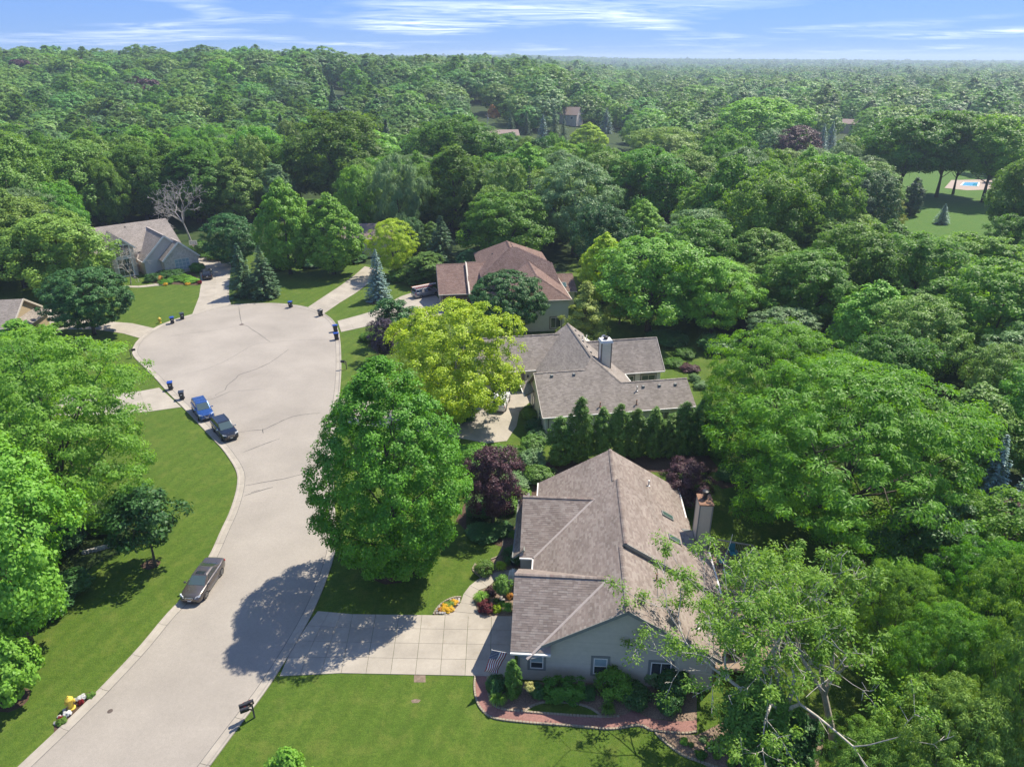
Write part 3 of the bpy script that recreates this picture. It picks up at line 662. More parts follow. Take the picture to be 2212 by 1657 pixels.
PT['arb'] = broadleaf(34, 2.6, 6.5, .1, 'column', 230, 70, .34, (.20, .09), 1.1, .34, .6, 0, .08, 0, 0)
PT['plum'] = broadleaf(35, 6, 6.5, 1.0, 'round', 200, 95, .55, (.19, .11), .85, .2, .5, 12, .13)
PT['small'] = broadleaf(36, 5, 6.5, 1.6, 'oval', 70, 90, .62, (.30, .14), .7, .25, .4, 14, .09)
PT['young'] = broadleaf(37, 5, 6, .8, 'egg', 90, 130, .6, (.26, .2), .8, .15, .55, 8, .1)
def shrub(seed, W, H, shape, nc, nl, cr, leaf, square=False, lump=.12, flat=.85):
    t = Tree(); t.W, t.H = W, H; c_, P, Nn, ti, R, d = crown_pts(seed, W, H, 0.0, shape, nc, nl, cr, flat, lump, .7, square)
    P[:, 2] = np.maximum(P[:, 2], .02); V, F = kites(P, Nn, leaf[0], leaf[1], R); t.crown = np_mesh('foliage', V, F, LM['dark'], ti)
    b = MB(); limbs(b, .03+W*.012, .05, c_[R.permutation(nc)[:6]], R, H*.5, 4); o = b.build('stem', M_BARK, smooth=True); t.trunk = o.data; bpy.data.objects.remove(o)
    return t
PT['ball'] = shrub(41, 1.6, 1.3, 'round', 70, 60, .26, (.10, .06), lump=.05)
PT['loose'] = shrub(42, 2.0, 1.8, 'round', 70, 70, .34, (.16, .10), lump=.25)
PT['mound'] = shrub(43, 1.6, .9, 'round', 60, 60, .25, (.14, .07), lump=.2)
PT['hedge'] = shrub(44, 2.0, 1.5, 'block', 130, 70, .27, (.12, .08), True, .02)
def tuft(seed, W, H, n, wd=.035):
    """arching strap leaves from one crown"""
    t = Tree(); t.W, t.H = W, H; R = np.random.default_rng(seed); V = []; F = []; T = []
    for i in range(n):
        a = R.uniform(0, 6.28); dr = np.array([np.cos(a), np.sin(a), 0]); sd = np.array([-dr[1], dr[0], 0])*wd; l = W/2*R.uniform(.35, 1.05); h = H*R.uniform(.6, 1.05); k = len(V)
        ps = [dr*l*.05, dr*l*.35+np.array([0, 0, h*.75]), dr*l*.75+np.array([0, 0, h]), dr*l*1.1+np.array([0, 0, h*.7])]
        for j, p in enumerate(ps): V += [p-sd*(1-j*.25), p+sd*(1-j*.25)]
        for j in range(3): F.append([k+2*j, k+2*j+1, k+2*j+3, k+2*j+2]); T.append(R.uniform(0, 1))
    t.crown = np_mesh('leaves', np.array(V), np.array(F), LM['bright'], np.array(T)); t.trunk = None; return t
PT['lily'] = tuft(45, 1.3, .75, 240)
# far prototypes (one mesh each: leaves and stem) in a collection of their own
far_col = bpy.data.collections.new('far_crowns')
FARK = [(51, 'round', 11, 14, 'far'), (52, 'oval', 9, 16, 'far'), (53, 'umbrella', 13, 14, 'far'), (54, 'egg', 9, 15, 'far'), (55, 'round', 15, 15, 'far'), (61, 'round', 12, 13, 'mid'), (62, 'oval', 11, 17, 'mid'), (63, 'umbrella', 14, 16, 'olive'), (64, 'round', 12, 14, 'grey'), (65, 'round', 13, 15, 'bright'), (66, 'egg', 10, 13, 'dark'), (67, 'round', 9, 11, 'far')]
for k, (sd, shp, W_, H_, mt) in enumerate(FARK):
    c_, P, Nn, ti, R, d = crown_pts(sd, W_, H_, 1.0, shp, 230, 26, .95, .9, .26, .78)
    oc_ = unit((P-np.array([0, 0, H_*.4]))/np.array([W_/2, W_/2, H_*.6])); Nn = unit(Nn*.5+d*.45+oc_*.6); V, F = kites(P, Nn, .62, .5, R); me = np_mesh('far_crown', V, F, LM[mt], ti); far_col.objects.link(bpy.data.objects.new('far_crown_%02d' % k, me))
for k, (sd, mt) in enumerate([(56, 'spruce'), (57, 'purple')]):
    if mt == 'spruce':
        R = np.random.default_rng(sd); n = 1500; f = R.uniform(0, 1, n)**1.3; a = R.uniform(0, 6.28, n); rr = 3*(1-f)*R.uniform(.5, 1, n); P = np.stack([rr*np.cos(a), rr*np.sin(a), .5+14*f], 1); Nn = unit(np.stack([np.cos(a)*.6, np.sin(a)*.6, np.full(n, .7)], 1)+R.normal(size=(n, 3))*.3); V, F = kites(P, Nn, .9, .4, R); ti = R.uniform(0, 1, n)
    else:
        c_, P, Nn, ti, R, d = crown_pts(sd, 11, 14, 2.0, 'round', 75, 32, 1.5, .7, .25, .6); V, F = kites(P, Nn, 1.0, .72, R)
    far_col.objects.link(bpy.data.objects.new('far_crown_%02d' % (12+k), np_mesh('far_crown', V, F, LM[mt], ti)))
# ------------------------------------------------------------------ trees placed one by one
MARKS = []
# things that must stay in sight of the viewpoint: picture box and distance
HAND = [(1840, 264, 284, 36, 440), (1033, 230, 250, 30, 480), (1228, 244, 275, 34, 430), (715, 162, 176, 40, 700), (690, 388, 432, 60, 225), (2060, 372, 490, 170, 240), (1320, 288, 318, 50, 380)]
HOUSES = [(1840, 288), (1033, 262), (1228, 290), (1222, 243), (715, 190), (1040, 400), (1085, 335), (1330, 425), (800, 545), (2110, 330)]
def hides(X, Y, r, H, z=0):
    x0, y0, k = proj((X, Y, z+H)); w_ = 2*r*k
    for x, yt, yb, w2, Yh in HAND:
        if Y < Yh-1 and abs(x0-x) < .42*(w_+w2) and y0 < yt+.42*(yb-yt): return True
    return False
def short(lb):
    w_ = lb.split()[:8]
    while w_[-1] in ('the', 'a', 'of', 'in', 'on', 'behind', 'at', 'with', 'left', 'right', 'and', 'by', 'beside', 'between', 'above', 'below', 'to', 'touching', 'near', 'directly', 'tall', 'far', 'light', 'bare'): w_.pop()
    return ' '.join(w_)
TREES = []   # (x, y, radius) for spacing
def tree(pr, x, yb, yt, wpx, mat, label, name='broadleaf_tree', group=None, rz=None, bark=None, cat='tree'):
    p = g(x, yb); H = zat(yt, p.y); d = p.y*_c+CAM_H*_s-.5*H*_s; W = wpx*d/FPX
    TREES.append((p.x, p.y, W/2)); HAND.append((x, yt, yb, wpx, p.y))
    return put(PT[pr], name, p, W, H, rnd.uniform(0, 6.28) if rz is None else rz, mat, label, cat, group, bark)
tree('maple', 858, 1232, 768, 345, 'maple', 'large fresh green maple leaning over the road in the near front yard', 'maple_tree')
tree('birch', 985, 914, 656, 295, 'lime', 'big yellow-green tree beside the white car in the middle drive', 'birch_tree', bark=M_PALEB)
tree('norway', 1095, 728, 587, 168, 'dark', 'dense dark green round tree in front of the red-roofed house', 'maple_tree')
tree('plum', 833, 778, 690, 70, 'navy', 'small dusky purple tree beside the yellow-green tree', 'plum_tree')
tree('small', 848, 742, 638, 96, 'dark', 'loose green tree just behind the small dusky purple tree', 'broadleaf_tree')
tree('sprA', 818, 648, 538, 64, 'blue', 'perfect cone of pale blue spruce by the red-roofed house drive', 'spruce_tree')
tree('sprB', 528, 640, 525, 74, 'spruce', 'left of the two dark spruces beside the brick house drive', 'spruce_tree')
tree('sprB', 573, 642, 530, 84, 'spruce', 'right of the two dark spruces at the head of the cul-de-sac', 'spruce_tree')
tree('f', 852, 598, 474, 104, 'lime', 'spreading yellow tree behind the pale blue spruce', 'locust_tree')
tree('d', 628, 592, 388, 128, 'bright', 'tall bright green tree behind the two dark spruces', 'maple_tree')
tree('d', 722, 592, 420, 140, 'bright', 'light green full tree right of the tall bright one', 'maple_tree')
tree('a', 506, 575, 463, 112, 'dark', 'dark green tree at the end of the brick house drive', 'broadleaf_tree')
tree('norway', 205, 723, 580, 182, 'dark', 'dark green maple standing on the lawn by the tan house drive', 'maple_tree')
tree('e', 150, 640, 458, 205, 'olive', 'olive green tree covering the left end of the brick house', 'broadleaf_tree')
tree('young', 62, 800, 694, 135, 'bright', 'bushy light green tree at the corner of the tan house', 'broadleaf_tree')
tree('elm', 165, 1160, 715, 450, 'mid', 'wide dark-limbed elm spreading over the left lawn', 'elm_tree', rz=1.0)
tree('elm', 10, 1010, 735, 330, 'mid', 'pale feathery elm at the left edge behind the wide elm', 'elm_tree', rz=3.0)
tree('e', 62, 1385, 955, 310, 'bright', 'tall yellowish green tree at the left edge in front of the elm', 'broadleaf_tree')
tree('small', 336, 1224, 1040, 165, 'dark', 'slim young tree in a mulch ring on the left lawn', 'young_tree')
tree('young', 25, 1515, 1355, 145, 'bright', 'bright green young tree at the lower left edge', 'young_tree')
tree('young', 640, 1775, 1622, 130, 'bright', 'bright young treetop at the bottom edge of the lawn', 'young_tree')
tree('plum', 1066, 1128, 968, 130, 'purple', 'dark purple plum between the maple and the near house', 'plum_tree')
tree('plum', 1478, 1094, 1000, 112, 'purple', 'dark purple tree behind the right roof edge of the near house', 'plum_tree')
tree('locust', 1795, 1165, 800, 560, 'loc', 'huge feathery bright green locust behind the near house', 'locust_tree', rz=2)
tree('locust', 1665, 1000, 708, 350, 'loc', 'feathery green locust right of the middle house', 'locust_tree', rz=4)
tree('sprB', 2122, 1108, 938, 96, 'blue', 'blue-green spruce at right behind the locust', 'spruce_tree')
tree('sprB', 2205, 1130, 965, 90, 'blue', 'bluish spruce cut by the right edge', 'spruce_tree')
tree('plum', 2172, 1185, 1090, 130, 'purple', 'purple-leaved shrub tree low at the right edge', 'plum_tree')
# the row of clipped evergreens
for k, (x, yb, yt, w_) in enumerate([(1211, 1003, 900, 56), (1253, 998, 858, 52), (1298, 992, 880, 46), (1335, 990, 872, 46), (1372, 988, 883, 46), (1408, 986, 880, 48), (1445, 985, 893, 50), (1474, 982, 868, 52), (1510, 980, 860, 56), (1545, 985, 880, 56)]):
    tree('arb', x, yb, yt, w_, 'arb', ['leftmost broad arborvitae in the row below the middle house', 'tallest peaked arborvitae in the row below the middle house', 'third arborvitae from the left in the evergreen row', 'fourth arborvitae from the left in the evergreen row', 'fifth arborvitae from the left in the evergreen row', 'sixth arborvitae from the left in the evergreen row', 'seventh arborvitae from the left in the evergreen row', 'third arborvitae from the right end of the evergreen row', 'second arborvitae from the right end of the evergreen row', 'rightmost arborvitae in the row beside the locust'][k], 'arborvitae', 'evergreen row between the two houses', cat='evergreen')
# trees behind the houses, middle distance
MIDS = [
 ('e', 745, 445, 238, 215, 'mid', 'big dark oak at the far lawn behind the light green tree'),
 ('e', 985, 430, 250, 225, 'mid', 'broad oak crown in the middle distance left of the spruces'),
 ('b', 985, 505, 308, 150, 'mid', 'tall oak with a bare trunk behind the red-roofed house'),
 ('w', 866, 530, 335, 128, 'grey', 'rounded grey-green tree behind the yellow tree'),
 ('w', 1430, 370, 276, 175, 'olive', 'pale willow in the middle distance near the far drive'),
 ('d', 1270, 338, 266, 84, 'lime', 'bright yellow-green tree right of the far spruces'),
 ('a', 1630, 350, 212, 205, 'bright', 'large light green dome of a tree in the right distance'),
 ('a', 1664, 376, 278, 90, 'grey', 'dusky grey-green tree touching the purple beech'),
 ('a', 1712, 380, 272, 104, 'purple', 'dark purple beech in the right distance'),
 ('p', 1940, 428, 252, 170, 'mid', 'leftmost tall tree on the pool lawn'),
 ('p', 2022, 426, 240, 150, 'mid', 'multi-stemmed tall tree left of the pool'),
 ('p', 2058, 421, 262, 110, 'mid', 'slim-trunked tree directly in front of the pool'),
 ('p', 2122, 437, 250, 165, 'mid', 'forked tall tree right of the pool'),
 ('a', 1872, 510, 370, 105, 'dark', 'vine-covered dark tree left of the pool lawn'),
 ('e', 2205, 540, 335, 150, 'mid', 'dark spreading tree at the right edge below the pool'),
 ('e', 1635, 610, 372, 190, 'mid', 'large green tree in the woods right of centre'),
 ('e', 1740, 585, 350, 180, 'mid', 'tall crowned tree below the purple beech'),
 ('b', 1560, 560, 330, 150, 'mid', 'upright green tree in the woods behind the lime trees'),
 ('d', 1385, 545, 433, 98, 'bright', 'small bright rounded tree in front of dark woods'),
 ('f', 1238, 550, 345, 190, 'grey', 'tall grey-green open tree behind the red-roofed house'),
 ('e', 1100, 575, 412, 190, 'mid', 'dark green tree right behind the red roof'),
 ('e', 1385, 490, 318, 190, 'mid', 'olive-topped oak above the small bright rounded tree'),
 ('e', 1480, 470, 325, 150, 'olive', 'olive oak right of centre in the woods'),
 ('d', 1302, 655, 505, 112, 'lime', 'yellow-lime tree right of the red-roofed house'),
 ('e', 1400, 715, 508, 245, 'bright', 'large lime green tree behind the middle house'),
 ('f', 1535, 725, 560, 170, 'bright', 'drooping bright tree right of the large lime tree'),
 ('a', 1690, 765, 668, 155, 'grey', 'greyish rounded small tree behind the locust'),
 ('f', 1960, 835, 640, 200, 'olive', 'thin grey-olive tree with visible twigs at right'),
 ('f', 2130, 925, 745, 165, 'olive', 'thin olive tree below the first at the right edge'),
 ('e', 2125, 800, 560, 240, 'mid', 'lumpy bright tree at the right edge'),
 ('e', 1960, 700, 505, 200, 'mid', 'broad tree in the right woods below the blue spruce'),
 ('e', 1820, 690, 478, 190, 'mid', 'rounded green tree in the right woods beside dark pines'),
 ('b', 2060, 1060, 830, 190, 'olive', 'green-olive tree behind the blue-green spruce'),
 ('b', 1950, 1010, 850, 150, 'mid', 'leafy tree filling behind the big locust'),
 ('e', 2150, 1330, 1075, 260, 'mid', 'silvery green tree at the right edge below the spruces'),
 ('e', 1990, 1300, 1090, 230, 'dark', 'dark full tree right of the bare-limbed ash'),
 ('e', 320, 482, 308, 150, 'mid', 'bare-trunked oak rising behind the brick house roof'),
 ('e', 180, 500, 300, 170, 'olive', 'olive crowned oak behind the brick house'),
 ('e', 55, 540, 290, 190, 'olive', 'large olive oak at the left edge of the woods'),
 ('e', 55, 620, 425, 190, 'olive', 'olive tree at the left edge above the tan house'),
 ('b', 515, 480, 335, 110, 'olive', 'upright olive tree right of the dead tree'),
 ('a', 40, 470, 280, 150, 'mid', 'tall rounded tree on the left frame edge'),
 ('b', 605, 470, 350, 80, 'grey', 'thin grey-green tree by the utility pole'),
 ('d', 935, 560, 480, 70, 'olive', 'small yellowish tree beside the dark spruce behind the red roof'),
 ('a', 890, 560, 470, 70, 'dark', 'dark low tree behind the yellow tree'),
 ('e', 1500, 640, 470, 170, 'mid', 'green tree in the belt behind the lime trees'),
 ('e', 1300, 610, 440, 130, 'dark', 'dark tree between the red-roofed house and the lime trees'),
 ('e', 2080, 660, 505, 190, 'mid', 'wide tree below the dark spreading right-edge tree'),
 ('e', 1730, 720, 540, 200, 'mid', 'broad bright tree above the greyish small tree'),
 ('e', 1900, 900, 720, 180, 'mid', 'shaded tree between the olive tree and the locust'),
 ('b', 2000, 1190, 985, 170, 'mid', 'tree filling the gap right of the big locust'),
 ('e', 2215, 1040, 800, 190, 'mid', 'tree on the right frame edge above the bluish spruce'),
]
for pr, x, yb, yt, wp, mt, lb in MIDS:
    MARKS.append((short(lb), g(x, yb).x, g(x, yb).y)); tree(pr, x, yb, yt, wp, mt, lb, 'broadleaf_tree', 'trees behind the houses')
for pr, x, yb, yt, wp, mt, lb in [
 ('sprB', 1104, 312, 248, 42, 'spruce', 'leftmost of the five spruces in the middle distance'), ('sprB', 1137, 314, 243, 40, 'spruce', 'second from left of the five distant spruces'),
 ('sprB', 1172, 330, 246, 46, 'blue', 'bluish front spruce among the five distant spruces'), ('sprB', 1197, 330, 232, 40, 'spruce', 'tallest dark spruce of the distant five'),
 ('sprB', 1216, 328, 250, 34, 'spruce', 'rightmost dark spruce of the distant five'), ('sprB', 1308, 294, 233, 40, 'blue', 'single blue spruce beside the far drive'),
 ('sprB', 2033, 484, 440, 38, 'blue', 'small blue spruce alone on the pool lawn'), ('arb', 1966, 466, 384, 38, 'spruce', 'dark columnar evergreen beside the pool lawn'),
 ('pine', 1846, 520, 388, 92, 'spruce', 'soft blue-green pine left of the vine-covered tree'), ('pine', 1922, 492, 408, 66, 'pine', 'yellowish pine between the vine-covered tree and the columnar evergreen'),
 ('pine', 1262, 748, 606, 128, 'pine', 'yellow-green pine at the right wall of the red-roofed house'), ('pine', 1338, 700, 578, 74, 'pine', 'slender pale pine behind the yellow-green pine'),
 ('sprB', 1727, 716, 624, 66, 'blue', 'blue-green spruce standing in the right woods'), ('sprB', 1796, 742, 664, 50, 'blue', 'small pale spruce right of the woods spruce'),
 ('sprB', 955, 572, 466, 92, 'spruce', 'dark green spruce behind the red roof at left'), ('arb', 1018, 600, 540, 66, 'dark', 'dark evergreen mass at the left of the red-roofed house'), ('arb', 925, 612, 545, 90, 'arb', 'clipped evergreen screen behind the van'),
 ('sprB', 1985, 360, 300, 40, 'spruce', 'dark spruce in the right distance above the pool trees'), ('sprB', 1772, 330, 268, 36, 'blue', 'pale spruce near the tan distant house'), ('sprB', 1790, 326, 262, 34, 'blue', 'blue spruce touching the tan distant house')]:
    tree(pr, x, yb, yt, wp, mt, lb, 'spruce_tree' if 'spruce' in lb or 'evergreen' not in lb and 'pine' not in lb else ('pine_tree' if 'pine' in lb else 'evergreen_tree'), 'conifers in the middle distance')
# small orange tree by the far house
tree('young', 1064, 292, 228, 40, 'orange', 'small orange-tinged tree beside a distant house', 'broadleaf_tree')
# foreground right: olive green trees
for x, yb, yt, w_, mt, lb in [(2150, 1800, 1290, 330, 'olive', 'yellowish tree filling the right edge at the bottom'), (1990, 1850, 1500, 330, 'olive', 'yellow-green treetop at the bottom right'), (2210, 1900, 1560, 260, 'olive', 'olive treetop in the bottom right corner'), (2130, 1560, 1210, 300, 'mid', 'dense green tree right of the ash near the edge'), (1850, 1800, 1590, 230, 'olive', 'low olive treetop at the bottom right of the ash'), (1980, 1640, 1330, 280, 'mid', 'leafy green tree between the ash and the right edge'), (2080, 1480, 1180, 260, 'maple', 'broad green crown above the yellowish trees at right'), (1900, 1480, 1230, 220, 'mid', 'green tree right behind the half-dead ash')]:
    tree('locust', x, yb, yt, w_, mt, lb, 'locust_tree')
# dying ash: bare grey limbs, leaves only in patches
segs, tips = skeleton(5, 19.5, 5, .66, 6, .28, (-.30, .16), .22, .78, .05)
ash = empty('ash_tree', g(1745, 1636), 0, 'half-dead ash with bare pale branches over the near house deck', 'tree')
link('trunk', seg_mesh(segs, 'trunk', M_PALEB, .020), ash)
Rr = random.Random(3); keep = [p for p, d, l in tips if l >= 4 and Rr.random() < (.50 if p.x < -3 or p.z > 12 else .34)]
o = link('crown', clumps_at(keep, 4, 80, .66, (.20, .10), .75, .3), ash); o.material_slots[0].link = 'OBJECT'; o.material_slots[0].material = LM['ash']
b = g(1745, 1636); TREES.append((b.x, b.y, 7))
segs, tips = skeleton(9, 13, 5, .55, 4, .26, (.05, .25), .3, .72, .12)
ash = empty('ash_tree', g(1800, 1610), 1.2, 'second ash with thin bare twigs right of the half-dead one', 'tree')
link('trunk', seg_mesh(segs, 'trunk', M_PALEB, .020), ash)
o = link('crown', clumps_at([p for p, d, l in tips if Rr.random() < .45], 6, 60, .60, (.22, .11), .75, .3), ash); o.material_slots[0].link = 'OBJECT'; o.material_slots[0].material = LM['ash']
# dead grey tree behind the brick house, and the storm-felled bare tree in front of it
segs, tips = skeleton(17, 17, 6, .62, 7, .24, (0, 0), .26, .70, .0)
dt = empty('dead_tree', g(412, 520), .4, 'bare grey dead tree right of the brick house roof', 'tree'); link('branches', seg_mesh(segs, 'branches', M_DEAD, .03), dt)
segs, tips = skeleton(18, 10, 5, .62, 5, .12, (.1, -.3), .25, .7, .02)
dt = empty('dead_tree', g(283, 615), .2, 'bare leaning dead tree in front of the brick house window', 'tree'); link('branches', seg_mesh(segs, 'branches', M_DEAD, .022), dt)
segs, tips = skeleton(19, 8, 5, .7, 5, .14, (0, 0), .25, .7, .1)
dt = empty('dead_tree', g(1075, 560, 0), .2, 'bare twiggy treetop showing among the woods behind the red roof', 'tree', scale=(1.3, 1.3, 1.7)); link('branches', seg_mesh(segs, 'branches', M_DEAD, .022), dt)

# ------------------------------------------------------------------ woods: 230 more single trees, the rest one mass
WOODS = [px(P) for P in ([(-90, 640), (-90, 392), (480, 392), (500, 470), (440, 515), (330, 505), (200, 530), (60, 600)],
  [(470, 392), (640, 392), (640, 450), (700, 470), (790, 440), (900, 440), (1000, 392), (1250, 392), (1300, 480), (1260, 570), (1000, 560), (860, 540), (780, 520), (600, 520), (520, 500)],
  [(1250, 392), (1860, 392), (1860, 480), (1980, 520), (2300, 520), (2300, 1060), (2040, 1040), (1900, 800), (1640, 740), (1560, 690), (1450, 600), (1300, 520)])]
CLEAR = [px(P) for P in ([(640, 455), (625, 402), (690, 380), (740, 395), (745, 440)], [(1900, 660), (1890, 400), (1940, 340), (2160, 340), (2160, 660)], [(1130, 430), (1090, 380), (1340, 380), (1330, 430)], [(1000, 600), (1000, 500), (1060, 500), (1060, 600)])]
R_ = random.Random(99); cnt = 0; tries = 0
KM = [('a', 'mid'), ('b', 'mid'), ('c', 'mid'), ('d', 'mid'), ('e', 'mid'), ('e', 'olive'), ('a', 'olive'), ('b', 'dark'), ('f', 'grey'), ('d', 'bright'), ('e', 'mid'), ('sprB', 'spruce')]
ZL = ['green tree in the woods behind the brick house', 'green tree in the belt of woods behind the red-roofed house', 'green tree in the woods at right behind the lime trees']
while cnt < 200 and tries < 90000:
    tries += 1; zi = R_.choice((0, 0, 1, 2, 2)); P = WOODS[zi]
    xs = [p.x for p in P]; ys = [p.y for p in P]; p = Vector((R_.uniform(min(xs), max(xs)), R_.uniform(min(ys), max(ys)), 0))
    if not inside(p, P) or any(inside(p, c_) for c_ in CLEAR): continue
    r = R_.uniform(5.2, 10)
    if any((p.x-a)**2+(p.y-b)**2 < (.62*(r+min(q_, 7)))**2 for a, b, q_ in TREES): continue
    pr, mt = R_.choice(KM); H = R_.uniform(15, 21.5) if zi != 2 or p.y > 140 else R_.uniform(9, 14)
    if hides(p.x, p.y, r, H) or any((p.x-g(*q_).x)**2+(p.y-g(*q_).y)**2 < 110 for q_ in HOUSES): continue
    TREES.append((p.x, p.y, r))
    lb = ZL[zi]; nm = 'broadleaf_tree'
    if pr == 'sprB': lb = lb.replace('green tree', 'narrow spruce'); nm = 'spruce_tree'; r *= .5
    p.z = terrain(p.x, p.y)
    na_, lx_, ly_ = min(MARKS, key=lambda q_: (q_[1]-p.x)**2+(q_[2]-p.y)**2)
    rel = ('behind' if p.y-ly_ > 0 else 'in front of') if abs(p.y-ly_) > abs(p.x-lx_) else ('right of' if p.x > lx_ else 'left of')
    lb = ('narrow spruce' if pr == 'sprB' else 'green tree')+' '+rel+' the '+na_
    put(PT[pr], nm, p, 2*r, H, R_.uniform(0, 6.28), mt, {'olive': 'olive ', 'dark': 'dark ', 'grey': 'greyish ', 'bright': 'light '}.get(mt, '')+lb, 'tree', 'single trees of the woods, zone %d' % (zi+1)); cnt += 1
# the woods beyond
FCLEAR = [px(P) for P in ([(1285, 330), (1285, 288), (1350, 288), (1350, 330)], [(640, 455), (625, 402), (690, 380), (740, 395), (745, 440)], [(1880, 520), (1890, 400), (1960, 330), (2150, 330), (2150, 520)], [(670, 235), (660, 165), (760, 165), (760, 235)])]
HPT = [g(*q_) for q_ in HOUSES]; pts_ = []; scl = []; rot = []; idx = []; R2 = np.random.default_rng(4)
def rows_(y0, y1, sp, s0, s1, side=False):
    y = y0
    while y < y1:
        hw = (.95 if y < 1900 else .75)*y+110; x = -hw
        while x < hw:
            X = x+R2.uniform(-.4, .4)*sp; Y = y+R2.uniform(-.4, .4)*sp; p = (X, Y)
            if (not side or abs(X) > .70*Y+24) and not any(inside(p, c_) for c_ in FCLEAR) and not any((X-q_.x)**2+(Y-q_.y)**2 < 90 for q_ in HPT) and not (Y < 520 and hides(X, Y, 7, 19, terrain(X, Y))) and not (Y < 300 and any((X-a)**2+(Y-b_)**2 < (.7*(5+min(q_, 7)))**2 for a, b_, q_ in TREES)):
                s = R2.uniform(s0, s1); gr = math.sin(X*.021+1)+math.sin(Y*.017+X*.008)
                if R2.uniform() < .06 and gr > .3: s *= 1.25
                pts_.append((X, Y, terrain(X, Y)-.4)); scl.append(s); rot.append(R2.uniform(0, 6.28))
                u = R2.uniform(); idx.append(int(R2.choice(12, p=[.13, .10, .11, .08, .12, .11, .09, .07, .06, .05, .05, .03])) if u < .95 else (12 if u < .992 else 13))
            x += sp
        y += sp*.95
rows_(95, 248, 13, 1.0, 1.5, True); rows_(248, 470, 14, 1.05, 1.75); rows_(470, 950, 17.5, 1.25, 2.1); rows_(950, 1900, 24, 1.3, 2.2); rows_(1900, 6500, 42, 1.4, 2.3)
me = bpy.data.meshes.new('far_woods'); me.from_pydata(pts_, [], [])
for nm, ty, dat in (('scl', 'FLOAT', scl), ('rot', 'FLOAT', rot), ('pick', 'INT', idx)):
    a = me.attributes.new(nm, ty, 'POINT'); a.data.foreach_set('value', dat)
fw = link('far_woods', me); tag(fw, 'unbroken green woods covering the hills to the horizon', 'woods', None, 'stuff')
ng = bpy.data.node_groups.new('plant_far_woods', 'GeometryNodeTree')
ng.interface.new_socket('Geometry', in_out='INPUT', socket_type='NodeSocketGeometry'); ng.interface.new_socket('Geometry', in_out='OUTPUT', socket_type='NodeSocketGeometry')
gi = ng.nodes.new('NodeGroupInput'); go = ng.nodes.new('NodeGroupOutput'); ip = ng.nodes.new('GeometryNodeInstanceOnPoints'); ci = ng.nodes.new('GeometryNodeCollectionInfo')
ci.inputs['Collection'].default_value = far_col; ci.inputs['Separate Children'].default_value = True; ci.inputs['Reset Children'].default_value = True
def na(n, ty):
    q_ = ng.nodes.new('GeometryNodeInputNamedAttribute'); q_.data_type = ty; q_.inputs[0].default_value = n; return q_.outputs[0]
cx_ = ng.nodes.new('ShaderNodeCombineXYZ'); ng.links.new(na('rot', 'FLOAT'), cx_.inputs[2])
ip.inputs['Pick Instance'].default_value = True
sc3 = ng.nodes.new('ShaderNodeCombineXYZ'); sm_ = ng.nodes.new('ShaderNodeMath'); sm_.operation = 'MULTIPLY'; sm_.inputs[1].default_value = .70; a_ = na('scl', 'FLOAT')
for q_ in (sc3.inputs[0], sc3.inputs[1], sm_.inputs[0]): ng.links.new(a_, q_)
ng.links.new(sm_.outputs[0], sc3.inputs[2])
er = ng.nodes.new('FunctionNodeEulerToRotation'); ng.links.new(cx_.outputs[0], er.inputs[0])
for a, b in ((gi.outputs[0], ip.inputs['Points']), (ci.outputs[0], ip.inputs['Instance']), (na('pick', 'INT'), ip.inputs['Instance Index']), (er.outputs[0], ip.inputs['Rotation']), (sc3.outputs[0], ip.inputs['Scale']), (ip.outputs[0], go.inputs[0])): ng.links.new(a, b)
md = fw.modifiers.new('plants', 'NODES'); md.node_group = ng
# ------------------------------------------------------------------ houses
def shingle_mat(name, stops):
    m, t, b = new_mat(name); at = t.nodes.new('ShaderNodeAttribute'); at.attribute_name = 'tint'
    r = ramp(t, stops); t.links.new(at.outputs['Fac'], r.inputs[0]); n = noise(t, .5, 5, .6, mapping=((1.6, .45, 1), .5)); f = noise(t, 30, 3)
    k = t.nodes.new('ShaderNodeMath'); k.operation = 'MULTIPLY'; t.links.new(maprange(t, n.outputs[0], .3, .7, .86, 1.12), k.inputs[0]); t.links.new(maprange(t, f.outputs[0], .3, .7, .88, 1.12), k.inputs[1])
    vm = t.nodes.new('ShaderNodeVectorMath'); vm.operation = 'SCALE'; t.links.new(r.outputs[0], vm.inputs[0]); t.links.new(k.outputs[0], vm.inputs['Scale']); t.links.new(vm.outputs[0], b.inputs['Base Color'])
    b.inputs['Roughness'].default_value = .92; b.inputs['Specular IOR Level'].default_value = .15
    return m
SH_BROWN = shingle_mat('brown_shingle', [(0, (0.175, 0.141, 0.119)), (.5, (0.232, 0.190, 0.161)), (.85, (0.269, 0.231, 0.197)), (1, (0.210, 0.156, 0.133))])
SH_GREY = shingle_mat('grey_brown_shingle', [(0, (0.186, 0.161, 0.137)), (.5, (0.242, 0.212, 0.181)), (1, (0.290, 0.256, 0.223))])
SH_RED = shingle_mat('red_brown_shingle', [(0, (0.139, 0.091, 0.074)), (.5, (0.185, 0.122, 0.099)), (1, (0.223, 0.160, 0.134))])
SH_TAN = shingle_mat('tan_grey_shingle', [(0, (0.202, 0.175, 0.151)), (.5, (0.252, 0.223, 0.193)), (1, (0.294, 0.260, 0.231))])
M_SAGE = plain('sage_grey_siding', (.46, .42, .325), .6, noise=.06, scale=3)
M_SAGED = plain('dark_sage_trim', (.19, .20, .18), .6, noise=.06)
M_PALE = plain('pale_green_siding', (.64, .60, .49), .6, noise=.05, scale=3)
M_MINT = plain('pale_sage_siding', (.46, .48, .36), .6, noise=.05, scale=3)
M_TRIMT = plain('taupe_trim', (.19, .165, .135), .6, noise=.06)
M_WHITE = plain('white_trim', (.70, .67, .61), .5, noise=.05)
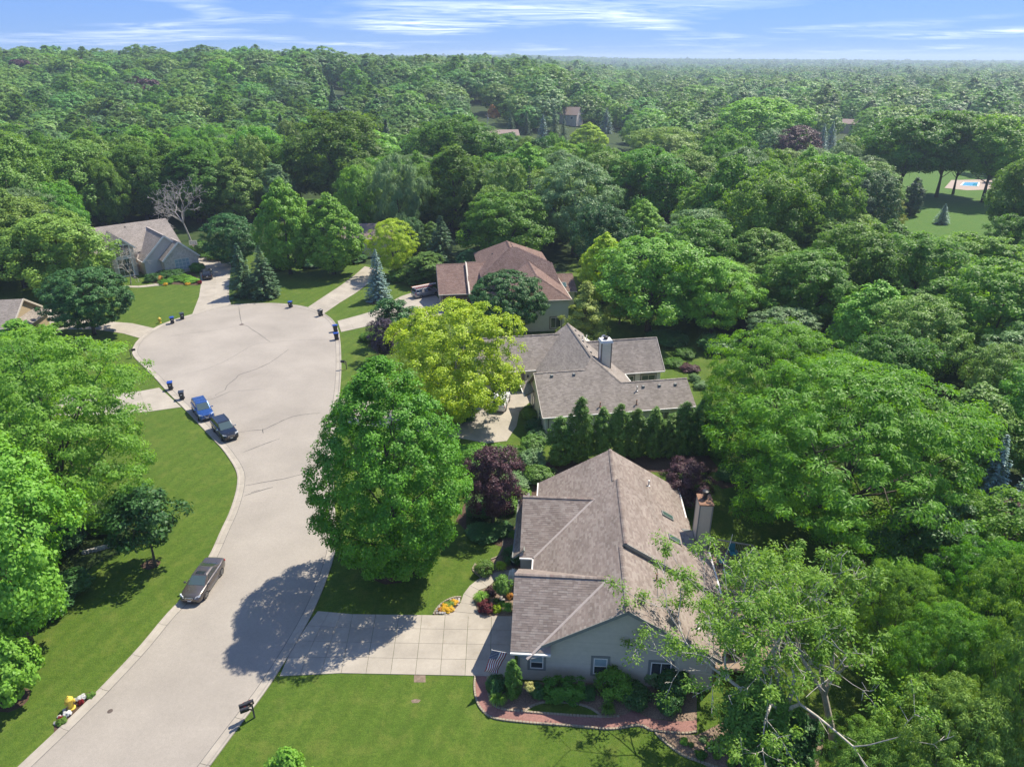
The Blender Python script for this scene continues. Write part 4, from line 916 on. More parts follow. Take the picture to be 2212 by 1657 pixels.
M_CREAM = plain('cream_trim', (.50, .45, .37), .55, noise=.05)
M_TANS = plain('tan_siding', (.36, .28, .17), .6, noise=.06, scale=3)
M_TAUPE = plain('taupe_siding', (.48, .445, .39), .6, noise=.06, scale=3)
M_FLASH = plain('valley_flashing', (.36, .31, .27), .5, noise=.1)
M_DARK = plain('dark_recess', (.02, .02, .02), .7)
M_BLACKM = plain('black_metal', (.018, .018, .020), .45, noise=.1)
M_RUST = plain('rusty_metal', (.23, .115, .06), .75, noise=.35, scale=5)
M_STEEL = plain('galvanised_steel', (.45, .46, .47), .35, .8, noise=.1)
def glass_mat():
    m, t, b = new_mat('window_glass'); b.inputs['Base Color'].default_value = (.035, .045, .05, 1); b.inputs['Roughness'].default_value = .06; b.inputs['Specular IOR Level'].default_value = .9; return m
M_GLASS = glass_mat()
M_BLIND = plain('window_blind', (.25, .33, .35), .35, noise=.1, scale=2)
def brick_mat(name, c1, c2, mortar, rz=0):
    m, t, b = new_mat(name); geo = t.nodes.new('ShaderNodeTexCoord'); mp = t.nodes.new('ShaderNodeMapping'); t.links.new(geo.outputs['Object'], mp.inputs[0]); mp.inputs['Rotation'].default_value = (0, 0, -rz)
    sx_ = t.nodes.new('ShaderNodeSeparateXYZ'); t.links.new(mp.outputs[0], sx_.inputs[0]); ad = t.nodes.new('ShaderNodeMath'); t.links.new(sx_.outputs[0], ad.inputs[0]); t.links.new(sx_.outputs[1], ad.inputs[1])
    cb_ = t.nodes.new('ShaderNodeCombineXYZ'); t.links.new(ad.outputs[0], cb_.inputs[0]); t.links.new(sx_.outputs[2], cb_.inputs[1])
    br_ = t.nodes.new('ShaderNodeTexBrick'); t.links.new(cb_.outputs[0], br_.inputs[0]); br_.inputs['Scale'].default_value = 4.5
    br_.inputs['Color1'].default_value = (*c1, 1); br_.inputs['Color2'].default_value = (*c2, 1); br_.inputs['Mortar'].default_value = (*mortar, 1); br_.inputs['Mortar Size'].default_value = .025
    n = noise(t, 2.5, 5); vm = t.nodes.new('ShaderNodeVectorMath'); vm.operation = 'SCALE'; t.links.new(br_.outputs[0], vm.inputs[0]); t.links.new(maprange(t, n.outputs[0], .3, .7, .8, 1.2), vm.inputs['Scale']); t.links.new(vm.outputs[0], b.inputs['Base Color'])
    bp = t.nodes.new('ShaderNodeBump'); bp.inputs['Strength'].default_value = .5; bp.inputs['Distance'].default_value = .01; t.links.new(br_.outputs['Fac'], bp.inputs['Height']); bp.invert = True; t.links.new(bp.outputs[0], b.inputs['Normal'])
    b.inputs['Roughness'].default_value = .9; return m
M_BRTAN = brick_mat('tan_brick', (.54, .46, .375), (.43, .36, .30), (.58, .53, .47))
M_BRRED = brick_mat('red_brown_brick', (.14, .065, .05), (.095, .05, .042), (.20, .16, .14))

class House:
    def __init__(s, name, O, ang, label, sh, wall, group=None, cat='house'):
        s.O = Vector((O[0], O[1], 0)); a = math.radians(ang); s.ex = Vector((math.cos(a), math.sin(a), 0)); s.ey = Vector((-math.sin(a), math.cos(a), 0)); s.a = a
        s.root = empty(name, (O[0], O[1], 0), a, label, cat, group); s.sh = sh; s.wallm = wall
        s.roof = MB(); s.tabs = [[], [], []]; s.wall = MB(); s.trim = MB(); s.flash = MB(); s.sid = MB(); s.planes = []; s.roofo = None
    # all in house coordinates (x right, y away, z up)
    def plane(s, pts, shingles=True, th=.16):
        """one roof plane; first two points are the lower (eave) edge"""
        P = [Vector(p) for p in pts]; s.roof.slab([tuple(p) for p in P], th); s.planes.append(P)
        if not shingles: return
        u = (P[1]-P[0]).normalized(); n = (P[1]-P[0]).cross(P[-1]-P[0]).normalized()
        if n.z < 0: n = -n
        v = n.cross(u).normalized()
        if v.z < 0: v = -v
        Q = [((p-P[0]).dot(u), (p-P[0]).dot(v)) for p in P]; vm = max(q_[1] for q_ in Q); v0 = min(q_[1] for q_ in Q)
        def scan(y):
            xs = []
            for (x1, y1), (x2, y2) in zip(Q, Q[1:]+Q[:1]):
                if (y1 > y) != (y2 > y): xs.append(x1+(x2-x1)*(y-y1)/(y2-y1))
            return sorted(xs)
        ex = .17; y = v0; Rr_ = random.Random(int(vm*1000))
        Vs, Fs, Ts = s.tabs
        while y < vm-.02:
            y2 = min(y+ex, vm); a = scan(y+.004); b = scan(y2-.004); 
            if len(a) != len(b): a = b = scan((y+y2)/2)
            for k in range(0, len(a)-1, 2):
                lo, hi = min(a[k], b[k]), max(a[k+1], b[k+1]); x = lo-Rr_.uniform(0, .3)
                while x < hi:
                    w_ = Rr_.uniform(.22, .45); x1, x2 = x, x+w_-.006; lift = Rr_.choice((.008, .014))
                    c0, c1, c2, c3 = max(x1, a[k]), min(x2, a[k+1]), min(x2, b[k+1]), max(x1, b[k])
                    if c1 > c0 and c2 > c3 or (c1 > c0+.02) or (c2 > c3+.02):
                        c1 = max(c1, c0); c2 = max(c2, c3); i = len(Vs)
                        Vs += [P[0]+u*c0+v*y+n*(lift+.004), P[0]+u*c1+v*y+n*(lift+.004), P[0]+u*c2+v*y2+n*.006, P[0]+u*c3+v*y2+n*.006, P[0]+u*c0+v*y, P[0]+u*c1+v*y]
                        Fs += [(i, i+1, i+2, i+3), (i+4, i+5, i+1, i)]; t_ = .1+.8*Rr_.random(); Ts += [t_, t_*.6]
                    x += w_
            y = y2
    def line(s, a, b, wd=.10, ht=.10, mb=None, dz=0):
        (mb or s.trim).bar((a[0], a[1], a[2]+dz), (b[0], b[1], b[2]+dz), wd, ht)
    def ridge(s, a, b):
        """overlapping ridge caps"""
        a, b = Vector(a), Vector(b); n = max(1, int((b-a).length/.28)); Vs, Fs, Ts = s.tabs; d = (b-a).normalized(); r = d.cross(Vector((0, 0, 1))).normalized()*.15
        for k in range(n):
            p, q_ = a.lerp(b, k/n), a.lerp(b, (k+1.1)/n); i = len(Vs); z1, z2 = Vector((0, 0, .075)), Vector((0, 0, .05)); dn = Vector((0, 0, .035))
            Vs += [p-r+z1-dn*2, p+z1, p+r+z1-dn*2, q_-r+z2-dn*2, q_+z2, q_+r+z2-dn*2]; Fs += [(i, i+1, i+4, i+3), (i+1, i+2, i+5, i+4)]; t_ = rnd.random(); Ts += [t_, t_]
    def body(s, x0, x1, y0, y1, z1, z0=-.05): s.wall.prism([(x0, y0), (x1, y0), (x1, y1), (x0, y1)], z0, z1)
    def gable(s, pts):
        """closed wall prism from a vertical outline: pts = (front outline, back outline)"""
        f, k = pts; n = len(f); i = len(s.wall.v); s.wall.v += [tuple(p) for p in f]+[tuple(p) for p in k]
        s.wall.f.append(list(range(i, i+n))); s.wall.f.append(list(range(i+n, i+2*n))[::-1])
        for j in range(n): s.wall.f.append([i+j, i+n+j, i+n+(j+1) % n, i+(j+1) % n])
        s.wall.m += [0]*(n+2)
    def siding(s, O, u, outline, out, mat, exp=.12, single=False, name='siding_board'):
        """lap boards over a vertical wall; outline in (u, z); boards as single parts or one joined part"""
        O, u, out = Vector(O), Vector(u).normalized(), Vector(out).normalized(); z0 = min(p[1] for p in outline); z1 = max(p[1] for p in outline)
        def scan(z):
            xs = []
            for (a, b), (c_, d) in zip(outline, outline[1:]+outline[:1]):
                if (b > z) != (d > z): xs.append(a+(c_-a)*(z-b)/(d-b))
            return sorted(xs)
        z = z0; mb = MB()
        while z < z1-.03:
            zt = min(z+exp, z1); a = scan(z+.01); b = scan(zt-.01)
            if len(a) != len(b): a = b = scan((z+zt)/2)
            for k in range(0, len(a)-1, 2):
                m = MB() if single else mb; i = len(m.v); up_ = Vector((0, 0, 1))
                for x, zz, d in ((a[k], z, .042), (a[k+1], z, .042), (b[k+1], zt, .008), (b[k], zt, .008), (a[k], z, 0), (a[k+1], z, 0), (b[k+1], zt, 0), (b[k], zt, 0)): m.v.append(tuple(O+u*x+up_*zz+out*d))
                for f in ([0,1,2,3],[4,5,1,0],[4,0,3,7],[1,5,6,2],[3,2,6,7]): m.f.append([i+j for j in f]); m.m.append(0)
                if single: m.build(name, mat, s.root)
            z = zt
        if not single:
            o = mb.build('siding', mat, s.root); o['kind'] = 'stuff'
    def window(s, c, u, out, w_, h, frame=M_WHITE, glass=None, casing=None, nx=1, ny=2, blind=False, name='window', arch=False):
        """window with frame, casing and panes; c = centre"""
        c, u, out = Vector(c), Vector(u).normalized(), Vector(out).normalized(); up_ = Vector((0, 0, 1)); fm = MB()
        def bx_(mb, du, dz, su, sz, d0, d1):
            i = len(mb.v)
            for d in (d0, d1):
                for a, b in ((-1, -1), (1, -1), (1, 1), (-1, 1)): mb.v.append(tuple(c+u*(du+a*su/2)+up_*(dz+b*sz/2)+out*d))
            for f in ([0,3,2,1],[4,5,6,7],[0,1,5,4],[1,2,6,5],[2,3,7,6],[3,0,4,7]): mb.f.append([i+j for j in f]); mb.m.append(mb.cur)
        mats = [frame]
        if casing:
            mats.append(casing); fm.cur = 1; k = .18
            for du, dz, su, sz in ((0, h/2+k/2, w_+2*k, k), (0, -h/2-k/2, w_+2*k, k), (-w_/2-k/2, 0, k, h), (w_/2+k/2, 0, k, h)): bx_(fm, du, dz, su, sz, .0, .055)
            fm.cur = 0
        e = .07
        for du, dz, su, sz in ((0, h/2-e/2, w_, e), (0, -h/2+e/2, w_, e), (-w_/2+e/2, 0, e, h-2*e), (w_/2-e/2, 0, e, h-2*e)): bx_(fm, du, dz, su, sz, .0, .075)
        for i in range(1, nx): bx_(fm, -w_/2+w_*i/nx, 0, .05, h-2*e, 0, .068)
        for j in range(1, ny): bx_(fm, 0, -h/2+h*j/ny, w_-2*e, .055, 0, .065)
        o = fm.build(name, mats, s.root)
        for i in range(nx):
            for j in range(ny):
                pm = MB(); bx_(pm, -w_/2+w_*(i+.5)/nx, -h/2+h*(j+.5)/ny, w_/nx-.05, h/ny-.05, .0, .045+.002*((i+j) % 2)); pm.build('pane', M_BLIND if blind and j == ny-1 else (glass or M_GLASS), o)
        return o
    def gutter(s, a, b, mat=M_WHITE):
        m = MB(); m.bar((a[0], a[1], a[2]-.06), (b[0], b[1], b[2]-.06), .12, .13); m.build('gutter', mat, s.root)
    def valley(s, a, b, wd=.26): s.flash.bar((a[0], a[1], a[2]+.03), (b[0], b[1], b[2]+.03), wd, .05)
    def vent(s, p, n, kind='box'):
        m = MB(); 
        if kind == 'box': m.box((p[0], p[1], p[2]+.09), (.34, .34, .18), taper=.82); m.build('roof_vent', M_SAGED, s.roofo)
        elif kind == 'slot': m.box((p[0], p[1], p[2]+.06), (.28, .34, .12), taper=.7); m.build('roof_vent', M_BLACKM, s.roofo)
        else:
            m.lathe([(.14, -.02), (.14, .03), (.06, .05), (.06, .5), (.09, .5), (.09, .58), (.02, .6)], p, 12); m.build('vent_pipe', {'rust': M_RUST, 'white': M_WHITE, 'steel': M_STEEL}[kind], s.roofo)
    def skylight(s, p, u, v, w_, h):
        u, v = Vector(u).normalized(), Vector(v).normalized(); n = u.cross(v); n = n if n.z > 0 else -n; p = Vector(p)
        m = MB(); i = 0
        for d, k in ((-.02, 1), (.13, 1)):
            for a, b in ((-1, -1), (1, -1), (1, 1), (-1, 1)): m.v.append(tuple(p+u*a*w_/2+v*b*h/2+n*d))
        for f in ([0,3,2,1],[4,5,6,7],[0,1,5,4],[1,2,6,5],[2,3,7,6],[3,0,4,7]): m.f.append(f); m.m.append(0)
        o = m.build('skylight', M_SAGED, s.roofo); m = MB()
        for d in (.1, .135):
            for a, b in ((-1, -1), (1, -1), (1, 1), (-1, 1)): m.v.append(tuple(p+u*a*(w_/2-.07)+v*b*(h/2-.07)+n*d))
        for f in ([0,3,2,1],[4,5,6,7],[0,1,5,4],[1,2,6,5],[2,3,7,6],[3,0,4,7]): m.f.append(f); m.m.append(0)
        m.build('pane', M_SKY, o)
    def finish(s, wall_name='wall', trimm=M_WHITE, roof_edge=None):
        s.roofo = s.roof.build('roof', roof_edge or M_SAGED, s.root)
        if s.tabs[0]:
            me = np_mesh('shingles', np.array([tuple(v) for v in s.tabs[0]]), np.array(s.tabs[1]), s.sh, np.array(s.tabs[2]), flat=True); o = link('shingles', me, s.roofo); o['kind'] = 'stuff'
        if s.wall.v: s.wall.build(wall_name, s.wallm, s.root)
        if s.trim.v: s.trim.build('trim', trimm, s.root)
        if s.flash.v: s.flash.build('valley_flashing', M_FLASH, s.roofo)
M_SKY = plain('skylight_glass', (.05, .09, .075), .12, spec=.8)
X_, Y_ = Vector((1, 0, 0)), Vector((0, 1, 0))

# ---------------- near house (brown shingles, sage siding)
h = House('near_house', (7.64, 36.21), -4.05, 'near house with brown shingle roof, sage siding and a front garage wing', SH_BROWN, M_SAGE)
zr, k, el = 6.9, .6, 6.6
zw = lambda x: zr+k*x          # west slope
LEN = 21.4
# wings: near ridge y=4.0 z=6.3 slope .717 ; far ridge y=14.6 z=5.9 slope .655
W1y, W1z, W1k = 4.0, 6.3, .717; W2y, W2z, W2k = 14.6, 5.9, .655; WX = -7.75
m1 = (W1z-zr)/k; m2 = (W2z-zr)/k
ze = zw(-el)
v1 = W1y-(W1z-ze)/W1k; v1n = W1y+(W1z-ze)/W1k; v2 = W2y-(W2z-ze)/W2k; v2n = W2y+(W2z-ze)/W2k
h.plane([(-el, v1n, ze), (-el, v2, ze), (m2, W2y, W2z), (-el, v2n, ze), (-el, LEN, ze), (0, LEN, zr), (0, 16, zr), (.35, 16, zr+.21), (.35, 7, zr+.21), (0, 7, zr), (0, 0, zr), (-el, 0, ze), (-el, v1, ze), (m1, W1y, W1z)])
h.plane([(el, 0, zr-k*el), (el, 7, zr-k*el), (0, 7, zr), (0, 0, zr)])
eb = 7.9; zb = lambda x: zr+.21-k*(x-.35)
h.plane([(eb, 7, zb(eb)), (eb, 12.4, zb(eb)), (6.6, 12.4, zb(6.6)), (6.6, 16, zb(6.6)), (.35, 16, zr+.21), (.35, 7, zr+.21)])
h.plane([(el, 16, zr-k*el), (el, LEN, zr-k*el), (0, LEN, zr), (0, 16, zr)])
ys = -.35; zs = W1z-W1k*(W1y-ys)
h.plane([(WX, ys, zs), (-5.0, ys, zs), (-5.0, .30, W1z-W1k*(W1y-.30)), (-el+.02, v1, ze-.02), (m1, W1y, W1z), (WX, W1y, W1z)])
h.plane([(-el, v1n, ze), (WX, v1n, ze), (WX, W1y, W1z), (m1, W1y, W1z)])
h.plane([(WX, v2, ze), (-el, v2, ze), (m2, W2y, W2z), (WX, W2y, W2z)])
h.plane([(-el, v2n, ze), (WX, v2n, ze), (WX, W2y, W2z), (m2, W2y, W2z)])
h.plane([(WX-.55, v2+.3, 2.7), (WX-.55, v2n-.3, 2.7), (WX+.3, v2n-.3, 3.5), (WX+.3, v2+.3, 3.5)])
h.finish(roof_edge=M_SAGED)
# solid walls
wl = MB()
def gab(x0, x1, y0, y1, xm, ez, rz_):
    i = len(wl.v)
    for y in (y0, y1): wl.v += [(x0, y, -.05), (x1, y, -.05), (x1, y, ez(x1)), (xm, y, rz_), (x0, y, ez(x0))]
    wl.f += [[i, i+1, i+2, i+3, i+4], [i+9, i+8, i+7, i+6, i+5]]+[[i+j, i+5+j, i+5+(j+1) % 5, i+(j+1) % 5] for j in range(5)]; wl.m += [0]*7
gab(-6.15, 6.15, .35, LEN-.35, 0, lambda x: zr-.24-k*abs(x), zr-.24)
def gabx(x0, x1, y0, y1, ym, zrr, kk):
    i = len(wl.v); f = lambda y: zrr-.24-kk*abs(y-ym)
    for x in (x0, x1): wl.v += [(x, y0, -.05), (x, y0, f(y0)), (x, ym, f(ym)), (x, y1, f(y1)), (x, y1, -.05)]
    wl.f += [[i, i+1, i+2, i+3, i+4], [i+9, i+8, i+7, i+6, i+5]]+[[i+j, i+5+j, i+5+(j+1) % 5, i+(j+1) % 5] for j in range(5)]; wl.m += [0]*7
gabx(-7.2, -3, .346, v1n-.45, W1y, W1z, W1k); gabx(-7.2, -3, v2+.45, v2n-.45, W2y, W2z, W2k)
wl.prism([(-7.72, v2+.75), (-7.2, v2+.75), (-7.2, v2n-.75), (-7.72, v2n-.75)], -.05, 2.75)
wl.prism([(6.1, 7.35), (7.45, 7.35), (7.45, 12.1), (6.1, 12.1)], -.05, zb(7.45)-.25)
wl.build('wall', M_SAGE, h.root)
# front gable siding as single boards
zg = lambda x: zr-.26-k*abs(x)
h.siding((0, .35, 0), (1, 0, 0), [(-7.2, .25), (6.15, .25), (6.15, zg(6.15)), (0, zg(0)), (-5.15, zg(-5.15)), (-5.15, 2.72), (-7.2, 2.72)], (0, -1, 0), M_SAGE, .15, True)
# corner boards, rake boards, gutters, flashing
t = MB()
for x in (-7.2, 6.15): t.box((x, .31, 1.4), (.13, .12, 2.9))
t.build('corner_board', M_SAGED, h.root)
t = MB()
for a, b in (((0, .02, zr-.10), (-el, .02, ze-.10)), ((0, .02, zr-.10), (el, .02, ze-.10)), ((.35, 7.0, zr+.11), (eb, 7.0, zb(eb)-.10))): t.bar(a, b, .05, .24)
t.build('rake_board', M_SAGED, h.root)
t = MB(); t.slab([(.35, 7.06, zr+.04), (eb, 7.06, zb(eb)-.17), (eb, 7.06, zb(eb)-.45), (.35, 7.06, zr-.32)], .05); t.build('step_fascia', M_TRIMT, h.root)
h.gutter((WX, ys-.06, zs), (-5.0, ys-.06, zs), M_WHITE); h.gutter((-el-.06, v1n, ze), (-el-.06, v2, ze)); h.gutter((-el-.06, v2n, ze), (-el-.06, LEN, ze)); h.gutter((WX, v2-.06, ze), (-el, v2-.06, ze)); h.gutter((WX-.6, v2+.3, 2.7), (WX-.6, v2n-.3, 2.7), M_SAGED); h.gutter((el+.06, 16, ze), (el+.06, LEN, ze)); h.gutter((eb+.06, 7.1, zb(eb)), (eb+.06, 12.4, zb(eb)))
h.valley((m1, W1y, W1z), (-el, v1, ze), .2); h.valley((m2, W2y, W2z), (-el, v2, ze), .2); h.flash.build('valley_flashing', M_FLASH, h.roofo)
h.tabs = [[], [], []]
for a, b in (((0, 0, zr), (0, 7, zr)), ((.35, 7, zr+.21), (.35, 16, zr+.21)), ((0, 16, zr), (0, LEN, zr)), ((WX, W1y, W1z), (m1, W1y, W1z)), ((WX, W2y, W2z), (m2, W2y, W2z))): h.ridge(a, b)
o = link('ridge_caps', np_mesh('ridge_caps', np.array([tuple(v) for v in h.tabs[0]]), np.array(h.tabs[1]), h.sh, np.array(h.tabs[2]), flat=True), h.roofo); o['kind'] = 'stuff'
hl = lambda x, y, Yl: None
h.window((-5.95, .32, 1.78), X_, -Y_, .92, 1.15, casing=M_SAGED, blind=True); h.window((-1.55, .32, 1.72), X_, -Y_, .95, 1.45, casing=M_SAGED, blind=True)
h.window((2.6, .32, 1.7), X_, -Y_, 1.4, 1.3, casing=M_SAGED, nx=2, ny=1)
for yy in (2.2, 5.9):
    m = MB(); m.box((-7.215, yy, 1.15), (.05, 2.7, 2.3)); d = m.build('garage_door', M_WHITE, h.root)
    for j in range(4):
        m = MB(); m.box((-7.245, yy, .3+.56*j), (.02, 2.6, .5)); m.build('panel', M_WHITE, d)
m = MB(); m.box((-6.17, 8.9, 1.05), (.06, 1.0, 2.1)); m.build('front_door', M_TRIMT, h.root)
h.window((-7.74, 14.6, 1.5), Y_, -X_, 1.8, 1.4, nx=2, ny=1, casing=M_SAGED)
uv = Vector((1, 0, -k)).normalized()
h.skylight((4.55, 14.4, zb(4.55)), Y_, uv, .62, 1.15); h.skylight((4.75, 11.3, zb(4.75)), Y_, uv, .62, 1.15)
h.vent((2.55, 5.15, zr-k*2.55), None, 'rust'); h.vent((3.4, 18.6, zr-k*3.4), None, 'white'); h.vent((5.2, 2.2, zr-k*5.2), None, 'white')
ch = empty('chimney', (0, 0, 0)); ch.parent = h.root
m = MB(); m.box((7.35, 13.6, 3.4), (1.05, 1.55, 6.9)); m.build('shaft', M_SAGE, ch)
m = MB()
for a, b in ((-1, -1), (1, -1), (1, 1), (-1, 1)): m.box((7.35+a*.51, 13.6+b*.76, 3.4), (.10, .10, 6.85))
m.build('corner_board', M_SAGED, ch)
m = MB(); m.box((7.35, 13.6, 6.9), (1.18, 1.68, .10)); m.build('cap', M_RUST, ch)
m = MB(); m.lathe([(.24, 0), (.2, .12), (.17, .15), (.17, .5), (.26, .5), (.26, .72), (.1, .78)], (7.35, 13.75, 6.95), 16); m.build('flue', M_BLACKM, ch)
m = MB(); m.slab([(6.7, 12.85, zb(6.7)+.06), (6.83, 14.35, zb(6.83)+.06), (5.7, 13.6, zb(5.7)+.05)], .04); m.build('cricket', M_STEEL, ch)
m = MB(); m.lathe([(.03, 0), (.03, .12), (.10, .14), (.10, .3), (.02, .33)], (5.3, .25, 2.35), 8); m.build('wall_lamp', M_WHITE, h.root)

# ---------------- middle house
h2 = h = House('middle_house', (3.63, 71.83), 9.5, 'middle house with grey shingle roofs, pale siding and a white boxed chimney', SH_GREY, M_PALE)
R1, zR = 7.3, 6.96; kw = .75; F0 = -.15
zwst = lambda x: zR-kw*(R1-x); zest = lambda x: zR-kw*(x-R1)
zS = lambda y: 2.8+.6*y
yP = (zR-2.8)/.6                       # hip start on the ridge
yl, zl = 5.4, 2.8+.6*5.4; xl = R1-(zR-zl)/kw
yr, zrr = 3.5, 2.8+.6*3.5; xr = R1+(zR-zrr)/kw
XL, XR = -.15, 18.3
h.plane([(XL, 0, 2.8), (XR, 0, 2.8), (XR, yr, zrr), (xr, yr, zrr), (R1, yP, zR), (xl, yl, zl), (XL, yl, zl)])
yln = yl+(zl-2.8)/kw
h.plane([(XL+2.0, yln, 2.8), (XL, yln, 2.8), (XL, yl, zl), (xl, yl, zl), (R1-(zR-2.8)/kw, yln, 2.8)])
yrn = yr+(zrr-2.8)/.7
h.plane([(XR, yrn, 2.8), (R1+(zR-2.8)/kw, yrn, 2.8), (xr, yr, zrr), (XR, yr, zrr)])
xwe, xee = R1-(zR-2.8)/kw, R1+(zR-2.8)/kw
LY, LZ, Lk = 18.0, 6.0, .72; ly0 = LY-(LZ-2.8)/Lk; lxv = R1-(zR-LZ)/kw
RY, RZ, Rk = 14.5, 6.0, .8; ry0 = RY-(RZ-2.8)/Rk; rxv = R1+(zR-RZ)/kw
yE = 19.2
h.plane([(xwe, yln, 2.8), (xwe, ly0, 2.8), (lxv, LY, LZ), (lxv-.6, yE, zwst(lxv-.6)), (R1, yE, zR), (R1, yP, zR), (xl, yl, zl)])
h.plane([(xee, ry0, 2.8), (xee, yrn, 2.8), (xr, yr, zrr), (R1, yP, zR), (R1, yE, zR), (rxv+1, yE, zest(rxv+1)), (rxv, RY, RZ)])
h.plane([(-5.8, ly0, 2.8), (xwe, ly0, 2.8), (lxv, LY, LZ), (-5.8, LY, LZ)])
h.plane([(lxv, 22.4, 2.8), (-5.8, 22.4, 2.8), (-5.8, LY, LZ), (lxv, LY, LZ)])
h.plane([(xee, ry0, 2.8), (18.35, ry0, 2.8), (18.35, RY, RZ), (rxv, RY, RZ)])
h.plane([(18.35, 18.5, 2.8), (rxv, 18.5, 2.8), (rxv, RY, RZ), (18.35, RY, RZ)])
h.plane([(XL-.9, 6.2, 2.75), (XL-.9, 9.6, 2.75), (XL+.2, 9.6, 3.35), (XL+.2, 6.2, 3.35)])
h.finish(roof_edge=M_TRIMT)
h.tabs = [[], [], []]
for a, b in (((XL, yl, zl), (xl, yl, zl)), ((xl, yl, zl), (R1, yP, zR)), ((R1, yP, zR), (xr, yr, zrr)), ((xr, yr, zrr), (XR, yr, zrr)), ((R1, yP, zR), (R1, yE, zR)), ((-5.8, LY, LZ), (lxv, LY, LZ)), ((rxv, RY, RZ), (18.35, RY, RZ))): h.ridge(a, b)
o = link('ridge_caps', np_mesh('ridge_caps', np.array([tuple(v) for v in h.tabs[0]]), np.array(h.tabs[1]), h.sh, np.array(h.tabs[2]), flat=True), h.roofo); o['kind'] = 'stuff'
wl = MB()
gabx(.3, 17.9, .4, yrn-.4, yr, zrr, .6); gabx(.3, 6.2, .41, yln-.4, yl, zl, .6); gab(xwe+.4, xee-.4, 8.4, yE-.3, R1, lambda x: zR-.24-kw*abs(x-R1), zR-.24)
gabx(-5.4, 5, ly0+.4, 22.0, LY, LZ, Lk); gabx(9, 17.95, ry0+.4, 18.1, RY, RZ, Rk)
wl.build('wall', M_PALE, h.root)
h.siding((0, .4, 0), X_, [(.3, .2), (17.9, .2), (17.9, 2.7), (.3, 2.7)], -Y_, M_PALE, .17)
h.siding((.3, 0, 0), -Y_, [(-yln+.5, .2), (-.45, .2), (-.45, 2.85), (-yl, zl-.3), (-yln+.5, 2.85)], -X_, M_PALE, .17)
h.siding((0, ry0+.4, 0), X_, [(12.9, .2), (17.95, .2), (17.95, 2.9), (12.9, 2.9)], -Y_, M_PALE, .17)
h.siding((0, ly0+.4, 0), X_, [(-5.4, .2), (1.9, .2), (1.9, 2.9), (-5.4, 2.9)], -Y_, M_PALE, .17)
for a, b in (((XL, -.06, 2.8), (XR, -.06, 2.8)), ((-5.8, ly0-.06, 2.8), (xwe, ly0-.06, 2.8)), ((xee, ry0-.06, 2.8), (18.35, ry0-.06, 2.8)), ((XL-.95, 6.2, 2.75), (XL-.95, 9.6, 2.75)), ((xee+.05, ry0, 2.8), (xee+.05, yrn, 2.8))): h.gutter(a, b)
m = MB()
for a, b in (((XL-.03, 0, 2.75), (XL-.03, yl, zl-.05)), ((XL-.03, yl, zl-.05), (XL-.03, yln, 2.75)), ((18.38, ry0, 2.75), (18.38, RY, RZ-.05)), ((18.38, RY, RZ-.05), (18.38, 18.5, 2.75))): m.bar(a, b, .06, .22)
m.build('rake_board', M_CREAM, h.root)
m = MB()
for x, y in ((.28, .36), (17.92, .36)): m.box((x, y, 1.4), (.16, .12, 2.8))
m.build('corner_board', M_WHITE, h.root)
m = MB(); m.bar((.62, .30, 2.7), (.62, .30, .1), .09, .09); m.build('downspout', M_TRIMT, h.root)
gx, gy = -1.75, ly0+.33
m = MB(); m.box((gx, gy, 1.15), (3.6, .08, 2.3)); d = m.build('garage_door', M_TRIMT, h.root)
for j in range(4):
    m = MB(); m.box((gx, gy-.05, .29+.57*j), (3.5, .04, .52)); m.build('panel', plain('taupe_door', (.24, .21, .17), .6), d)
m = MB()
for c_, dd in (((gx, gy-.06, 2.43), (4.1, .10, .26)), ((gx-1.95, gy-.06, 1.15), (.24, .10, 2.3)), ((gx+1.95, gy-.06, 1.15), (.24, .10, 2.3))): m.box(c_, dd)
m.build('door_casing', M_TRIMT, h.root)
m = MB(); m.lathe([(.02, 0), (.11, .06), (.13, .3), (.15, .32), (.05, .42), (.02, .5)], (.75, gy-.14, 1.65), 8); m.build('wall_lantern', M_BLACKM, h.root)
h.window((16.3, ry0+.36, 1.5), X_, -Y_, 1.9, 1.5, frame=M_CREAM, casing=M_TRIMT, nx=2, ny=2); h.window((13.7, ry0+.36, 1.25), X_, -Y_, 1.2, 2.0, frame=M_CREAM, casing=M_TRIMT, nx=2, ny=4, name='french_door')
for x in (4.5, 9.5, 14.5): h.window((x, .36, 1.6), X_, -Y_, 1.3, 1.3, casing=M_WHITE, nx=2, ny=1)
h.window((.26, 2.8, 1.5), Y_, -X_, 1.6, 1.6, casing=M_CREAM, nx=2, ny=2); h.window((.26, 7.2, 1.15), Y_, -X_, 1.0, 2.1, casing=M_CREAM, name='entry_door')
for x, y in ((1.9, yl-.55), (4.6, yl-.55)): h.vent((x, y, zS(y)), None)
for x, y in ((12.6, 2.75), (14.6, 2.75), (16.6, 2.75)): h.vent((x, y, zS(y)), None)
h.vent((11.7, 2.35, zS(2.35)), None, 'steel'); h.vent((11.2, .75, zS(.75)), None, 'rust'); h.vent((6.8, .8, zS(.8)), None, 'rust')
for y in (17.2, 15.3, 13.2, 11.2, 9.3, 7.8): h.vent((R1+.55, y, zest(R1+.55)), None, 'slot')
h.vent((R1+.75, 14.2, zest(R1+.75)), None, 'steel'); h.vent((R1+2.0, 16.6, zest(R1+2.0)), None, 'white')
ch = empty('chimney'); ch.parent = h.root; cx0, cy0 = 9.35, 8.2; zc = zest(cx0)
m = MB(); m.box((cx0, cy0, zc+1.1), (1.3, 1.15, 3.9)); m.build('shaft', M_WHITE, ch)
m = MB()
for j in range(17): m.box((cx0, cy0-.585, zc-.75+.21*j), (1.14, .03, .19)); 
o = m.build('siding', M_PALE, ch); o['kind'] = 'stuff'
m = MB()
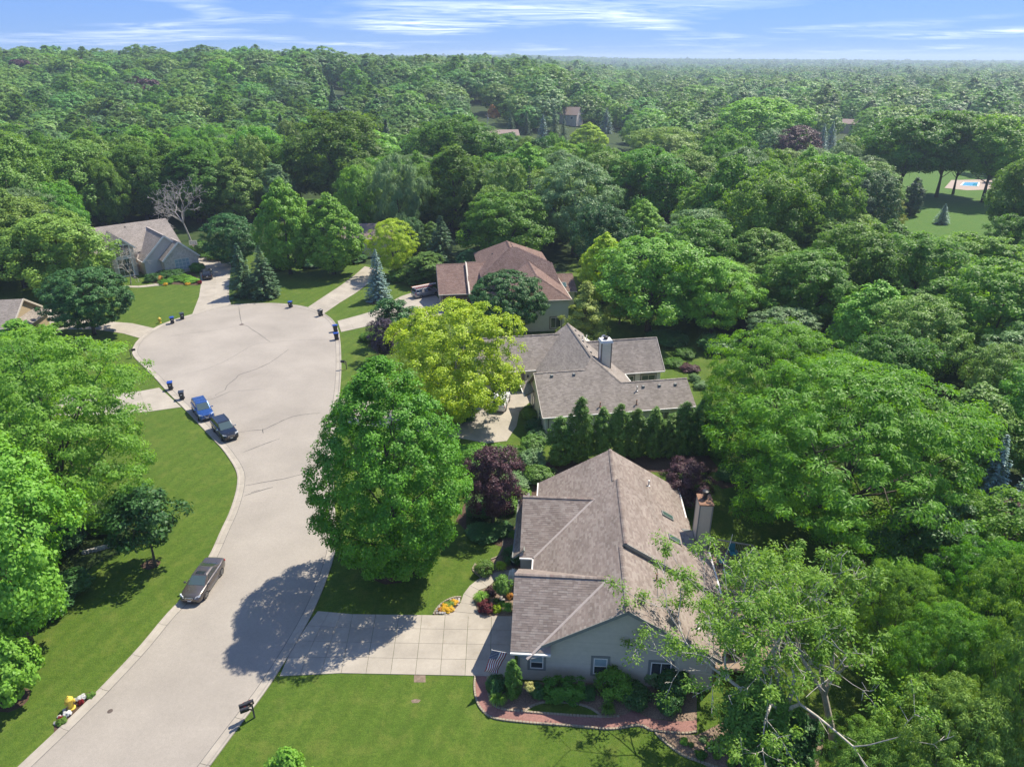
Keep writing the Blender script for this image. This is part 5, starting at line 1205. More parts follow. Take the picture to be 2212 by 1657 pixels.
for a, b in ((-1, -1), (1, -1), (1, 1), (-1, 1)): m.box((cx0+a*.62, cy0+b*.55, zc+1.1), (.14, .14, 3.88))
m.build('corner_board', M_TRIMT, ch)
m = MB(); m.box((cx0, cy0, zc+3.12), (1.6, 1.45, .3), taper=.85); m.build('cap', M_WHITE, ch)
m = MB(); m.lathe([(.26, 0), (.26, .22), (.32, .24), (.32, .36), (.05, .42)], (cx0, cy0, zc+3.27), 14); m.build('flue', M_BLACKM, ch)
m = MB(); m.lathe([(.02, -.06), (.25, -.03), (.34, .02), (.02, .0)], (0, 0, 0), 16, Matrix.Translation((11.0, RY-.2, RZ+.55)) @ Matrix.Rotation(1.1, 4, 'X')); m.bar((11.0, RY-.1, RZ-.1), (11.0, RY-.15, RZ+.55), .05); m.build('satellite_dish', M_WHITE, h.roofo)

# ---------------- red-roofed house
h = House('red_roof_house', (-12.6, 117.4), 7.0, 'large house with red-brown shingle roofs and a brick garage wing', SH_RED, M_MINT)
GY, GZ = 8.0, 6.2; gk = (GZ-3)/GY
h.plane([(0, 0, 3.0), (5.4, 0, 3.0), (5.4, GY, GZ), (-.1, GY, GZ)]); h.plane([(5.4, 14.5, 3.0), (0, 14.5, 3.0), (-.1, GY, GZ), (5.4, GY, GZ)])
h.plane([(5.3, -1.0, 3.0), (12, -1.0, 3.0), (11.0, 7.9, 6.45), (5.3, 7.9, 6.45)]); h.plane([(11, 15, 3.2), (5.3, 15, 3.2), (5.3, 7.9, 6.45), (11.0, 7.9, 6.45)])
# main two-storey mass: hipped
MR, MZ = 13.0, 9.6
h.plane([(7.4, 18.5, 5.4), (7.4, 2.0, 5.4), (MR, 5.2, MZ), (MR, 10.2, MZ)])
h.plane([(7.4, 2.0, 5.4), (20.6, -7, 4.6), (20.6, 1.0, 5.4), (MR+1.2, 5.0, MZ-.2), (MR, 5.2, MZ)])
h.plane([(20.8, 1.0, 5.3), (20.8, 18, 5.3), (MR, 10.2, MZ), (MR, 5.2, MZ)])
h.plane([(20.8, 18, 5.3), (7.4, 18.5, 5.4), (MR, 10.2, MZ)])
# cross wing towards the camera
h.plane([(11.2, -12.3, 5.3), (11.2, 2, 5.3), (15.8, 2, 8.0), (15.8, -7.6, 8.0)]); h.plane([(20.7, 2, 5.3), (20.7, -12.3, 5.3), (15.8, -7.6, 8.0), (15.8, 2, 8.0)]); h.plane([(11.2, -12.3, 5.3), (20.7, -12.3, 5.3), (15.8, -7.6, 8.0)])
h.plane([(20.4, -1.2, 3.1), (24.0, -1.2, 3.1), (24.0, 3.4, 5.0), (20.4, 3.4, 5.0)]); h.plane([(24.0, 8, 3.1), (20.4, 8, 3.1), (20.4, 3.4, 5.0), (24.0, 3.4, 5.0)])
h.finish(roof_edge=M_CREAM)
h.tabs = [[], [], []]
for a, b in (((-.1, GY, GZ), (5.4, GY, GZ)), ((5.3, 7.9, 6.45), (11, 7.9, 6.45)), ((MR, 5.2, MZ), (MR, 10.2, MZ)), ((7.4, 2, 5.4), (MR, 5.2, MZ)), ((MR, 5.2, MZ), (20.8, 1, 5.3)), ((15.8, 2, 8), (15.8, -7.6, 8)), ((15.8, -7.6, 8), (20.7, -12.3, 5.3)), ((15.8, -7.6, 8), (11.2, -12.3, 5.3)), ((20.4, 3.4, 5), (24, 3.4, 5))): h.ridge(a, b)
o = link('ridge_caps', np_mesh('ridge_caps', np.array([tuple(v) for v in h.tabs[0]]), np.array(h.tabs[1]), h.sh, np.array(h.tabs[2]), flat=True), h.roofo); o['kind'] = 'stuff'
wl = MB(); gabx(.35, 6, .4, 14.1, GY, GZ, gk); wl.build('garage_wall', M_BRRED, h.root)
wl = MB(); gabx(5.6, 11, -.6, 14.5, 7.9, 6.45, .42); wl.prism([(7.8, 2.4), (20.4, 2.4), (20.4, 17.6), (7.8, 17.6)], -.05, 5.3); wl.prism([(11.6, -11.9), (20.3, -11.9), (20.3, 3), (11.6, 3)], -.05, 5.15); wl.prism([(20.3, -.8), (23.6, -.8), (23.6, 7.5), (20.3, 7.5)], -.05, 3.0); wl.build('wall', M_MINT, h.root)
h.siding((0, -11.9, 0), X_, [(11.6, .2), (20.3, .2), (20.3, 5.1), (11.6, 5.1)], -Y_, M_MINT, .2); h.siding((20.3, 0, 0), Y_, [(-11.9, .2), (-.9, .2), (-.9, 5.1), (-11.9, 5.1)], X_, M_MINT, .2)
h.window((18.3, -11.94, 1.4), X_, -Y_, 1.7, 1.8, casing=M_TRIMT, nx=2, ny=1); h.window((14, -11.94, 3.9), X_, -Y_, 1.5, 1.3, casing=M_TRIMT, nx=2, ny=1)
for a, b in (((0, -.06, 3.0), (5.4, -.06, 3.0)), ((11.2, -12.36, 5.3), (20.7, -12.36, 5.3)), ((20.76, -12.3, 5.3), (20.76, 1, 5.3)), ((20.4, -1.26, 3.1), (24, -1.26, 3.1))): h.gutter(a, b, M_CREAM)
m = MB(); m.bar((.55, .3, 2.9), (.55, .3, .1), .1, .1); m.build('downspout', M_CREAM, h.root)
m = MB(); m.slab([(0, 0, 2.96), (-.1, GY, GZ-.04), (-.16, GY, GZ-.3), (-.06, 0, 2.7)], .06); m.slab([(0, 14.5, 2.96), (-.1, GY, GZ-.04), (-.16, GY, GZ-.3), (-.06, 14.5, 2.7)], .06); m.build('rake_board', M_CREAM, h.root)
m = MB(); m.box((.30, 4.4, 1.15), (.12, 5.2, 2.3)); d = m.build('garage_door', M_CREAM, h.root)
for j in range(4):
    m = MB(); m.box((.22, 4.4, .3+.56*j), (.04, 5.0, .5)); m.build('panel', M_CREAM, d)
# gabled entry dormer wall between the garage roof and the wing
m = MB(); m.slab([(5.28, 7.6, 6.5), (5.28, 3.2, 4.6), (5.28, -.9, 3.3), (5.28, -.9, 2.6), (5.28, 7.6, 5.9)], .12); m.build('gable_wall', M_TAUPE, h.root)
m = MB(); m.bar((5.2, 7.7, 6.55), (5.2, -.95, 3.15), .14, .22); m.build('rake_board', M_CREAM, h.root)
# dormer with pale wall on the east slope
m = MB(); m.slab([(17.0, .6, 7.3), (20.0, -.4, 5.4), (20.2, 4.0, 5.5), (18.0, 4.4, 7.5)], .1); m.build('dormer_wall', M_PALE, h.root)
m = MB(); m.slab([(16.5, .2, 7.55), (20.4, -.6, 6.2), (20.6, 4.4, 6.3), (17.0, 4.6, 7.7)], .1); m.build('dormer_roof', M_CREAM, h.root)
h.skylight((22.0, .5, 3.8), X_, Vector((0, 1, .41)), .75, 1.25)
for y in (7.0, 8.2, 9.4): h.vent((MR+.6, y, MZ-.35), None, 'slot')
h.vent((10.2, 9, 7.5), None, 'slot'); h.vent((16.2, -3, 7.7), None, 'slot')

# ---------------- brick house at left
h = House('brick_house', (-78.0, 146.5), 42.0, 'brick and siding house with steep tan gables left of the cul-de-sac', SH_TAN, M_BRTAN)
# local x along the front (to the right), y away from the street
L4 = lambda p: None
RH = 8.6
h.plane([(-9, -4.2, 4.2), (7.6, -4.2, 4.2), (7.6, 3.6, RH), (-9, 3.6, RH)]); h.plane([(7.6, 11, 4.2), (-9, 11, 4.2), (-9, 3.6, RH), (7.6, 3.6, RH)])
GA = (3.0, 7.6)      # cross gable ridge x, z
yb1 = -4.2+(GA[1]-4.2)/((RH-4.2)/7.8); yf1 = -8.6
h.plane([(-1.9, yf1, 3.0), (-1.9, -5.2, 3.0), (GA[0], yb1, GA[1]), (GA[0], yf1, GA[1])]); h.plane([(7.9, -5.2, 3.0), (7.9, yf1, 3.0), (GA[0], yf1, GA[1]), (GA[0], yb1, GA[1])])
GB = (4.9, 6.4); yf2 = -10.6
h.plane([(1.2, yf2, 3.0), (1.2, -8.4, 3.0), (GB[0], -8.2, GB[1]), (GB[0], yf2, GB[1])]); h.plane([(8.6, -6.4, 3.0), (8.6, yf2, 3.0), (GB[0], yf2, GB[1]), (GB[0], -6.4, GB[1])])
DA = (-4.6, 7.9); yd = -6.6
h.plane([(-7.0, yd, 5.7), (-7.0, -1.4, 5.7), (DA[0], 2.3, DA[1]), (DA[0], yd, DA[1])]); h.plane([(-2.2, -1.4, 5.7), (-2.2, yd, 5.7), (DA[0], yd, DA[1]), (DA[0], 2.3, DA[1])])
h.finish(roof_edge=M_WHITE)
wl = MB()
gab(-6.7, -2.5, yd+.35, -1, DA[0], lambda x: DA[1]-.25-.9*abs(x-DA[0]), DA[1]-.25); gab(1.5, 8.3, yf2+.3, -6, GB[0], lambda x: GB[1]-.22-.92*abs(x-GB[0]), GB[1]-.22)
wl.prism([(-8.7, -3.9), (7.3, -3.9), (7.3, 10.6), (-8.7, 10.6)], -.05, 4.1)
i = len(wl.v); wl.v += [(7.3, -3.9, 4.1), (7.3, 10.6, 4.1), (7.3, 3.6, RH-.25), (-8.7, -3.9, 4.1), (-8.7, 10.6, 4.1), (-8.7, 3.6, RH-.25)]; wl.f += [[i, i+1, i+2], [i+5, i+4, i+3]]; wl.m += [0, 0]
wl.build('wall', M_BRTAN, h.root)
wl = MB(); gab(-1.6, 7.6, yf1+.3, -3, GA[0], lambda x: GA[1]-.25-.94*abs(x-GA[0]), GA[1]-.25); wl.build('gable_wall', M_TAUPE, h.root)
h.siding((0, yf1+.3, 0), X_, [(-1.6, .2), (2, .2), (2, 5.3), (3.0, 7.2), (-1.6, 2.9)], -Y_, M_TAUPE, .2)
m = MB()
for (x, z), y, xa, xb, zz in ((GA, yf1, -1.9, 7.9, 3.0), (GB, yf2, 1.2, 8.6, 3.0), (DA, yd, -7.0, -2.2, 5.7)):
    for xe in (xa, xb): m.bar((x, y-.02, z-.10), (xe, y-.02, zz-.10), .10, .30)
m.build('rake_board', M_WHITE, h.root)
h.line((GA[0], yb1, GA[1]), (-1.9, -5.2, 3.0)); m = MB(); m.bar((GA[0], yb1, GA[1]+.06), (-1.9, -5.2, 3.06), .3, .06); m.bar((GA[0], yb1, GA[1]+.07), (GA[0], yf1, GA[1]+.07), .3, .06); m.bar((GB[0], -6.4, GB[1]+.07), (GB[0], yf2, GB[1]+.07), .3, .06); m.build('valley_flashing', M_FLASH, h.roofo)
h.window((5.0, yf2+.26, 1.75), X_, -Y_, 2.9, 2.3, frame=M_WHITE, nx=4, ny=3, glass=M_BLIND, name='arched_window')
m = MB(); m.v = [(5.0+1.55*math.cos(a), yf2+.22, 2.9+1.0*math.sin(a)) for a in np.linspace(0, math.pi, 14)]+[(5.0+1.55*math.cos(a), yf2+.3, 2.9+1.0*math.sin(a)) for a in np.linspace(0, math.pi, 14)]; m.f = [list(range(14))]+[[j, j+14, j+15, j+1] for j in range(13)]; m.m = [0]*14; m.build('arch_panel', M_BRTAN, h.root)
h.window((-4.6, yd+.31, 5.3), X_, -Y_, 2.6, 2.2, frame=M_WHITE, nx=3, ny=2, casing=M_WHITE); h.window((-4.6, yd+.31, 2.0), X_, -Y_, 2.6, 3.4, frame=M_WHITE, nx=3, ny=3, casing=M_WHITE)
h.gutter((-9, -4.26, 4.2), (-7.0, -4.26, 4.2)); h.gutter((8.65, yf2, 3.0), (8.65, -6.4, 3.0)); h.gutter((-1.96, yf1, 3.0), (-1.96, -5.2, 3.0)); h.gutter((-2.15, yd, 5.7), (-2.15, -1.4, 5.7))
for y in (-1.8, -3.4, -5.0): h.vent((GA[0]+.5, y, GA[1]-.4), None, 'slot')
h.vent((-1, 2.6, RH-.55), None, 'slot')

# ---------------- tan house at the left edge
h = House('tan_house', (-76.2, 105.8), 8.0, 'tan sided house with a grey-brown roof cut by the left edge', SH_GREY, M_TANS)
h.plane([(-14, -5.2, 3.0), (.2, -5.2, 3.0), (.2, 0, 6.0), (-14, 0, 6.0)]); h.plane([(.2, 5.2, 3.0), (-14, 5.2, 3.0), (-14, 0, 6.0), (.2, 0, 6.0)])
h.plane([(1.5, -3.5, 2.7), (1.5, 4.5, 2.7), (-.3, 3.4, 3.6), (-.3, -3.5, 3.6)])
h.finish(roof_edge=M_CREAM)
wl = MB(); gabx(-13.6, -.2, -4.8, 4.8, 0, 6.0, .577); wl.prism([(-.2, -2.8), (1.1, -2.8), (1.1, 3.8), (-.2, 3.8)], -.05, 2.7); wl.build('wall', M_TANS, h.root)
h.siding((-.2, 0, 0), Y_, [(-4.8, .2), (4.8, .2), (4.8, 2.9), (0, 5.6), (-4.8, 2.9)], X_, M_TANS, .2)
m = MB(); m.bar((.22, -5.2, 2.95), (.22, 0, 5.95), .10, .28); m.bar((.22, 5.2, 2.95), (.22, 0, 5.95), .10, .28); m.build('rake_board', M_CREAM, h.root)
h.gutter((-14, -5.26, 3.0), (.2, -5.26, 3.0), M_CREAM); h.gutter((1.56, -3.5, 2.7), (1.56, 4.5, 2.7), M_CREAM)
h.window((-4, -4.84, 1.5), X_, -Y_, 1.4, 1.3, casing=M_CREAM)

# ---------------- houses glimpsed far off between the trees
def far_house(x, y, ang, w_, d_, ez, rz_, sh, wall, label, win=True, z=0, Yd=None):
    p = g(x, y); p.z = terrain(p.x, p.y); h = House('distant_house', (p.x, p.y), ang, label, sh, wall, 'distant houses'); h.root.location.z = p.z
    a, b = w_/2, d_/2
    h.roof.slab([(-a-.4, -b-.4, ez), (a+.4, -b-.4, ez), (a+.4, 0, rz_), (-a-.4, 0, rz_)], .2); h.roof.slab([(a+.4, b+.4, ez), (-a-.4, b+.4, ez), (-a-.4, 0, rz_), (a+.4, 0, rz_)], .2)
    h.wall.v = []; wlx = h.wall
    i = 0; kk = (rz_-ez)/(b+.4)
    for xx in (-a, a): wlx.v += [(xx, -b, -1), (xx, -b, ez+kk*.2), (xx, 0, rz_-.22), (xx, b, ez+kk*.2), (xx, b, -1)]
    wlx.f += [[4, 3, 2, 1, 0], [5, 6, 7, 8, 9]]+[[j, (j+1) % 5, 5+(j+1) % 5, 5+j] for j in range(5)]; wlx.m += [0]*7
    h.finish(roof_edge=sh)
    for k in range(max(1, int(w_/4))): h.window((-a+2+k*4, -b-.02, ez-1.5), X_, -Y_, 1.4, 1.4, nx=1, ny=2, casing=M_WHITE)
    h.window((a+.02, 0, ez-1.2), Y_, X_, 1.2, 1.4, casing=M_BLACKM)
    return h
SOLR = plain('far_roof_brown', (.20, .15, .125), .9, noise=.15); SOLT = plain('far_roof_tan', (.27, .20, .165), .9, noise=.15)
far_house(1840, 288, -35, 12, 8, 5.2, 7.6, SOLT, plain('sand_siding', (.42, .36, .25), .7), 'tan two-storey distant house with a black-shuttered window at right')
far_house(1033, 262, -20, 12, 9, 5.6, 8.8, SOLR, M_TANS, 'distant tan house with a chimney behind the oak left of the spruces')
far_house(1228, 290, -25, 13, 10, 5, 9, SOLR, M_BRTAN, 'distant brick house beside the spruce group')
far_house(1222, 243, 10, 9, 8, 5.2, 7.2, SOLR, M_WHITE, 'small white distant house with a dark window above the spruces')
far_house(715, 190, 15, 22, 11, 4.5, 9, SOLR, M_BRTAN, 'long low house on the wooded hillside in the far left')
far_house(1040, 400, 60, 10, 9, 5.2, 8.2, SOLR, M_TAUPE, 'grey gabled house hidden behind the tall oak')
far_house(1085, 335, 10, 14, 9, 4.5, 7.4, SOLT, M_TANS, 'low roof showing in front of the five distant spruces')
far_house(1330, 425, -30, 16, 10, 4.2, 7.2, SOLT, M_WHITE, 'pale roof glimpsed through the woods in the centre')
far_house(800, 545, 10, 11, 9, 4, 6.5, SOLR, M_PALE, 'pale house half hidden behind the yellow tree')
far_house(2110, 330, -20, 14, 9, 4.5, 7.0, SOLR, M_TANS, 'low roof behind the trees past the pool')
# ------------------------------------------------------------------ vehicles
def paint(name, col, metal=.35, rough=.28):
    m, t, b = new_mat(name); b.inputs['Base Color'].default_value = (*col, 1); b.inputs['Metallic'].default_value = metal; b.inputs['Roughness'].default_value = rough; b.inputs['Coat Weight'].default_value = .7; b.inputs['Coat Roughness'].default_value = .05
    n = noise(t, 2.2, 4); t.links.new(maprange(t, n.outputs[0], .3, .7, rough-.05, rough+.09), b.inputs['Roughness']); return m
M_TYRE = plain('tyre_rubber', (.016, .016, .016), .85, noise=.2)
M_RIM = plain('alloy_rim', (.42, .42, .42), .35, .8)
M_CHROME = plain('chrome', (.65, .65, .66), .15, 1.0)
M_CGLASS = plain('car_glass', (.022, .030, .034), .05, spec=.9)
M_WSHIELD = plain('windscreen_glass', (.055, .085, .085), .06, spec=.9)
M_LAMP = plain('headlamp_lens', (.55, .57, .58), .12, .1, spec=.8)
M_TAIL = plain('tail_lens', (.35, .012, .012), .2, spec=.6)
M_PLATE = plain('number_plate', (.62, .62, .60), .5)
M_PLAST = plain('dark_plastic', (.02, .02, .021), .6)
def lerp(a, b, t): return a+(b-a)*t
def vehicle(name, label, loc, head, L_, W_, Hh, mat, style, z=.02):
    """x forward. style dict: hood/belt heights, cabin stations, extras"""
    r = empty(name, (loc.x, loc.y, z), head, label, 'car' if style.get('cat') is None else style['cat'])
    hw = W_/2; st = style; b = MB()
    # lower body: stations from rear (-L/2) to front (+L/2): (x, half width factor, bottom, shoulder z, deck z)
    S = [(-.5, .80, .34, st['tail']*.78, st['tail']*.84), (-.488, .90, .27, st['tail']*.93, st['tail']*.97), (-.44, .97, .22, st['tail']*.97, st['tail']), (-.33, 1, .20, st['belt'], st['belt']+.02), (-.1, 1, .20, st['belt'], st['belt']+.02), (.12, 1, .20, st['belt']*.985, st['belt']), (.24, .995, .20, st['hood']*.97, st['hood']+.015), (.36, .98, .20, st['hood']*.93, st['hood']*.985), (.44, .93, .22, st['hood']*.85, st['hood']*.92), (.485, .84, .26, st['hood']*.74, st['hood']*.81), (.5, .74, .32, st['hood']*.58, st['hood']*.66)]
    n = 0
    for x, f, zb_, zs_, zd in S:
        y = hw*f; ring = [(0, zb_), (y*.86, zb_), (y*.97, zb_+.10), (y, lerp(zb_, zs_, .45)), (y*.985, lerp(zb_, zs_, .82)), (y*.93, zs_), (y*.80, lerp(zs_, zd, .75)), (y*.45, zd), (0, zd+.012)]
        full_ = ring+[(-a, c_) for a, c_ in ring[-2:0:-1]]; n = len(full_)
        b.v += [(x*L_, a, c_) for a, c_ in full_]
    for i in range(len(S)-1):
        for j in range(n): b.f.append([i*n+j, i*n+(j+1) % n, (i+1)*n+(j+1) % n, (i+1)*n+j]); b.m.append(0)
    b.f.append(list(range(n))[::-1]); b.f.append([(len(S)-1)*n+j for j in range(n)]); b.m += [0, 0]
    body = b.build('body', mat, r, smooth=True)
    # cabin: rows from belt to roof
    xa, xc, xd, xb = (v*L_ for v in st['cab'])   # rear base, rear roof, front roof, windscreen base
    zb_, zr_ = st['belt'], Hh; wb, wr = hw*.93, hw*st.get('roofw', .72)
    zf_ = st['hood']+.0
    c = MB(); base = [(xa, -wb*.92, st.get('rbase', zb_)), (xb, -wb*.90, zf_), (xb, wb*.90, zf_), (xa, wb*.92, st.get('rbase', zb_))]; mid = [(lerp(xa, xc, .08), -wb, zb_-.03), (lerp(xb, xd, .22), -wb, zb_-.03), (lerp(xb, xd, .22), wb, zb_-.03), (lerp(xa, xc, .08), wb, zb_-.03)]
    rf = [(xc, -wr, zr_-.05), (xd, -wr, zr_-.04), (xd, wr, zr_-.04), (xc, wr, zr_-.05)]; rf2 = [(xc+.12, -wr*.8, zr_), (xd-.12, -wr*.8, zr_+.005), (xd-.12, wr*.8, zr_+.005), (xc+.12, wr*.8, zr_)]
    c.v = base+rf+rf2
    for k0 in (0, 4):
        for j in range(4): c.f.append([k0+j, k0+(j+1) % 4, k0+4+(j+1) % 4, k0+4+j]); c.m.append(0)
    c.f.append([8, 9, 10, 11]); c.m.append(0)
    cabin = c.build('cabin', mat, r, bevel=.05)
    def quad(name, P, mat_, par, off=.012, th=.02):
        P = [Vector(p) for p in P]; nn = (P[1]-P[0]).cross(P[2]-P[0]).normalized(); ce = sum(P, Vector())/4
        if nn.dot(ce-Vector((0, 0, zb_))) < 0: nn = -nn
        m = MB(); m.v = [tuple(p+nn*off) for p in P]+[tuple(p+nn*(off-th)) for p in P]; m.f = [[0, 1, 2, 3], [7, 6, 5, 4]]+[[j, 4+j, 4+(j+1) % 4, (j+1) % 4] for j in range(4)]; m.m = [0]*6; return m.build(name, mat_, par)
    def on(A, B, C_, D, u0, u1, v0, v1):
        A, B, C_, D = map(Vector, (A, B, C_, D)); f = lambda u, v: A.lerp(B, u).lerp(D.lerp(C_, u), v); return [f(u0, v0), f(u1, v0), f(u1, v1), f(u0, v1)]
    quad('windscreen', on(base[1], base[2], rf[2], rf[1], .05, .95, .06, .93), M_WSHIELD, r); quad('rear_window', on(base[3], base[0], rf[0], rf[3], .08, .92, .30 if st.get('tall') else .15, .92), M_CGLASS, r)
    for s in (0, 1):
        A, B, C_, D = (base[0], base[1], rf[1], rf[0]) if s == 0 else (base[3], base[2], rf[2], rf[3])
        for u0, u1, sk in st['wins']:
            quad('side_window', on(A, B, C_, D, u0, u1, .14, .88), M_CGLASS if not st.get('vanwin') or u1 > .7 else M_VANW, r)
    # wheels
    wr_ = st.get('wr', .34); 
    for x in (st['wb'][0]*L_, st['wb'][1]*L_):
        for s in (-1, 1):
            M = Matrix.Translation((x, s*(hw-.10), wr_)) @ Matrix.Rotation(s*math.pi/2, 4, 'X')
            M = Matrix.Translation((x, s*(hw-.10), wr_)) @ Matrix.Rotation(-s*math.pi/2, 4, 'X')
            m = MB(); m.lathe([(wr_*.6, -.11), (wr_*.95, -.11), (wr_, -.07), (wr_, .08), (wr_*.95, .115), (wr_*.66, .118)], (0, 0, 0), 20, M); w_ = m.build('wheel', M_TYRE, r, smooth=False)
            m = MB(); m.lathe([(wr_*.66, .10), (wr_*.66, .126), (wr_*.58, .118), (wr_*.2, .105), (.02, .115)], (0, 0, 0), 16, M)
            for k in range(5):
                a = k*2*math.pi/5; m.box((wr_*.38*math.cos(a), wr_*.38*math.sin(a), .122), (wr_*.5, .055, .02), M @ Matrix.Translation((wr_*.38*math.cos(a), wr_*.38*math.sin(a), .0)) @ Matrix.Rotation(a, 4, 'Z') @ Matrix.Translation((-wr_*.38*math.cos(a), -wr_*.38*math.sin(a), 0)))
            m.build('rim', M_RIM, w_)
            m = MB(); M2 = Matrix.Translation((x, s*(hw-.012), wr_+.01)) @ Matrix.Rotation(-s*math.pi/2, 4, 'X'); m.lathe([(wr_*1.16, -.02), (wr_*1.16, .018), (wr_*1.05, .019), (wr_*1.02, .0)], (0, 0, 0), 20, M2); m.build('wheel_arch', M_PLAST if st.get('clad') else mat, r)
    # lamps, grille, bumper, plate, mirrors, handles
    fx = L_*.5
    for s in (-1, 1):
        m = MB(); m.v = [(fx*.985, s*hw*.50, st['hood']*.72), (fx*.90, s*hw*.90, st['hood']*.80), (fx*.86, s*hw*.93, st['hood']*.92), (fx*.955, s*hw*.56, st['hood']*.85)]; V_ = m.v[:]; m.v = [(a+.03, y*1.01, z_+.012) for a, y, z_ in V_]+[(a-.1, y*.95, z_-.02) for a, y, z_ in V_]; m.f = [[0, 1, 2, 3] if s > 0 else [3, 2, 1, 0]]+[[j, 4+j, 4+(j+1) % 4, (j+1) % 4] for j in range(4)]; m.m = [0]*5; m.build('headlight', M_LAMP, r)
        m = MB(); tz = st['tail']; m.box((-L_*.478, s*hw*.80, tz*.80), (.12, hw*.30, st.get('tl', .16)), taper=.92); m.build('taillight', M_TAIL, r)
        m = MB(); m.lathe([(.02, -.10), (.085, -.05), (.10, .02), (.07, .08), (.02, .10)], (0, 0, 0), 8, Matrix.Translation((lerp(xb, xd, .30), s*(hw+.10), zb_+.06)) @ Matrix.Rotation(math.pi/2, 4, 'X')); m.bar((lerp(xb, xd, .30), s*hw*.9, zb_-.01), (lerp(xb, xd, .30), s*(hw+.06), zb_+.03), .04); m.build('mirror', st.get('mirror', mat), r)
        for hx in st.get('handles', (-.14, .06)):
            m = MB(); m.box((hx*L_, s*(hw+.005), zb_-.13), (.16, .03, .03)); m.build('door_handle', M_CHROME, r)
        m = MB(); m.box((-.02*L_, s*(hw-.0), .30), (L_*.40, .025, .05)); m.build('sill_strip', M_CHROME if st.get('chromesill') else M_PLAST, r)
        m = MB(); m.bar((xa+.15, s*(wb+.005), zb_+.01), (lerp(xb, xd, .2), s*(wb+.005), zb_), .02, .03); m.build('window_trim', M_CHROME, r)
    m = MB(); m.box((fx*.975, 0, st['hood']*.66), (.10, hw*.82, .20)); gr_ = m.build('grille', M_PLAST, r)
    m = MB()
    for P in st['badge']:
        for (y0, z0_), (y1, z1_) in zip(P, P[1:]): m.bar((fx*.999, y0*hw, st['hood']*z0_), (fx*.999, y1*hw, st['hood']*z1_), .03, .035, (1, 0, 0))
    m.build('chrome_surround', M_CHROME, gr_)
    m = MB(); m.box((fx*.985, 0, .36), (.12, hw*1.25, .12)); m.build('lower_intake', M_PLAST, r)
    m = MB(); m.box((fx+.012, 0, .45), (.02, .30, .15)); m.build('licence_plate', M_PLATE, r)
    m = MB(); m.box((-fx-.008, 0, st['tail']*.68), (.02, .30, .15)); m.build('licence_plate', M_PLATE, r)
    if st.get('sunroof'):
        m = MB(); m.box(((xd+xc)/2+.28*(xd-xc), 0, zr_+.006), (.55*abs(xd-xc)*.55, wr*1.15, .012)); m.build('sunroof', M_CGLASS, r)
    if st.get('rails'):
        for s in (-1, 1):
            m = MB(); m.tube([(xc+.05, s*wr*.93, zr_-.02), (xc+.18, s*wr*.93, zr_+.05), (xd-.25, s*wr*.93, zr_+.05), (xd-.08, s*wr*.93, zr_-.02)], .022, 6); m.build('roof_rail', M_CHROME, r)
    for x in st.get('bars', ()):
        m = MB(); m.bar((x*L_, -wr*.9, zr_+.06), (x*L_, wr*.9, zr_+.06), .05, .03); m.build('roof_bar', M_CHROME, r)
    return r
V2 = lambda a, b: math.atan2(b.y-a.y, b.x-a.x)
SED = dict(hood=.93, belt=.98, tail=1.06, cab=(-.36, -.16, .075, .235), wins=((.16, .46, 0), (.49, .80, 0)), wb=(-.285, .30), wr=.34, roofw=.70, sunroof=True, chromesill=True, badge=[[(-.34, .80), (.34, .80), (.28, .64), (0, .52), (-.28, .64), (-.34, .80)], [(-.18, .72), (.18, .72)]])
SUV = dict(hood=1.04, belt=1.10, tail=1.12, cab=(-.485, -.40, .05, .235), wins=((.05, .24, 0), (.27, .52, 0), (.55, .82, 0)), wb=(-.28, .30), wr=.37, roofw=.76, rails=True, tall=True, clad=True, badge=[[(-.36, .84), (-.18, .60), (.18, .60), (.36, .84)]])
KIA = dict(SUV, badge=[[(-.42, .76), (.42, .76), (.38, .60), (-.38, .60), (-.42, .76)]])
# parked grey sedan
a, c_ = g(481, 1241), g(449, 1289); hd = V2(a, c_); mid = (a+c_)/2; side = Vector((math.sin(hd), -math.cos(hd), 0)) # right of heading
vehicle('parked_sedan', 'grey-brown sedan parked at the near left kerb', mid-side*-.0+Vector((-.92, 0, 0)), hd, 4.85, 1.85, 1.44, paint('taupe_paint', (.115, .10, .092), .55, .3), SED)
a, c_ = g(416, 890), g(428, 909); hd = V2(a, c_); mid = (a+c_)/2
vehicle('parked_suv', 'bright blue SUV parked behind the black one at the left kerb', mid+Vector((-math.sin(hd), math.cos(hd), 0))*.95, hd, 4.65, 1.86, 1.72, paint('blue_paint', (.02, .075, .25), .4, .25), dict(SUV, bars=(-.26, -.10)))
a, c_ = g(460, 932), g(478.6, 953); hd = V2(a, c_); mid = (a+c_)/2
vehicle('parked_suv', 'black SUV with silver roof rails at the left kerb', mid+Vector((-math.sin(hd), math.cos(hd), 0))*.95, hd, 4.75, 1.89, 1.70, paint('black_paint', (.012, .016, .024), .3, .2), dict(KIA, mirror=M_CHROME))
p = g(450, 607); vehicle('parked_suv', 'black SUV seen from behind in the brick house drive', g(449, 600), V2(g(449, 612), g(449, 575)), 4.6, 1.85, 1.75, paint('gloss_black_paint', (.012, .012, .014), .3, .25), dict(SUV, rails=False), .05)
p = g(1078, 893); vehicle('parked_suv', 'white SUV half hidden under the yellow-green tree', p+Vector((.2, 2.2, 0)), V2(g(1078, 893), g(1090, 862)), 4.6, 1.85, 1.68, paint('white_paint', (.70, .70, .69), 0, .3), dict(SUV, rails=False), .05)
M_VANW = plain('tinted_blue_glass', (.07, .11, .16), .15, spec=.7)
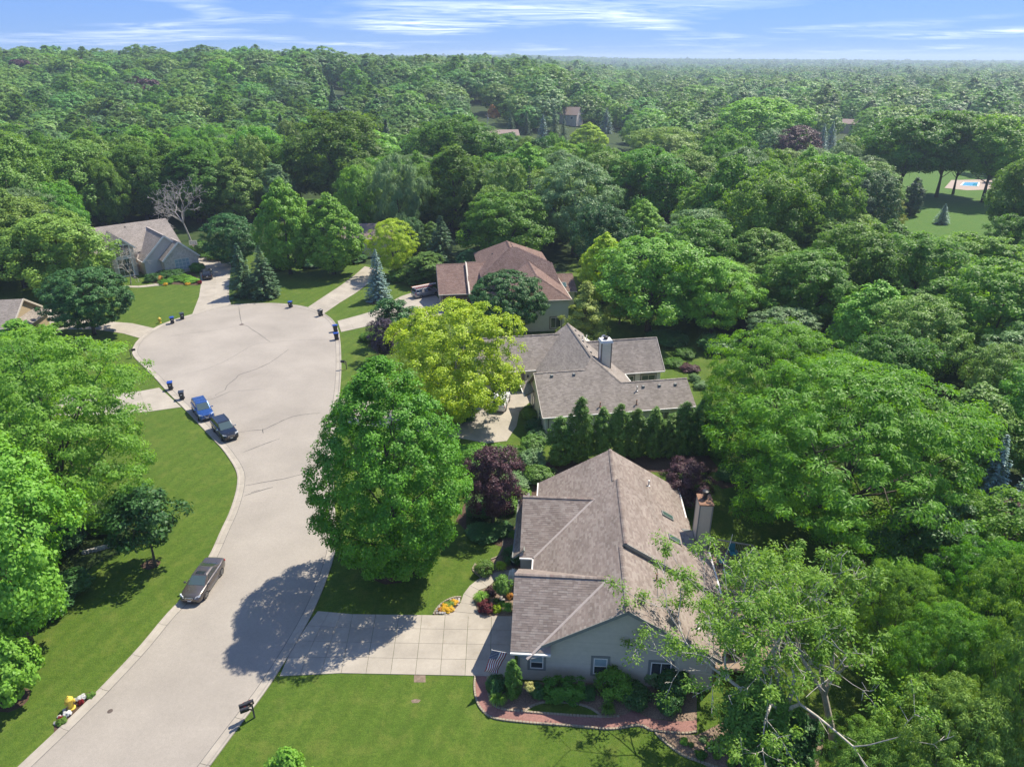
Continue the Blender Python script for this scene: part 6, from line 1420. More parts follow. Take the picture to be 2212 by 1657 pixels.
VAN = dict(hood=1.05, belt=1.08, tail=1.15, cab=(-.49, -.44, .10, .30), wins=((.06, .36, 0), (.39, .62, 0), (.66, .88, 0)), wb=(-.28, .32), wr=.33, roofw=.80, tall=True, rails=True, badge=[[(-.4, .7), (.4, .7)]], cat='van', vanwin=True, tl=.45)
a, c_ = g(910, 645.4), g(941, 639.2); hd = V2(a, c_); vp = a+Vector((math.cos(hd), math.sin(hd), 0))*1.45+Vector((-math.sin(hd), math.cos(hd), 0))*.95
van = vehicle('work_van', 'silver minivan with ladder rack at the brick garage', vp, hd, 5.15, 1.98, 1.75, paint('silver_paint', (.30, .31, .33), .6, .3), VAN, .05)
m = MB(); m.lathe([(.26, 0), (.26, .008), (.22, .012), (.02, .012)], (0, 0, 0), 18, Matrix.Translation((-.95, -.945, 1.36)) @ Matrix.Rotation(math.pi/2-.22, 4, 'X')); m.build('round_logo', M_CREAM, van)
m = MB()
for k in range(6):
    if k != 2: m.box((-1.7+.33*k, -.935, 1.34), (.14, .012, .26), Matrix.Rotation(0, 4, 'X'))
m.build('side_lettering', plain('pale_blue_print', (.16, .24, .38), .4), van)
lad = empty('ladder', (vp.x, vp.y, 1.92), hd, 'red and white ladder on the roof rack of the silver van', 'ladder')
for y in (-.52, -.08):
    m = MB(); m.bar((-2.2, y, 0), (1.2, y, 0), .05, .10); m.build('rail', plain('red_fibreglass', (.45, .06, .04), .5), lad)
for k in range(10):
    m = MB(); m.bar((-2.05+.34*k, -.52, 0), (-2.05+.34*k, -.08, 0), .04); m.build('rung', M_WHITE, lad)
rk = empty('cargo_tube', (vp.x, vp.y, 1.95), hd, 'long white and orange conduit tube on the roof of the silver van', 'tube'); m = MB(); m.tube([(-2.5, .30, 0), (2.4, .30, 0)], .13, 8); m.build('pipe', M_WHITE, rk); m = MB(); m.bar((-2.55, .62, 0), (2.0, .62, 0), .20, .12); m.build('ladder_case', plain('faded_orange', (.42, .19, .10), .6), rk)
for x in (-1.6, 0, 1.0):
    m = MB(); m.bar((x, -.75, -.10), (x, .75, -.10), .05, .04); m.build('rack_bar', M_STEEL, rk)
# far vehicle by the distant drive
p = g(1262, 278); vehicle('parked_car', 'small dark car beside the distant drive', p, math.radians(10), 4.4, 1.8, 1.45, paint('slate_paint', (.02, .025, .03)), dict(SED, sunroof=False))

# ------------------------------------------------------------------ street things
M_BIN = plain('black_bin_plastic', (.010, .013, .022), .45, noise=.15); M_BLUEL = plain('blue_lid_plastic', (.01, .055, .30), .4, noise=.1); M_DKL = plain('slate_lid_plastic', (.02, .028, .045), .4, noise=.1)
def wheelie(x, y, ang, lidm, label):
    p = g(x, y); r = empty('wheelie_bin', (p.x, p.y, .03), ang, label, 'bin', 'bins put out round the cul-de-sac')
    m = MB(); i = 0
    prof_ = [(0.0, .46, .52), (.5, .53, .60), (.92, .60, .70), (1.0, .62, .74)]
    for z, w_, d_ in prof_:
        for a, b in ((-1, -1), (-.8, -1), (.8, -1), (1, -1), (1, 1), (-1, 1)): m.v.append((a*w_/2, b*d_/2, z+.04))
    n = 6
    for k in range(3):
        for j in range(n): m.f.append([k*n+j, k*n+(j+1) % n, (k+1)*n+(j+1) % n, (k+1)*n+j]); m.m.append(0)
    m.f += [list(range(n))[::-1], [3*n+j for j in range(n)]]; m.m += [0, 0]; m.build('body', M_BIN, r)
    m = MB(); m.box((0, 0, 1.075), (.68, .80, .06)); m.box((0, 0, 1.12), (.60, .70, .05), taper=.75); m.box((0, -.41, 1.05), (.5, .05, .06)); m.build('lid', lidm, r, bevel=.015)
    for s in (-1, 1):
        m = MB(); m.lathe([(.12, -.03), (.12, .03), (.05, .035)], (0, 0, 0), 12, Matrix.Translation((s*.27, .25, .12)) @ Matrix.Rotation(math.pi/2, 4, 'Y')); m.build('wheel', M_TYRE, r)
    m = MB(); m.tube([(-.26, .42, 1.02), (.26, .42, 1.02)], .018, 6); m.build('handle', M_BIN, r)
    m = MB(); m.box((0, -.325, .72), (.20, .03, .12)); m.build('emblem', M_PLATE, r)
for x, y, a_, lm, lb in [(373, 699, .5, M_BLUEL, 'blue-lidded bin nearest the far yellow hydrant'), (394.5, 690, .6, M_DKL, 'black bin right of the blue-lidded one by the hydrant'), (628, 664.5, -.1, M_BLUEL, 'single blue-lidded bin at the head of the cul-de-sac'), (692.6, 683, -.6, M_DKL, 'single black bin at the far right kerb of the cul-de-sac'), (725, 716.5, -1.3, M_BLUEL, 'rear of the two blue-lidded bins at the right kerb'), (727, 734, -1.3, M_BLUEL, 'front of the two blue-lidded bins at the right kerb'), (369.5, 841.7, .35, M_BLUEL, 'blue-lidded bin behind the parked blue SUV'), (394, 862.8, .35, M_DKL, 'dark-lidded bin closest to the parked blue SUV')]: wheelie(x, y, a_, lm, lb)
M_HYD = plain('yellow_hydrant_paint', (.62, .44, .05), .5, noise=.1)
def hydrant(x, y, label, s=1.0):
    p = g(x, y); r = empty('fire_hydrant', (p.x, p.y, .01), .6, label, 'hydrant', 'yellow fire hydrants', (s, s, s))
    m = MB(); m.lathe([(.20, 0), (.20, .06), (.14, .08), (.14, .55), (.20, .57), (.20, .62), (.14, .64)], (0, 0, 0), 14); m.build('barrel', M_HYD, r)
    m = MB(); m.lathe([(.21, .64), (.21, .68), (.16, .74), (.09, .82), (.04, .84), (.04, .90), (.01, .91)], (0, 0, 0), 14); m.build('bonnet', M_HYD, r)
    for a_ in (0, math.pi/2, math.pi):
        m = MB(); m.lathe([(.07, .10), (.07, .19), (.10, .19), (.10, .24), (.03, .26)], (0, 0, 0), 10, Matrix.Translation((0, 0, .46)) @ Matrix.Rotation(a_, 4, 'Z') @ Matrix.Rotation(math.pi/2, 4, 'Y')); m.build('nozzle', M_HYD, r)
hydrant(346, 698, 'yellow fire hydrant on the lawn left of the cul-de-sac', 1.15); hydrant(155.5, 1529.7, 'yellow fire hydrant in a flower bed at the lower left', 1.25)
M_POST = plain('weathered_post', (.13, .105, .075), .85, noise=.25, scale=8)
def mailbox(x, y, ang, boxes, label, h=1.15, postm=None):
    p = g(x, y); r = empty('mailbox', (p.x, p.y, 0), ang, label, 'mailbox')
    m = MB(); m.box((0, 0, h/2), (.11, .11, h+.3)); m.build('post', postm or M_POST, r)
    m = MB(); m.bar((.05, 0, h-.06), (-.75, 0, h-.06), .09, .09); m.bar((0, 0, h-.5), (-.4, 0, h-.1), .07, .07); m.build('arm', postm or M_POST, r)
    for k, (bx_, by_, bz_) in enumerate(boxes):
        m = MB(); pr = [(-.13, 0), (-.13, .16)]+[(.13*math.cos(a), .16+.13*math.sin(a)) for a in np.linspace(math.pi, 0, 7)][1:-1]+[(.13, .16), (.13, 0)]; n = len(pr)
        m.v = [(bx_-.27, by_+a, bz_+b) for a, b in pr]+[(bx_+.27, by_+a, bz_+b) for a, b in pr]; m.f = [list(range(n)), [n+j for j in range(n)][::-1]]+[[j, n+j, n+(j+1) % n, (j+1) % n] for j in range(n)]; m.m = [0]*(n+2); bo = m.build('box', M_BLACKM, r)
        m = MB(); m.box((bx_-.28, by_, bz_+.13), (.02, .22, .22)); m.build('door', M_BLACKM, bo); m = MB(); m.box((bx_+.05, by_+.14, bz_+.2), (.12, .015, .05)); m.build('flag', M_TAIL, bo)
mailbox(550, 1549.8, .5, [(-.5, -.22, 1.13), (-.5, .16, 1.13), (-.12, .20, 1.13)], 'twin black mailboxes on a wooden post by the lower lawn', 1.2)
mailbox(284, 773, math.pi+.3, [(-.45, 0, 1.1)], 'single black mailbox at the left kerb of the cul-de-sac'); mailbox(749, 798, 0, [(-.45, 0, 1.1)], 'dark mailbox on the right kerb behind the big maple')
# basketball hoop
p = g(425, 557.5); r = empty('basketball_hoop', (p.x, p.y, .05), math.radians(10), 'portable basketball hoop with a clear backboard at the brick house drive', 'basketball hoop')
m = MB(); m.box((0, .3, .12), (.8, 1.1, .24), taper=.85); m.build('base', M_WHITE, r); m = MB(); m.tube([(0, .2, .2), (0, .1, 2.5), (0, -.5, 3.3)], .06, 8); m.build('pole', M_BLACKM, r)
bd = empty('backboard'); bd.parent = r
m = MB(); m.box((0, -.62, 3.45), (1.5, .03, .9)); m.build('panel', plain('clear_board', (.35, .37, .36), .15), bd)
m = MB()
for c_, d in (((0, -.645, 3.9), (1.6, .05, .08)), ((0, -.645, 3.0), (1.6, .05, .08)), ((-.78, -.645, 3.45), (.07, .05, .9)), ((.78, -.645, 3.45), (.07, .05, .9)), ((0, -.645, 3.55), (.6, .03, .05)), ((0, -.645, 3.2), (.6, .03, .05)), ((-.3, -.645, 3.37), (.05, .03, .4)), ((.3, -.645, 3.37), (.05, .03, .4))): m.box(c_, d)
m.build('frame', M_WHITE, bd)
m = MB(); pr = [(.23*math.cos(a), -.9+.23*math.sin(a), 3.05) for a in np.linspace(0, 6.283, 13)]; m.tube(pr, .015, 5); m.build('rim', plain('orange_rim', (.5, .12, .03), .5), r)
m = MB()
for k in range(10):
    a = k*.628; m.bar((.23*math.cos(a), -.9+.23*math.sin(a), 3.04), (.13*math.cos(a+.5), -.9+.13*math.sin(a+.5), 2.65), .02)
m.build('net', M_WHITE, r)
# flag on the near house corner
def flag_mat():
    m, t, b = new_mat('flag_cloth'); at = t.nodes.new('ShaderNodeUVMap'); sp = t.nodes.new('ShaderNodeSeparateXYZ'); t.links.new(at.outputs[0], sp.inputs[0])
    def mth(op, a, b_=None):
        n = t.nodes.new('ShaderNodeMath'); n.operation = op
        for i, v in enumerate((a, b_)):
            if v is None: continue
            if hasattr(v, 'links'): t.links.new(v, n.inputs[i])
            else: n.inputs[i].default_value = v
        return n.outputs[0]
    u, v = sp.outputs[0], sp.outputs[1]
    st_ = mth('LESS_THAN', mth('MODULO', mth('MULTIPLY', v, 13), 2), 1)
    can = mth('MULTIPLY', mth('LESS_THAN', u, .4), mth('GREATER_THAN', v, 6/13))
    fu = mth('SUBTRACT', mth('FRACT', mth('MULTIPLY', u, 15)), .5); fv = mth('SUBTRACT', mth('FRACT', mth('MULTIPLY', v, 16.7)), .5)
    star = mth('LESS_THAN', mth('ADD', mth('MULTIPLY', fu, fu), mth('MULTIPLY', fv, fv)), .075)
    c1 = mixc(t, st_, (.80, .78, .78), (.36, .025, .045)); c2 = mixc(t, star, (.02, .03, .12), (.62, .60, .60)); t.links.new(mixc(t, can, c1, c2), b.inputs['Base Color']); b.inputs['Roughness'].default_value = .8
    return m
nh = bpy.data.objects['near_house']; Mh = Matrix.Translation((7.64, 36.21, 0)) @ Matrix.Rotation(math.radians(-4.05), 4, 'Z')
fp0 = Mh @ Vector((-7.3, .28, 2.35)); ft = zat(1420, 35.5); fp1 = Vector(g(1081, 1420, 3.05)); fp1 = Vector((fp0.x-1.75, fp0.y-.7, 3.5))
fl = empty('flag', fp0, 0, 'stars and stripes flag hanging from a pole on the garage corner', 'flag')
m = MB(); m.tube([(0, 0, 0), tuple(fp1-fp0)], .016, 7); m.lathe([(.03, 0), (.035, .03), (.01, .06)], tuple(fp1-fp0), 8); m.build('pole', M_WHITE, fl)
nu, nv = 24, 16; d = fp1-fp0; V = []; uvs = []
for j in range(nv+1):
    for i in range(nu+1):
        u, v = i/nu, j/nv; p = d*(.98-.62*v*0-.60*(1-v)*0) ; hoist = d*.99+(d*.42-d*.99)*(1-v); sag = Vector((-.55, -.2, -1.75))*u
        wv = .06*math.sin(u*7+v*3)*(u**.6)+.04*math.sin(u*13-v*4)*u
        V.append(hoist+sag+Vector((.35, -.6, 0)).normalized()*wv+Vector((-.12*u*(1-v), 0, .12*u*(1-v)))); uvs.append((u, v))
Fq = np.array([[j*(nu+1)+i, j*(nu+1)+i+1, (j+1)*(nu+1)+i+1, (j+1)*(nu+1)+i] for j in range(nv) for i in range(nu)])
me = np_mesh('cloth', np.array([tuple(v) for v in V]), Fq, flag_mat(), smooth=True); ul = me.uv_layers.new(name='UVMap'); ul.data.foreach_set('uv', np.array([uvs[i] for i in Fq.ravel()], dtype=np.float32).ravel())
o = link('cloth', me, fl); sm = o.modifiers.new('thickness', 'SOLIDIFY'); sm.thickness = .004
# ------------------------------------------------------------------ deck behind the near house
M_DECK = plain('deck_board', (.24, .175, .12), .8, noise=.2, scale=4); M_DECKR = plain('deck_rail', (.30, .24, .17), .8, noise=.15, scale=4); M_TEAL = plain('teal_plastic', (.03, .19, .23), .5)
dk = empty('deck', (7.64, 36.21, 0), math.radians(-4.05), 'wooden deck with railings behind the near house under the ash', 'deck')
DP = [(6.6, 1.2), (10.3, 1.2), (12.2, 4.6), (11.9, 8.4), (12.8, 10.5), (12.0, 14.2), (9.2, 14.8), (7.6, 12.6), (7.9, 7.0), (6.6, 7.0)]
def scanx(P, y):
    xs = []
    for (x1, y1), (x2, y2) in zip(P, P[1:]+P[:1]):
        if (y1 > y) != (y2 > y): xs.append(x1+(x2-x1)*(y-y1)/(y2-y1))
    return sorted(xs)
y = 1.3
while y < 14.7:
    xs = scanx(DP, y+.07)
    for k in range(0, len(xs)-1, 2):
        m = MB(); m.box(((xs[k]+xs[k+1])/2, y+.07, 1.1), (xs[k+1]-xs[k], .135, .04)); m.build('board', M_DECK, dk)
    y += .145
m = MB(); m.prism([(a*.995+.05, b*.995+.05) for a, b in DP], .85, 1.07); m.build('frame', M_DECK, dk)
for (x1, y1), (x2, y2) in zip(DP[1:6], DP[2:7]):
    a, c_ = Vector((x1, y1, 1.1)), Vector((x2, y2, 1.1)); n = max(1, round((c_-a).length/1.6))
    m = MB(); m.bar(a+Vector((0, 0, .98)), c_+Vector((0, 0, .98)), .18, .05); m.bar(a+Vector((0, 0, .15)), c_+Vector((0, 0, .15)), .05, .09); m.build('rail', M_DECKR, dk)
    m = MB()
    for k in range(int((c_-a).length/.14)): q_ = a.lerp(c_, (k+.5)/int((c_-a).length/.14)); m.box((q_.x, q_.y, 1.6), (.035, .035, .92))
    o = m.build('balusters', M_DECKR, dk); o['kind'] = 'stuff'
    for k in range(n+1):
        q_ = a.lerp(c_, k/n); m = MB(); m.box((q_.x, q_.y, 1.05), (.11, .11, 2.1)); m.build('post', M_DECKR, dk)
def patio_chair(x, y, a_, label):
    p = Mh @ Vector((x, y, 1.12)); r = empty('patio_chair', p, a_, label, 'chair', 'teal chairs on the deck')
    m = MB(); m.box((0, 0, .40), (.55, .52, .06)); m.build('seat', M_TEAL, r); m = MB(); m.box((0, .30, .78), (.52, .06, .75), Matrix.Rotation(-.2, 4, 'X')); m.build('backrest', M_TEAL, r)
    for sx2 in (-1, 1):
        for sy2 in (-1, 1): m = MB(); m.box((sx2*.24, sy2*.22, .19), (.04, .04, .38)); m.build('leg', M_BLACKM, r)
        m = MB(); m.box((sx2*.29, -.02, .62), (.07, .55, .04)); m.build('armrest', M_TEAL, r)
for x, y, a_, lb in [(9.2, 12.6, 1.4, 'teal chair on the deck nearest the chimney'), (11.3, 12.9, -1.2, 'teal chair at the far right of the deck table'), (9.4, 10.7, 1.9, 'teal chair on the deck nearest the roof edge'), (11.2, 10.6, -1.7, 'teal chair at the near right of the deck table'), (10.3, 13.7, 0, 'teal chair at the far rail of the deck')]: patio_chair(x, y, a_, lb)
p = Mh @ Vector((10.3, 11.8, 1.12)); r = empty('patio_table', p, 0, 'round glass-topped table among the teal deck chairs', 'table'); m = MB(); m.lathe([(.65, .68), (.65, .72), (.02, .72)], (0, 0, 0), 20); m.build('table_top', M_CGLASS, r)
for k in range(4):
    m = MB(); m.tube([(.1*math.cos(k*1.57), .1*math.sin(k*1.57), .68), (.42*math.cos(k*1.57), .42*math.sin(k*1.57), 0)], .02, 6); m.build('leg', M_BLACKM, r)
def planter(P, label, sc_=1.0, fl_='purple', mat_=M_BLACKM):
    r = empty('flower_pot', P, 0, label, 'flower pot'); m = MB(); m.lathe([(.2*sc_, 0), (.28*sc_, .2*sc_), (.36*sc_, .42*sc_), (.40*sc_, .45*sc_), (.38*sc_, .5*sc_), (.3*sc_, .46*sc_)], (0, 0, 0), 14); m.build('pot', mat_, r)
    o = link('flowers', PT['mound'].crown, r); o.scale = (.42*sc_, .42*sc_, .4*sc_); o.location = (0, 0, .42*sc_); o.material_slots[0].link = 'OBJECT'; o.material_slots[0].material = LM[fl_]
planter(Mh @ Vector((8.6, 5.6, 1.12)), 'pot of dark red flowers on the deck by the roof', 1.3, 'red', M_TRIMT); planter(Mh @ Vector((11.4, 7.6, 1.12)), 'pot of red flowers at the deck railing', 1.0, 'redf', M_TRIMT)
gr_ = empty('barbecue_grill', Mh @ Vector((8.1, 2.6, 1.12)), .2, 'black barbecue grill on the deck beside the siding', 'grill'); m = MB(); m.box((0, 0, .45), (1.1, .5, .6)); m.build('cart', M_BLACKM, gr_); m = MB(); m.lathe([(.32, -.38), (.34, -.3), (.34, .3), (.32, .38)], (0, 0, 0), 12, Matrix.Translation((0, 0, .82)) @ Matrix.Rotation(math.pi/2, 4, 'Y')); m.build('hood', M_BLACKM, gr_); m = MB(); m.bar((-.3, -.36, .85), (.3, -.36, .85), .03); m.build('handle', M_STEEL, gr_)
# utility poles and wires
def pole(x, y, h_, label):
    p = g(x, y); r = empty('utility_pole', p, .3, label, 'utility pole', 'utility poles'); m = MB(); m.tube([(0, 0, 0), (0, 0, h_)], [.17, .11], 8); m.build('shaft', M_DEAD, r); m = MB(); m.bar((-1.2, 0, h_-.8), (1.2, 0, h_-.8), .12, .12); m.build('crossarm', M_DEAD, r)
    m = MB(); m.lathe([(.25, 0), (.25, .9), (.05, 1.0)], (.35, 0, h_-2.6), 10); m.build('transformer', M_STEEL, r)
    for s in (-1.1, 0, 1.1):
        m = MB(); m.lathe([(.03, 0), (.06, .05), (.06, .16), (.02, .2)], (s, 0, h_-.74), 8); m.build('insulator', M_WHITE, r)
pole(627, 402, 16, 'wooden utility pole among trees left of the big oak'); pole(1054, 330, 17, 'tall grey utility pole above the distant tan house')
# swimming pool on the far lawn
P = px([(2075, 402), (2082, 395), (2115, 395), (2112, 404)]); tag(tri_sheet('pool_terrace', px([(2040, 407), (2055, 390), (2150, 388), (2150, 410), (2090, 412)]), .06, plain('pool_paving', (.34, .27, .22), .9, noise=.15), .05), kind='structure')
sp_ = empty('swimming_pool', sum(P, Vector())/4, 0, 'blue swimming pool glimpsed between the tall trees at right', 'swimming pool'); c_ = sum(P, Vector())/4
m = MB(); m.prism([(q_.x-c_.x, q_.y-c_.y) for q_ in P], .02, .09); m.build('water', plain('pool_water', (.06, .32, .48), .05, spec=.6), sp_)
for a, b in zip(P, P[1:]+P[:1]):
    m = MB(); m.bar((a-c_)+Vector((0, 0, .1)), (b-c_)+Vector((0, 0, .1)), .5, .08); m.build('coping', M_WHITE, sp_)
# blue covered trampoline behind the red-roofed house
p = g(1028, 560); r = empty('trampoline', p, 0, 'blue padded trampoline behind the red-roofed house', 'trampoline'); m = MB(); m.lathe([(2.1, .85), (2.1, .95), (1.6, .96), (1.55, .9)], (0, 0, 0), 20); m.build('pad', plain('blue_vinyl', (.02, .10, .32), .5), r)
m = MB(); m.lathe([(1.56, .90), (1.56, .92), (.02, .92)], (0, 0, 0), 20); m.build('mat', M_BLACKM, r)
for k in range(6):
    m = MB(); m.bar((1.9*math.cos(k*1.05), 1.9*math.sin(k*1.05), 0), (1.9*math.cos(k*1.05), 1.9*math.sin(k*1.05), .9), .06); m.build('leg', M_STEEL, r)
# ------------------------------------------------------------------ shrubs, hedges and flowers
def bush(pr, x, yb, wpx, hm, mat, label, name='shrub', cat='shrub', group=None, sy=None):
    p = g(x, yb); d = p.y*_c+CAM_H*_s; W = wpx*d/FPX; s = W/PT[pr].W
    r = empty(name, p, rnd.uniform(0, 6.28) if pr != 'hedge' else -.07, label, cat, group, (s, s*(sy or 1), hm/PT[pr].H))
    if PT[pr].trunk: link('stem', PT[pr].trunk, r)
    o = link('leaves' if pr == 'lily' else 'foliage', PT[pr].crown, r); o.material_slots[0].link = 'OBJECT'; o.material_slots[0].material = LM[mat]
    return r
bush('ball', 1047, 1238, 42, 1.25, 'arb', 'clipped round boxwood at the bend of the front walk', 'boxwood')
# topiary standard
p = g(1087, 1294.6); r = empty('topiary_tree', p, 0, 'clipped ball tree on a thin stem in the front bed', 'topiary'); o = link('crown', PT['ball'].crown, r); o.scale = (1.0, 1.0, 1.1); o.location = (0, 0, .8); o.material_slots[0].link = 'OBJECT'; o.material_slots[0].material = LM['arb']; m = MB(); m.tube([(0, 0, 0), (0, 0, 1.1)], .04, 7); m.build('stem', M_BARK, r)
bush('lily', 1040, 1297, 36, .7, 'bright', 'yellow-dotted daylily clump at the edge of the front walk', 'daylily', 'plant'); bush('mound', 1051, 1318, 34, .8, 'red', 'crimson barberry mound at the corner of the drive', 'barberry'); bush('mound', 1060, 1284, 24, .8, 'purple', 'small purple shrub under the ball tree', 'barberry'); bush('mound', 1073, 1321, 20, .6, 'lime', 'small chartreuse shrub beside the crimson barberry', 'spirea'); bush('lily', 1098, 1320, 30, .7, 'bright', 'daylily clump against the garage gable', 'daylily', 'plant')
bush('mound', 1072, 1300, 12, .3, 'arb', 'tiny green tuft beside the stones in the front bed', 'perennial', 'plant'); bush('mound', 1102, 1291, 16, .5, 'orange', 'orange-tinted perennial by the garage wall', 'perennial', 'plant'); bush('mound', 1084, 1306, 13, .35, 'mid', 'low green perennial below the ball tree', 'perennial', 'plant'); bush('loose', 1108, 1262, 18, 1.6, 'whitef', 'white flowering shrub at the garage ridge end', 'hydrangea')
bush('ball', 1107, 1215, 46, 1.5, 'dark', 'dark clipped yew beside the entry', 'yew'); bush('lily', 1081, 1230, 30, .65, 'lime', 'bright daylily clump right of the boxwood', 'daylily', 'plant'); bush('lily', 1112, 1163, 30, .7, 'bright', 'daylily clump at the far wing corner', 'daylily', 'plant')
planter(g(1111, 1220), 'dark pot with white flowers at the entry', 1.1, 'whitef'); planter(g(1116, 1160), 'low bowl of pink flowers beside the far wing', .8, 'redf', M_TRIMT)
for k, (x, y, w_, hh, mt, lb) in enumerate([(1040, 1110, 60, 1.2, 'dark', 'dark ground shrub in shade behind the maple'), (1095, 1100, 55, 1.3, 'mid', 'green shrub at the left wall of the far wing'), (1085, 1150, 50, .8, 'dark', 'low dark juniper by the shade bed edging'), (1045, 1155, 70, .6, 'dark', 'spreading dark ground cover right of the maple'), (1125, 1080, 40, 1.1, 'olive', 'yellow-green shrub at the far wing roof'), (1020, 1000, 70, 2.0, 'mid', 'green shrub between the plum and the middle drive'), (1075, 995, 60, 1.7, 'arb', 'rounded green shrub left of the evergreen row'), (1110, 1000, 60, 1.8, 'mid', 'bushy shrub right of the rounded green shrub'), (1150, 1010, 60, 2.0, 'grey', 'pale variegated shrub left of the evergreens'), (1120, 1045, 60, .9, 'grey', 'pale ground cover behind the near house'), (1165, 1040, 60, 1.6, 'arb', 'dark shrub at the back left of the near house'), (1150, 970, 50, 1.6, 'arb', 'shrub at the wall of the middle house drive'), (1155, 930, 40, 1.4, 'dark', 'dark green shrub under the middle house corner'), (1145, 905, 34, 1.2, 'olive', 'yellowish shrub beside the middle drive'), (1160, 955, 44, 1.5, 'dark', 'leafy shrub below the middle house gutter'), (1000, 905, 60, 1.6, 'dark', 'dark bushes at the foot of the yellow-green tree'), (960, 920, 60, 1.5, 'dark', 'low dark bush at the left of the middle drive'), (1142, 888, 22, .7, 'arb', 'small round bush beside the garage door')]): bush('loose', x, y, w_, hh, mt, lb)
# side of the near house
c4p = lambda x, y: (737.4+x/2.996, 1103.8+y/2.996)
x, y = c4p(1440, 1228); p = g(x, y); r = bush('hedge', x, y-6, 80, 1.5, 'mid', 'square clipped hedge below the gable windows', 'hedge', 'hedge', sy=.55)
x, y = c4p(1755, 1205); bush('ball', x, y-3, 78, 2.1, 'mid', 'large rounded shrub right of the clipped hedge', 'shrub')
for xx, yy, w_, hh, mt, pr, lb in [(1265, 1205, 30, 1.2, 'dark', 'loose', 'dark shrub left of the clipped hedge'), (1600, 1210, 30, 1.0, 'dark', 'loose', 'dark low shrub between hedge and rounded shrub'), (1005, 1165, 42, 1.3, 'dark', 'loose', 'dark spreading shrub under the flag'), (1015, 1245, 40, .8, 'mid', 'lily', 'daylily clump at the bend of the red path'), (1720, 1310, 36, .8, 'mid', 'lily', 'daylily clump beyond the crescent lawn'), (1900, 1240, 60, 1.5, 'dark', 'loose', 'shrub below the drooping ash branch'), (2120, 1290, 50, 1.4, 'dark', 'loose', 'dark shrub near the stone edged pond'), (2020, 1090, 60, 1.6, 'grey', 'loose', 'grey-leaved shrub at the right corner of the gable'), (2140, 1180, 70, 2.0, 'dark', 'loose', 'dark shrubs against the deck')]:
    x, y = c4p(xx, yy); bush(pr, x, y, w_, hh, mt, lb, 'daylily' if pr == 'lily' else 'shrub', 'plant' if pr == 'lily' else 'shrub')
x, y = c4p(1112, 1205); tree('arb', x, y, 1425, 36, 'arb', 'columnar arborvitae at the garage corner beside the flag', 'arborvitae', cat='evergreen')
tree('arb', 1625, 1632, 1475, 150, 'arb', 'big dark yew mass at the foot of the ash', 'yew_bush', cat='evergreen')
tree('arb', 1700, 1650, 1540, 110, 'dark', 'dark evergreen behind the ash trunk', 'yew_bush', cat='evergreen')
for k, (x, y, w_, hh, mt, lb) in enumerate([(1513, 1634, 24, .45, 'mid', 'round hosta nearest the bottom edging'), (1518, 1600, 18, .35, 'grey', 'pale variegated hosta in the corner bed'), (1536, 1617, 22, .4, 'arb', 'dark hosta in the middle of the corner bed'), (1558, 1622, 16, .35, 'grey', 'small pale hosta by the yew'), (1477, 1605, 18, .4, 'bright', 'bright green hosta at the left of the corner bed'), (1547, 1637, 14, .35, 'mid', 'small green hosta near the bottom edge'), (1580, 1654, 20, .45, 'mid', 'hosta at the bottom edge of the corner bed'), (1492, 1610, 12, .25, 'arb', 'tiny dark hosta between two brighter ones')]): bush('mound', x, y, w_, hh, mt, lb, 'hosta', 'plant', 'hostas in the corner bed')
# hanging basket on a hook
x, y = c4p(1190, 1240); p = g(x, y); r = empty('hanging_basket', p, 0, 'pale yellow flower basket on a black hook beside the hedge', 'flower basket'); m = MB(); m.tube([(0, 0, 0), (0, 0, 1.75), (.12, 0, 1.9), (.26, 0, 1.82), (.26, 0, 1.7)], .015, 6); m.build('hook', M_BLACKM, r)
o = link('flowers', PT['mound'].crown, r); o.scale = (.42, .42, .5); o.location = (.26, 0, 1.3); o.material_slots[0].link = 'OBJECT'; o.material_slots[0].material = leaf_mat('petal_cream', (.40, .42, .10), (.60, .58, .25), .2, .02)
m = MB(); m.lathe([(.08, 0), (.2, .16), (.22, .2)], (.26, 0, 1.22), 12); m.build('basket', M_TRIMT, r)
# stones and marigolds of the oval bed
M_BOULD = plain('pale_boulder', (.33, .31, .28), .9, noise=.25, scale=6, bump=.3)
def rock(x, y, r_, label, cat='stone', group='white stones round the flower bed', s=(1, 1, .7)):
    p = g(x, y); R = np.random.default_rng(int(x*37+y*11)); import bmesh
    bm = bmesh.new(); bmesh.ops.create_icosphere(bm, subdivisions=1, radius=r_)
    for v in bm.verts: v.co *= 1+R.uniform(-.18, .18)
    me = bpy.data.meshes.new('stone'); bm.to_mesh(me); bm.free(); me.materials.append(M_BOULD); o = link('stone', me); o.location = (p.x, p.y, r_*.35); o.scale = s; o.rotation_euler = (0, 0, x); return tag(o, label, cat, group)
for x, y in [(365, 1300), (430, 1300), (490, 1300), (535, 1298), (380, 1250), (420, 1170), (665, 1015), (725, 1003), (775, 1003), (840, 1005), (840, 1045), (815, 1078), (810, 1112), (485, 1165), (715, 1180)]:
    rock(*cw([(x, y)])[0], rnd.uniform(.10, .16), 'white round stone edging the yellow flower bed')
for x, y, lb in [(1740, 1020, 'pale stone left of the ball tree stem'), (1805, 1020, 'pale stone right of the ball tree stem'), (1760, 970, 'grey stone behind the ball tree stem')]: rock(*cw([(x, y)])[0], .17, lb, 'stone', 'stones under the ball tree')
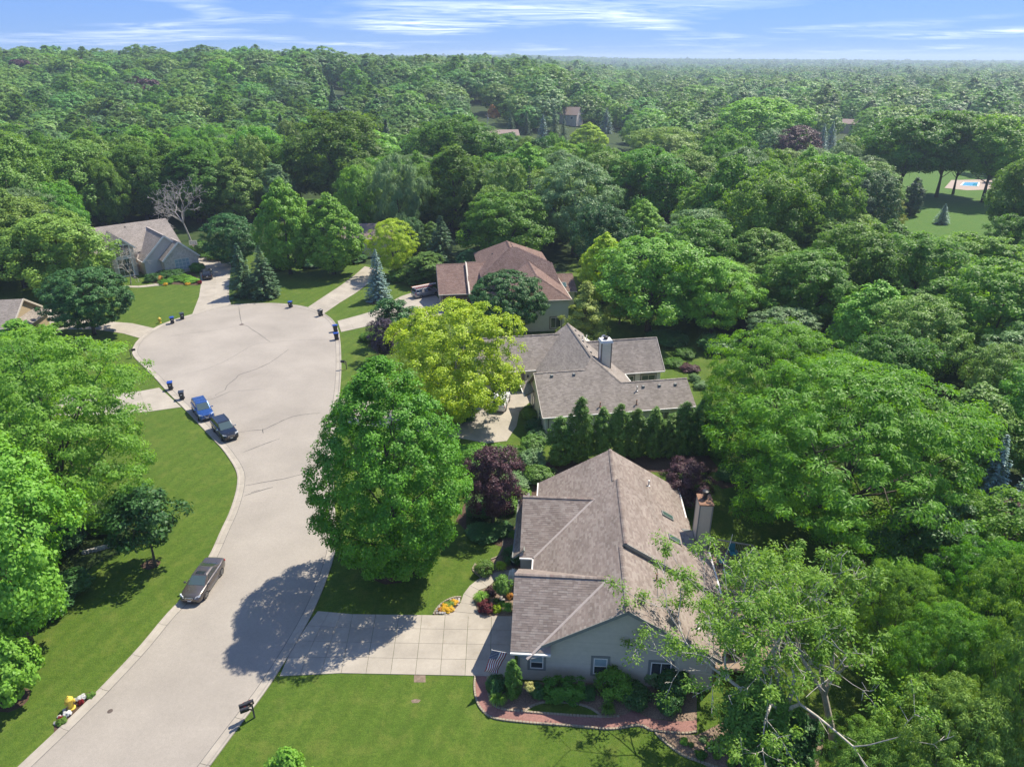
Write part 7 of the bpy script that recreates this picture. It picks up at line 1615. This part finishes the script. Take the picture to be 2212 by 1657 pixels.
bush('mound', *cw([(560, 1200)])[0], 22, .3, 'yellowf', 'left patch of yellow marigolds in the oval bed', 'marigolds', 'flowers', 'marigold patches'); bush('mound', *cw([(650, 1130)])[0], 22, .3, 'olive', 'middle patch of bronze marigold leaves in the oval bed', 'marigolds', 'flowers', 'marigold patches'); bush('mound', *cw([(740, 1090)])[0], 17, .3, 'yellowf', 'right patch of yellow marigolds in the oval bed', 'marigolds', 'flowers', 'marigold patches'); bush('mound', *cw([(640, 1240)])[0], 20, .28, 'yellowf', 'front patch of yellow marigolds in the oval bed', 'marigolds', 'flowers', 'marigold patches'); bush('mound', *cw([(460, 1240)])[0], 12, .25, 'orange', 'orange flowers at the left tip of the oval bed', 'marigolds', 'flowers', 'marigold patches'); bush('mound', *cw([(560, 1130)])[0], 16, .25, 'olive', 'bronze leaves at the back of the oval bed', 'marigolds', 'flowers', 'marigold patches')
# hydrant bed flowers
hp = lambda x, y: ((100+x/9.204)/1.3562, (1980+y/9.204)/1.3562)
for x, y, w_, mt, lb in [(905, 1060, 16, 'whitef', 'white petunia clump below the near hydrant'), (1230, 660, 12, 'whitef', 'white petunia clump beside the near hydrant'), (1335, 610, 13, 'whitef', 'white petunia clump at the top of the hydrant bed'), (1280, 755, 11, 'redf', 'crimson flower clump in the hydrant bed'), (1540, 560, 17, 'olive', 'green tuft at the upper tip of the hydrant bed'), (760, 1270, 20, 'olive', 'green tuft near the kerb in the hydrant bed'), (740, 1190, 12, 'redf', 'low red tuft in the hydrant bed')]: bush('mound', *hp(x, y), w_, .35, mt, lb, 'bedding_flowers', 'flowers')
for x, y in [(680, 1110), (590, 1280), (830, 930), (1100, 650)]: rock(*hp(x, y), .16, 'pale rounded stone at the back of the hydrant bed', 'stone', 'stones of the hydrant bed')
# stacked stone border on the left
sw = empty('stone_border', g(212, 1192), 0, 'low border of pale flat stones under the left trees', 'stone wall'); c_ = g(212, 1192)
for k in range(9):
    p = g(183+8.0*k, 1196-2.1*k); m = MB(); M = Matrix.Translation((p.x-c_.x, p.y-c_.y, .16)) @ Matrix.Rotation(rnd.uniform(-.3, .5), 4, 'Z'); m.box((0, 0, 0), (rnd.uniform(.34, .5), rnd.uniform(.3, .45), .30), M, .88); m.build('stone', M_BOULD, sw, bevel=.04)
# shrubs on the left lawn and round the brick house
for k, (x, y, w_, hh, mt, pr, lb) in enumerate([(20, 1350, 110, 2.0, 'dark', 'loose', 'dark hedge mass at the left edge below the tall tree'), (95, 1330, 100, 1.6, 'dark', 'loose', 'dark shrub under the tall left tree'), (150, 1280, 90, 1.6, 'dark', 'loose', 'dark shrub beside the left lawn shadow'), (60, 1250, 120, 2.2, 'dark', 'loose', 'deep shade shrub at the left edge'), (230, 1140, 70, 1.4, 'mid', 'loose', 'shrub behind the stone border'), (270, 1120, 60, 1.2, 'dark', 'loose', 'dark shrub beneath the wide elm'), (130, 1190, 90, 1.8, 'dark', 'loose', 'dark shrub left of the elm trunk'), (330, 608, 32, 1.5, 'dark', 'ball', 'dark mounded yew at the brick house corner'), (368, 598, 54, 1.2, 'dark', 'mound', 'low dark hedge under the arched window'), (428, 588, 30, 1.9, 'mid', 'loose', 'round shrub at the right corner of the brick house'), (390, 604, 40, .8, 'mid', 'mound', 'leafy perennials in front of the brick house'), (412, 610, 34, .8, 'bright', 'mound', 'bright perennials beside the brick house drive'), (360, 612, 30, .7, 'mid', 'mound', 'perennials at the left of the brick house bed'), (344, 606, 16, .9, 'orange', 'mound', 'orange shrub in the brick house bed'), (406, 616, 10, .5, 'yellowf', 'mound', 'yellow flowers by the brick house drive'), (358, 617, 9, .5, 'yellowf', 'mound', 'yellow flowers at the left of the brick house bed'), (432, 614, 9, .7, 'redf', 'mound', 'red planter flowers beside the parked black SUV'), (130, 705, 26, .8, 'mid', 'mound', 'green plants at the tan house corner'), (108, 716, 24, .8, 'mid', 'loose', 'shrub below the tan house drive'), (10, 740, 34, 1.3, 'purple', 'loose', 'dark red shrub at the tan house wall'), (600, 578, 70, 1.8, 'dark', 'loose', 'dark shrub under the bright trees at the cul-de-sac'), (680, 575, 60, 1.8, 'dark', 'loose', 'dark shrub between the two bright trees'), (760, 565, 60, 1.6, 'dark', 'loose', 'dark shrub near the back drive'), (870, 605, 60, 2.2, 'arb', 'loose', 'green hedge left of the silver van'), (470, 560, 50, 2.0, 'arb', 'loose', 'green bush behind the basketball hoop'), (440, 552, 44, 3.2, 'arb', 'loose', 'tall bush at the right wall of the brick house'), (740, 560, 40, 1.5, 'mid', 'loose', 'green bush at the head of the back drive'), (795, 735, 34, 1.2, 'mid', 'loose', 'low green shrub at the red-roofed house drive'), (1500, 822, 24, .9, 'grey', 'mound', 'lavender-grey mound right of the middle house'), (1512, 838, 30, .9, 'grey', 'mound', 'pale grasses at the right end of the middle house'), (1490, 800, 40, .8, 'purple', 'mound', 'mauve flower bed behind the middle house'), (1455, 790, 40, 1.0, 'mid', 'loose', 'green plants with white blooms behind the middle house'), (1480, 770, 44, 1.2, 'mid', 'loose', 'green shrub at the back right of the middle house'), (1580, 1030, 60, .9, 'dark', 'loose', 'dark ground shrub under the locust'), (1690, 760, 120, 2.2, 'dark', 'loose', 'dark thicket at the edge of the right woods'), (1550, 755, 90, 2.0, 'dark', 'loose', 'shrub thicket behind the drooping bright tree'), (1440, 742, 80, 1.8, 'dark', 'loose', 'thicket behind the middle house roof')]):
    bush(pr, x, y, w_, hh, mt, lb)
# ------------------------------------------------------------------ air: even haze round the whole scene
m = bpy.data.materials.new('haze_air'); m.use_nodes = True; t = m.node_tree; t.nodes.clear()
pv = t.nodes.new('ShaderNodeVolumePrincipled'); pv.inputs['Color'].default_value = (.68, .84, 1.0, 1); pv.inputs['Density'].default_value = .0002; pv.inputs['Anisotropy'].default_value = .2
ot = t.nodes.new('ShaderNodeOutputMaterial'); t.links.new(pv.outputs[0], ot.inputs['Volume'])
b = MB(); b.box((0, 4350, 34), (19900, 9520, 70.2)); o = b.build('haze', m); tag(o, 'thin pale blue haze lying over the woods', 'haze', None, 'stuff')
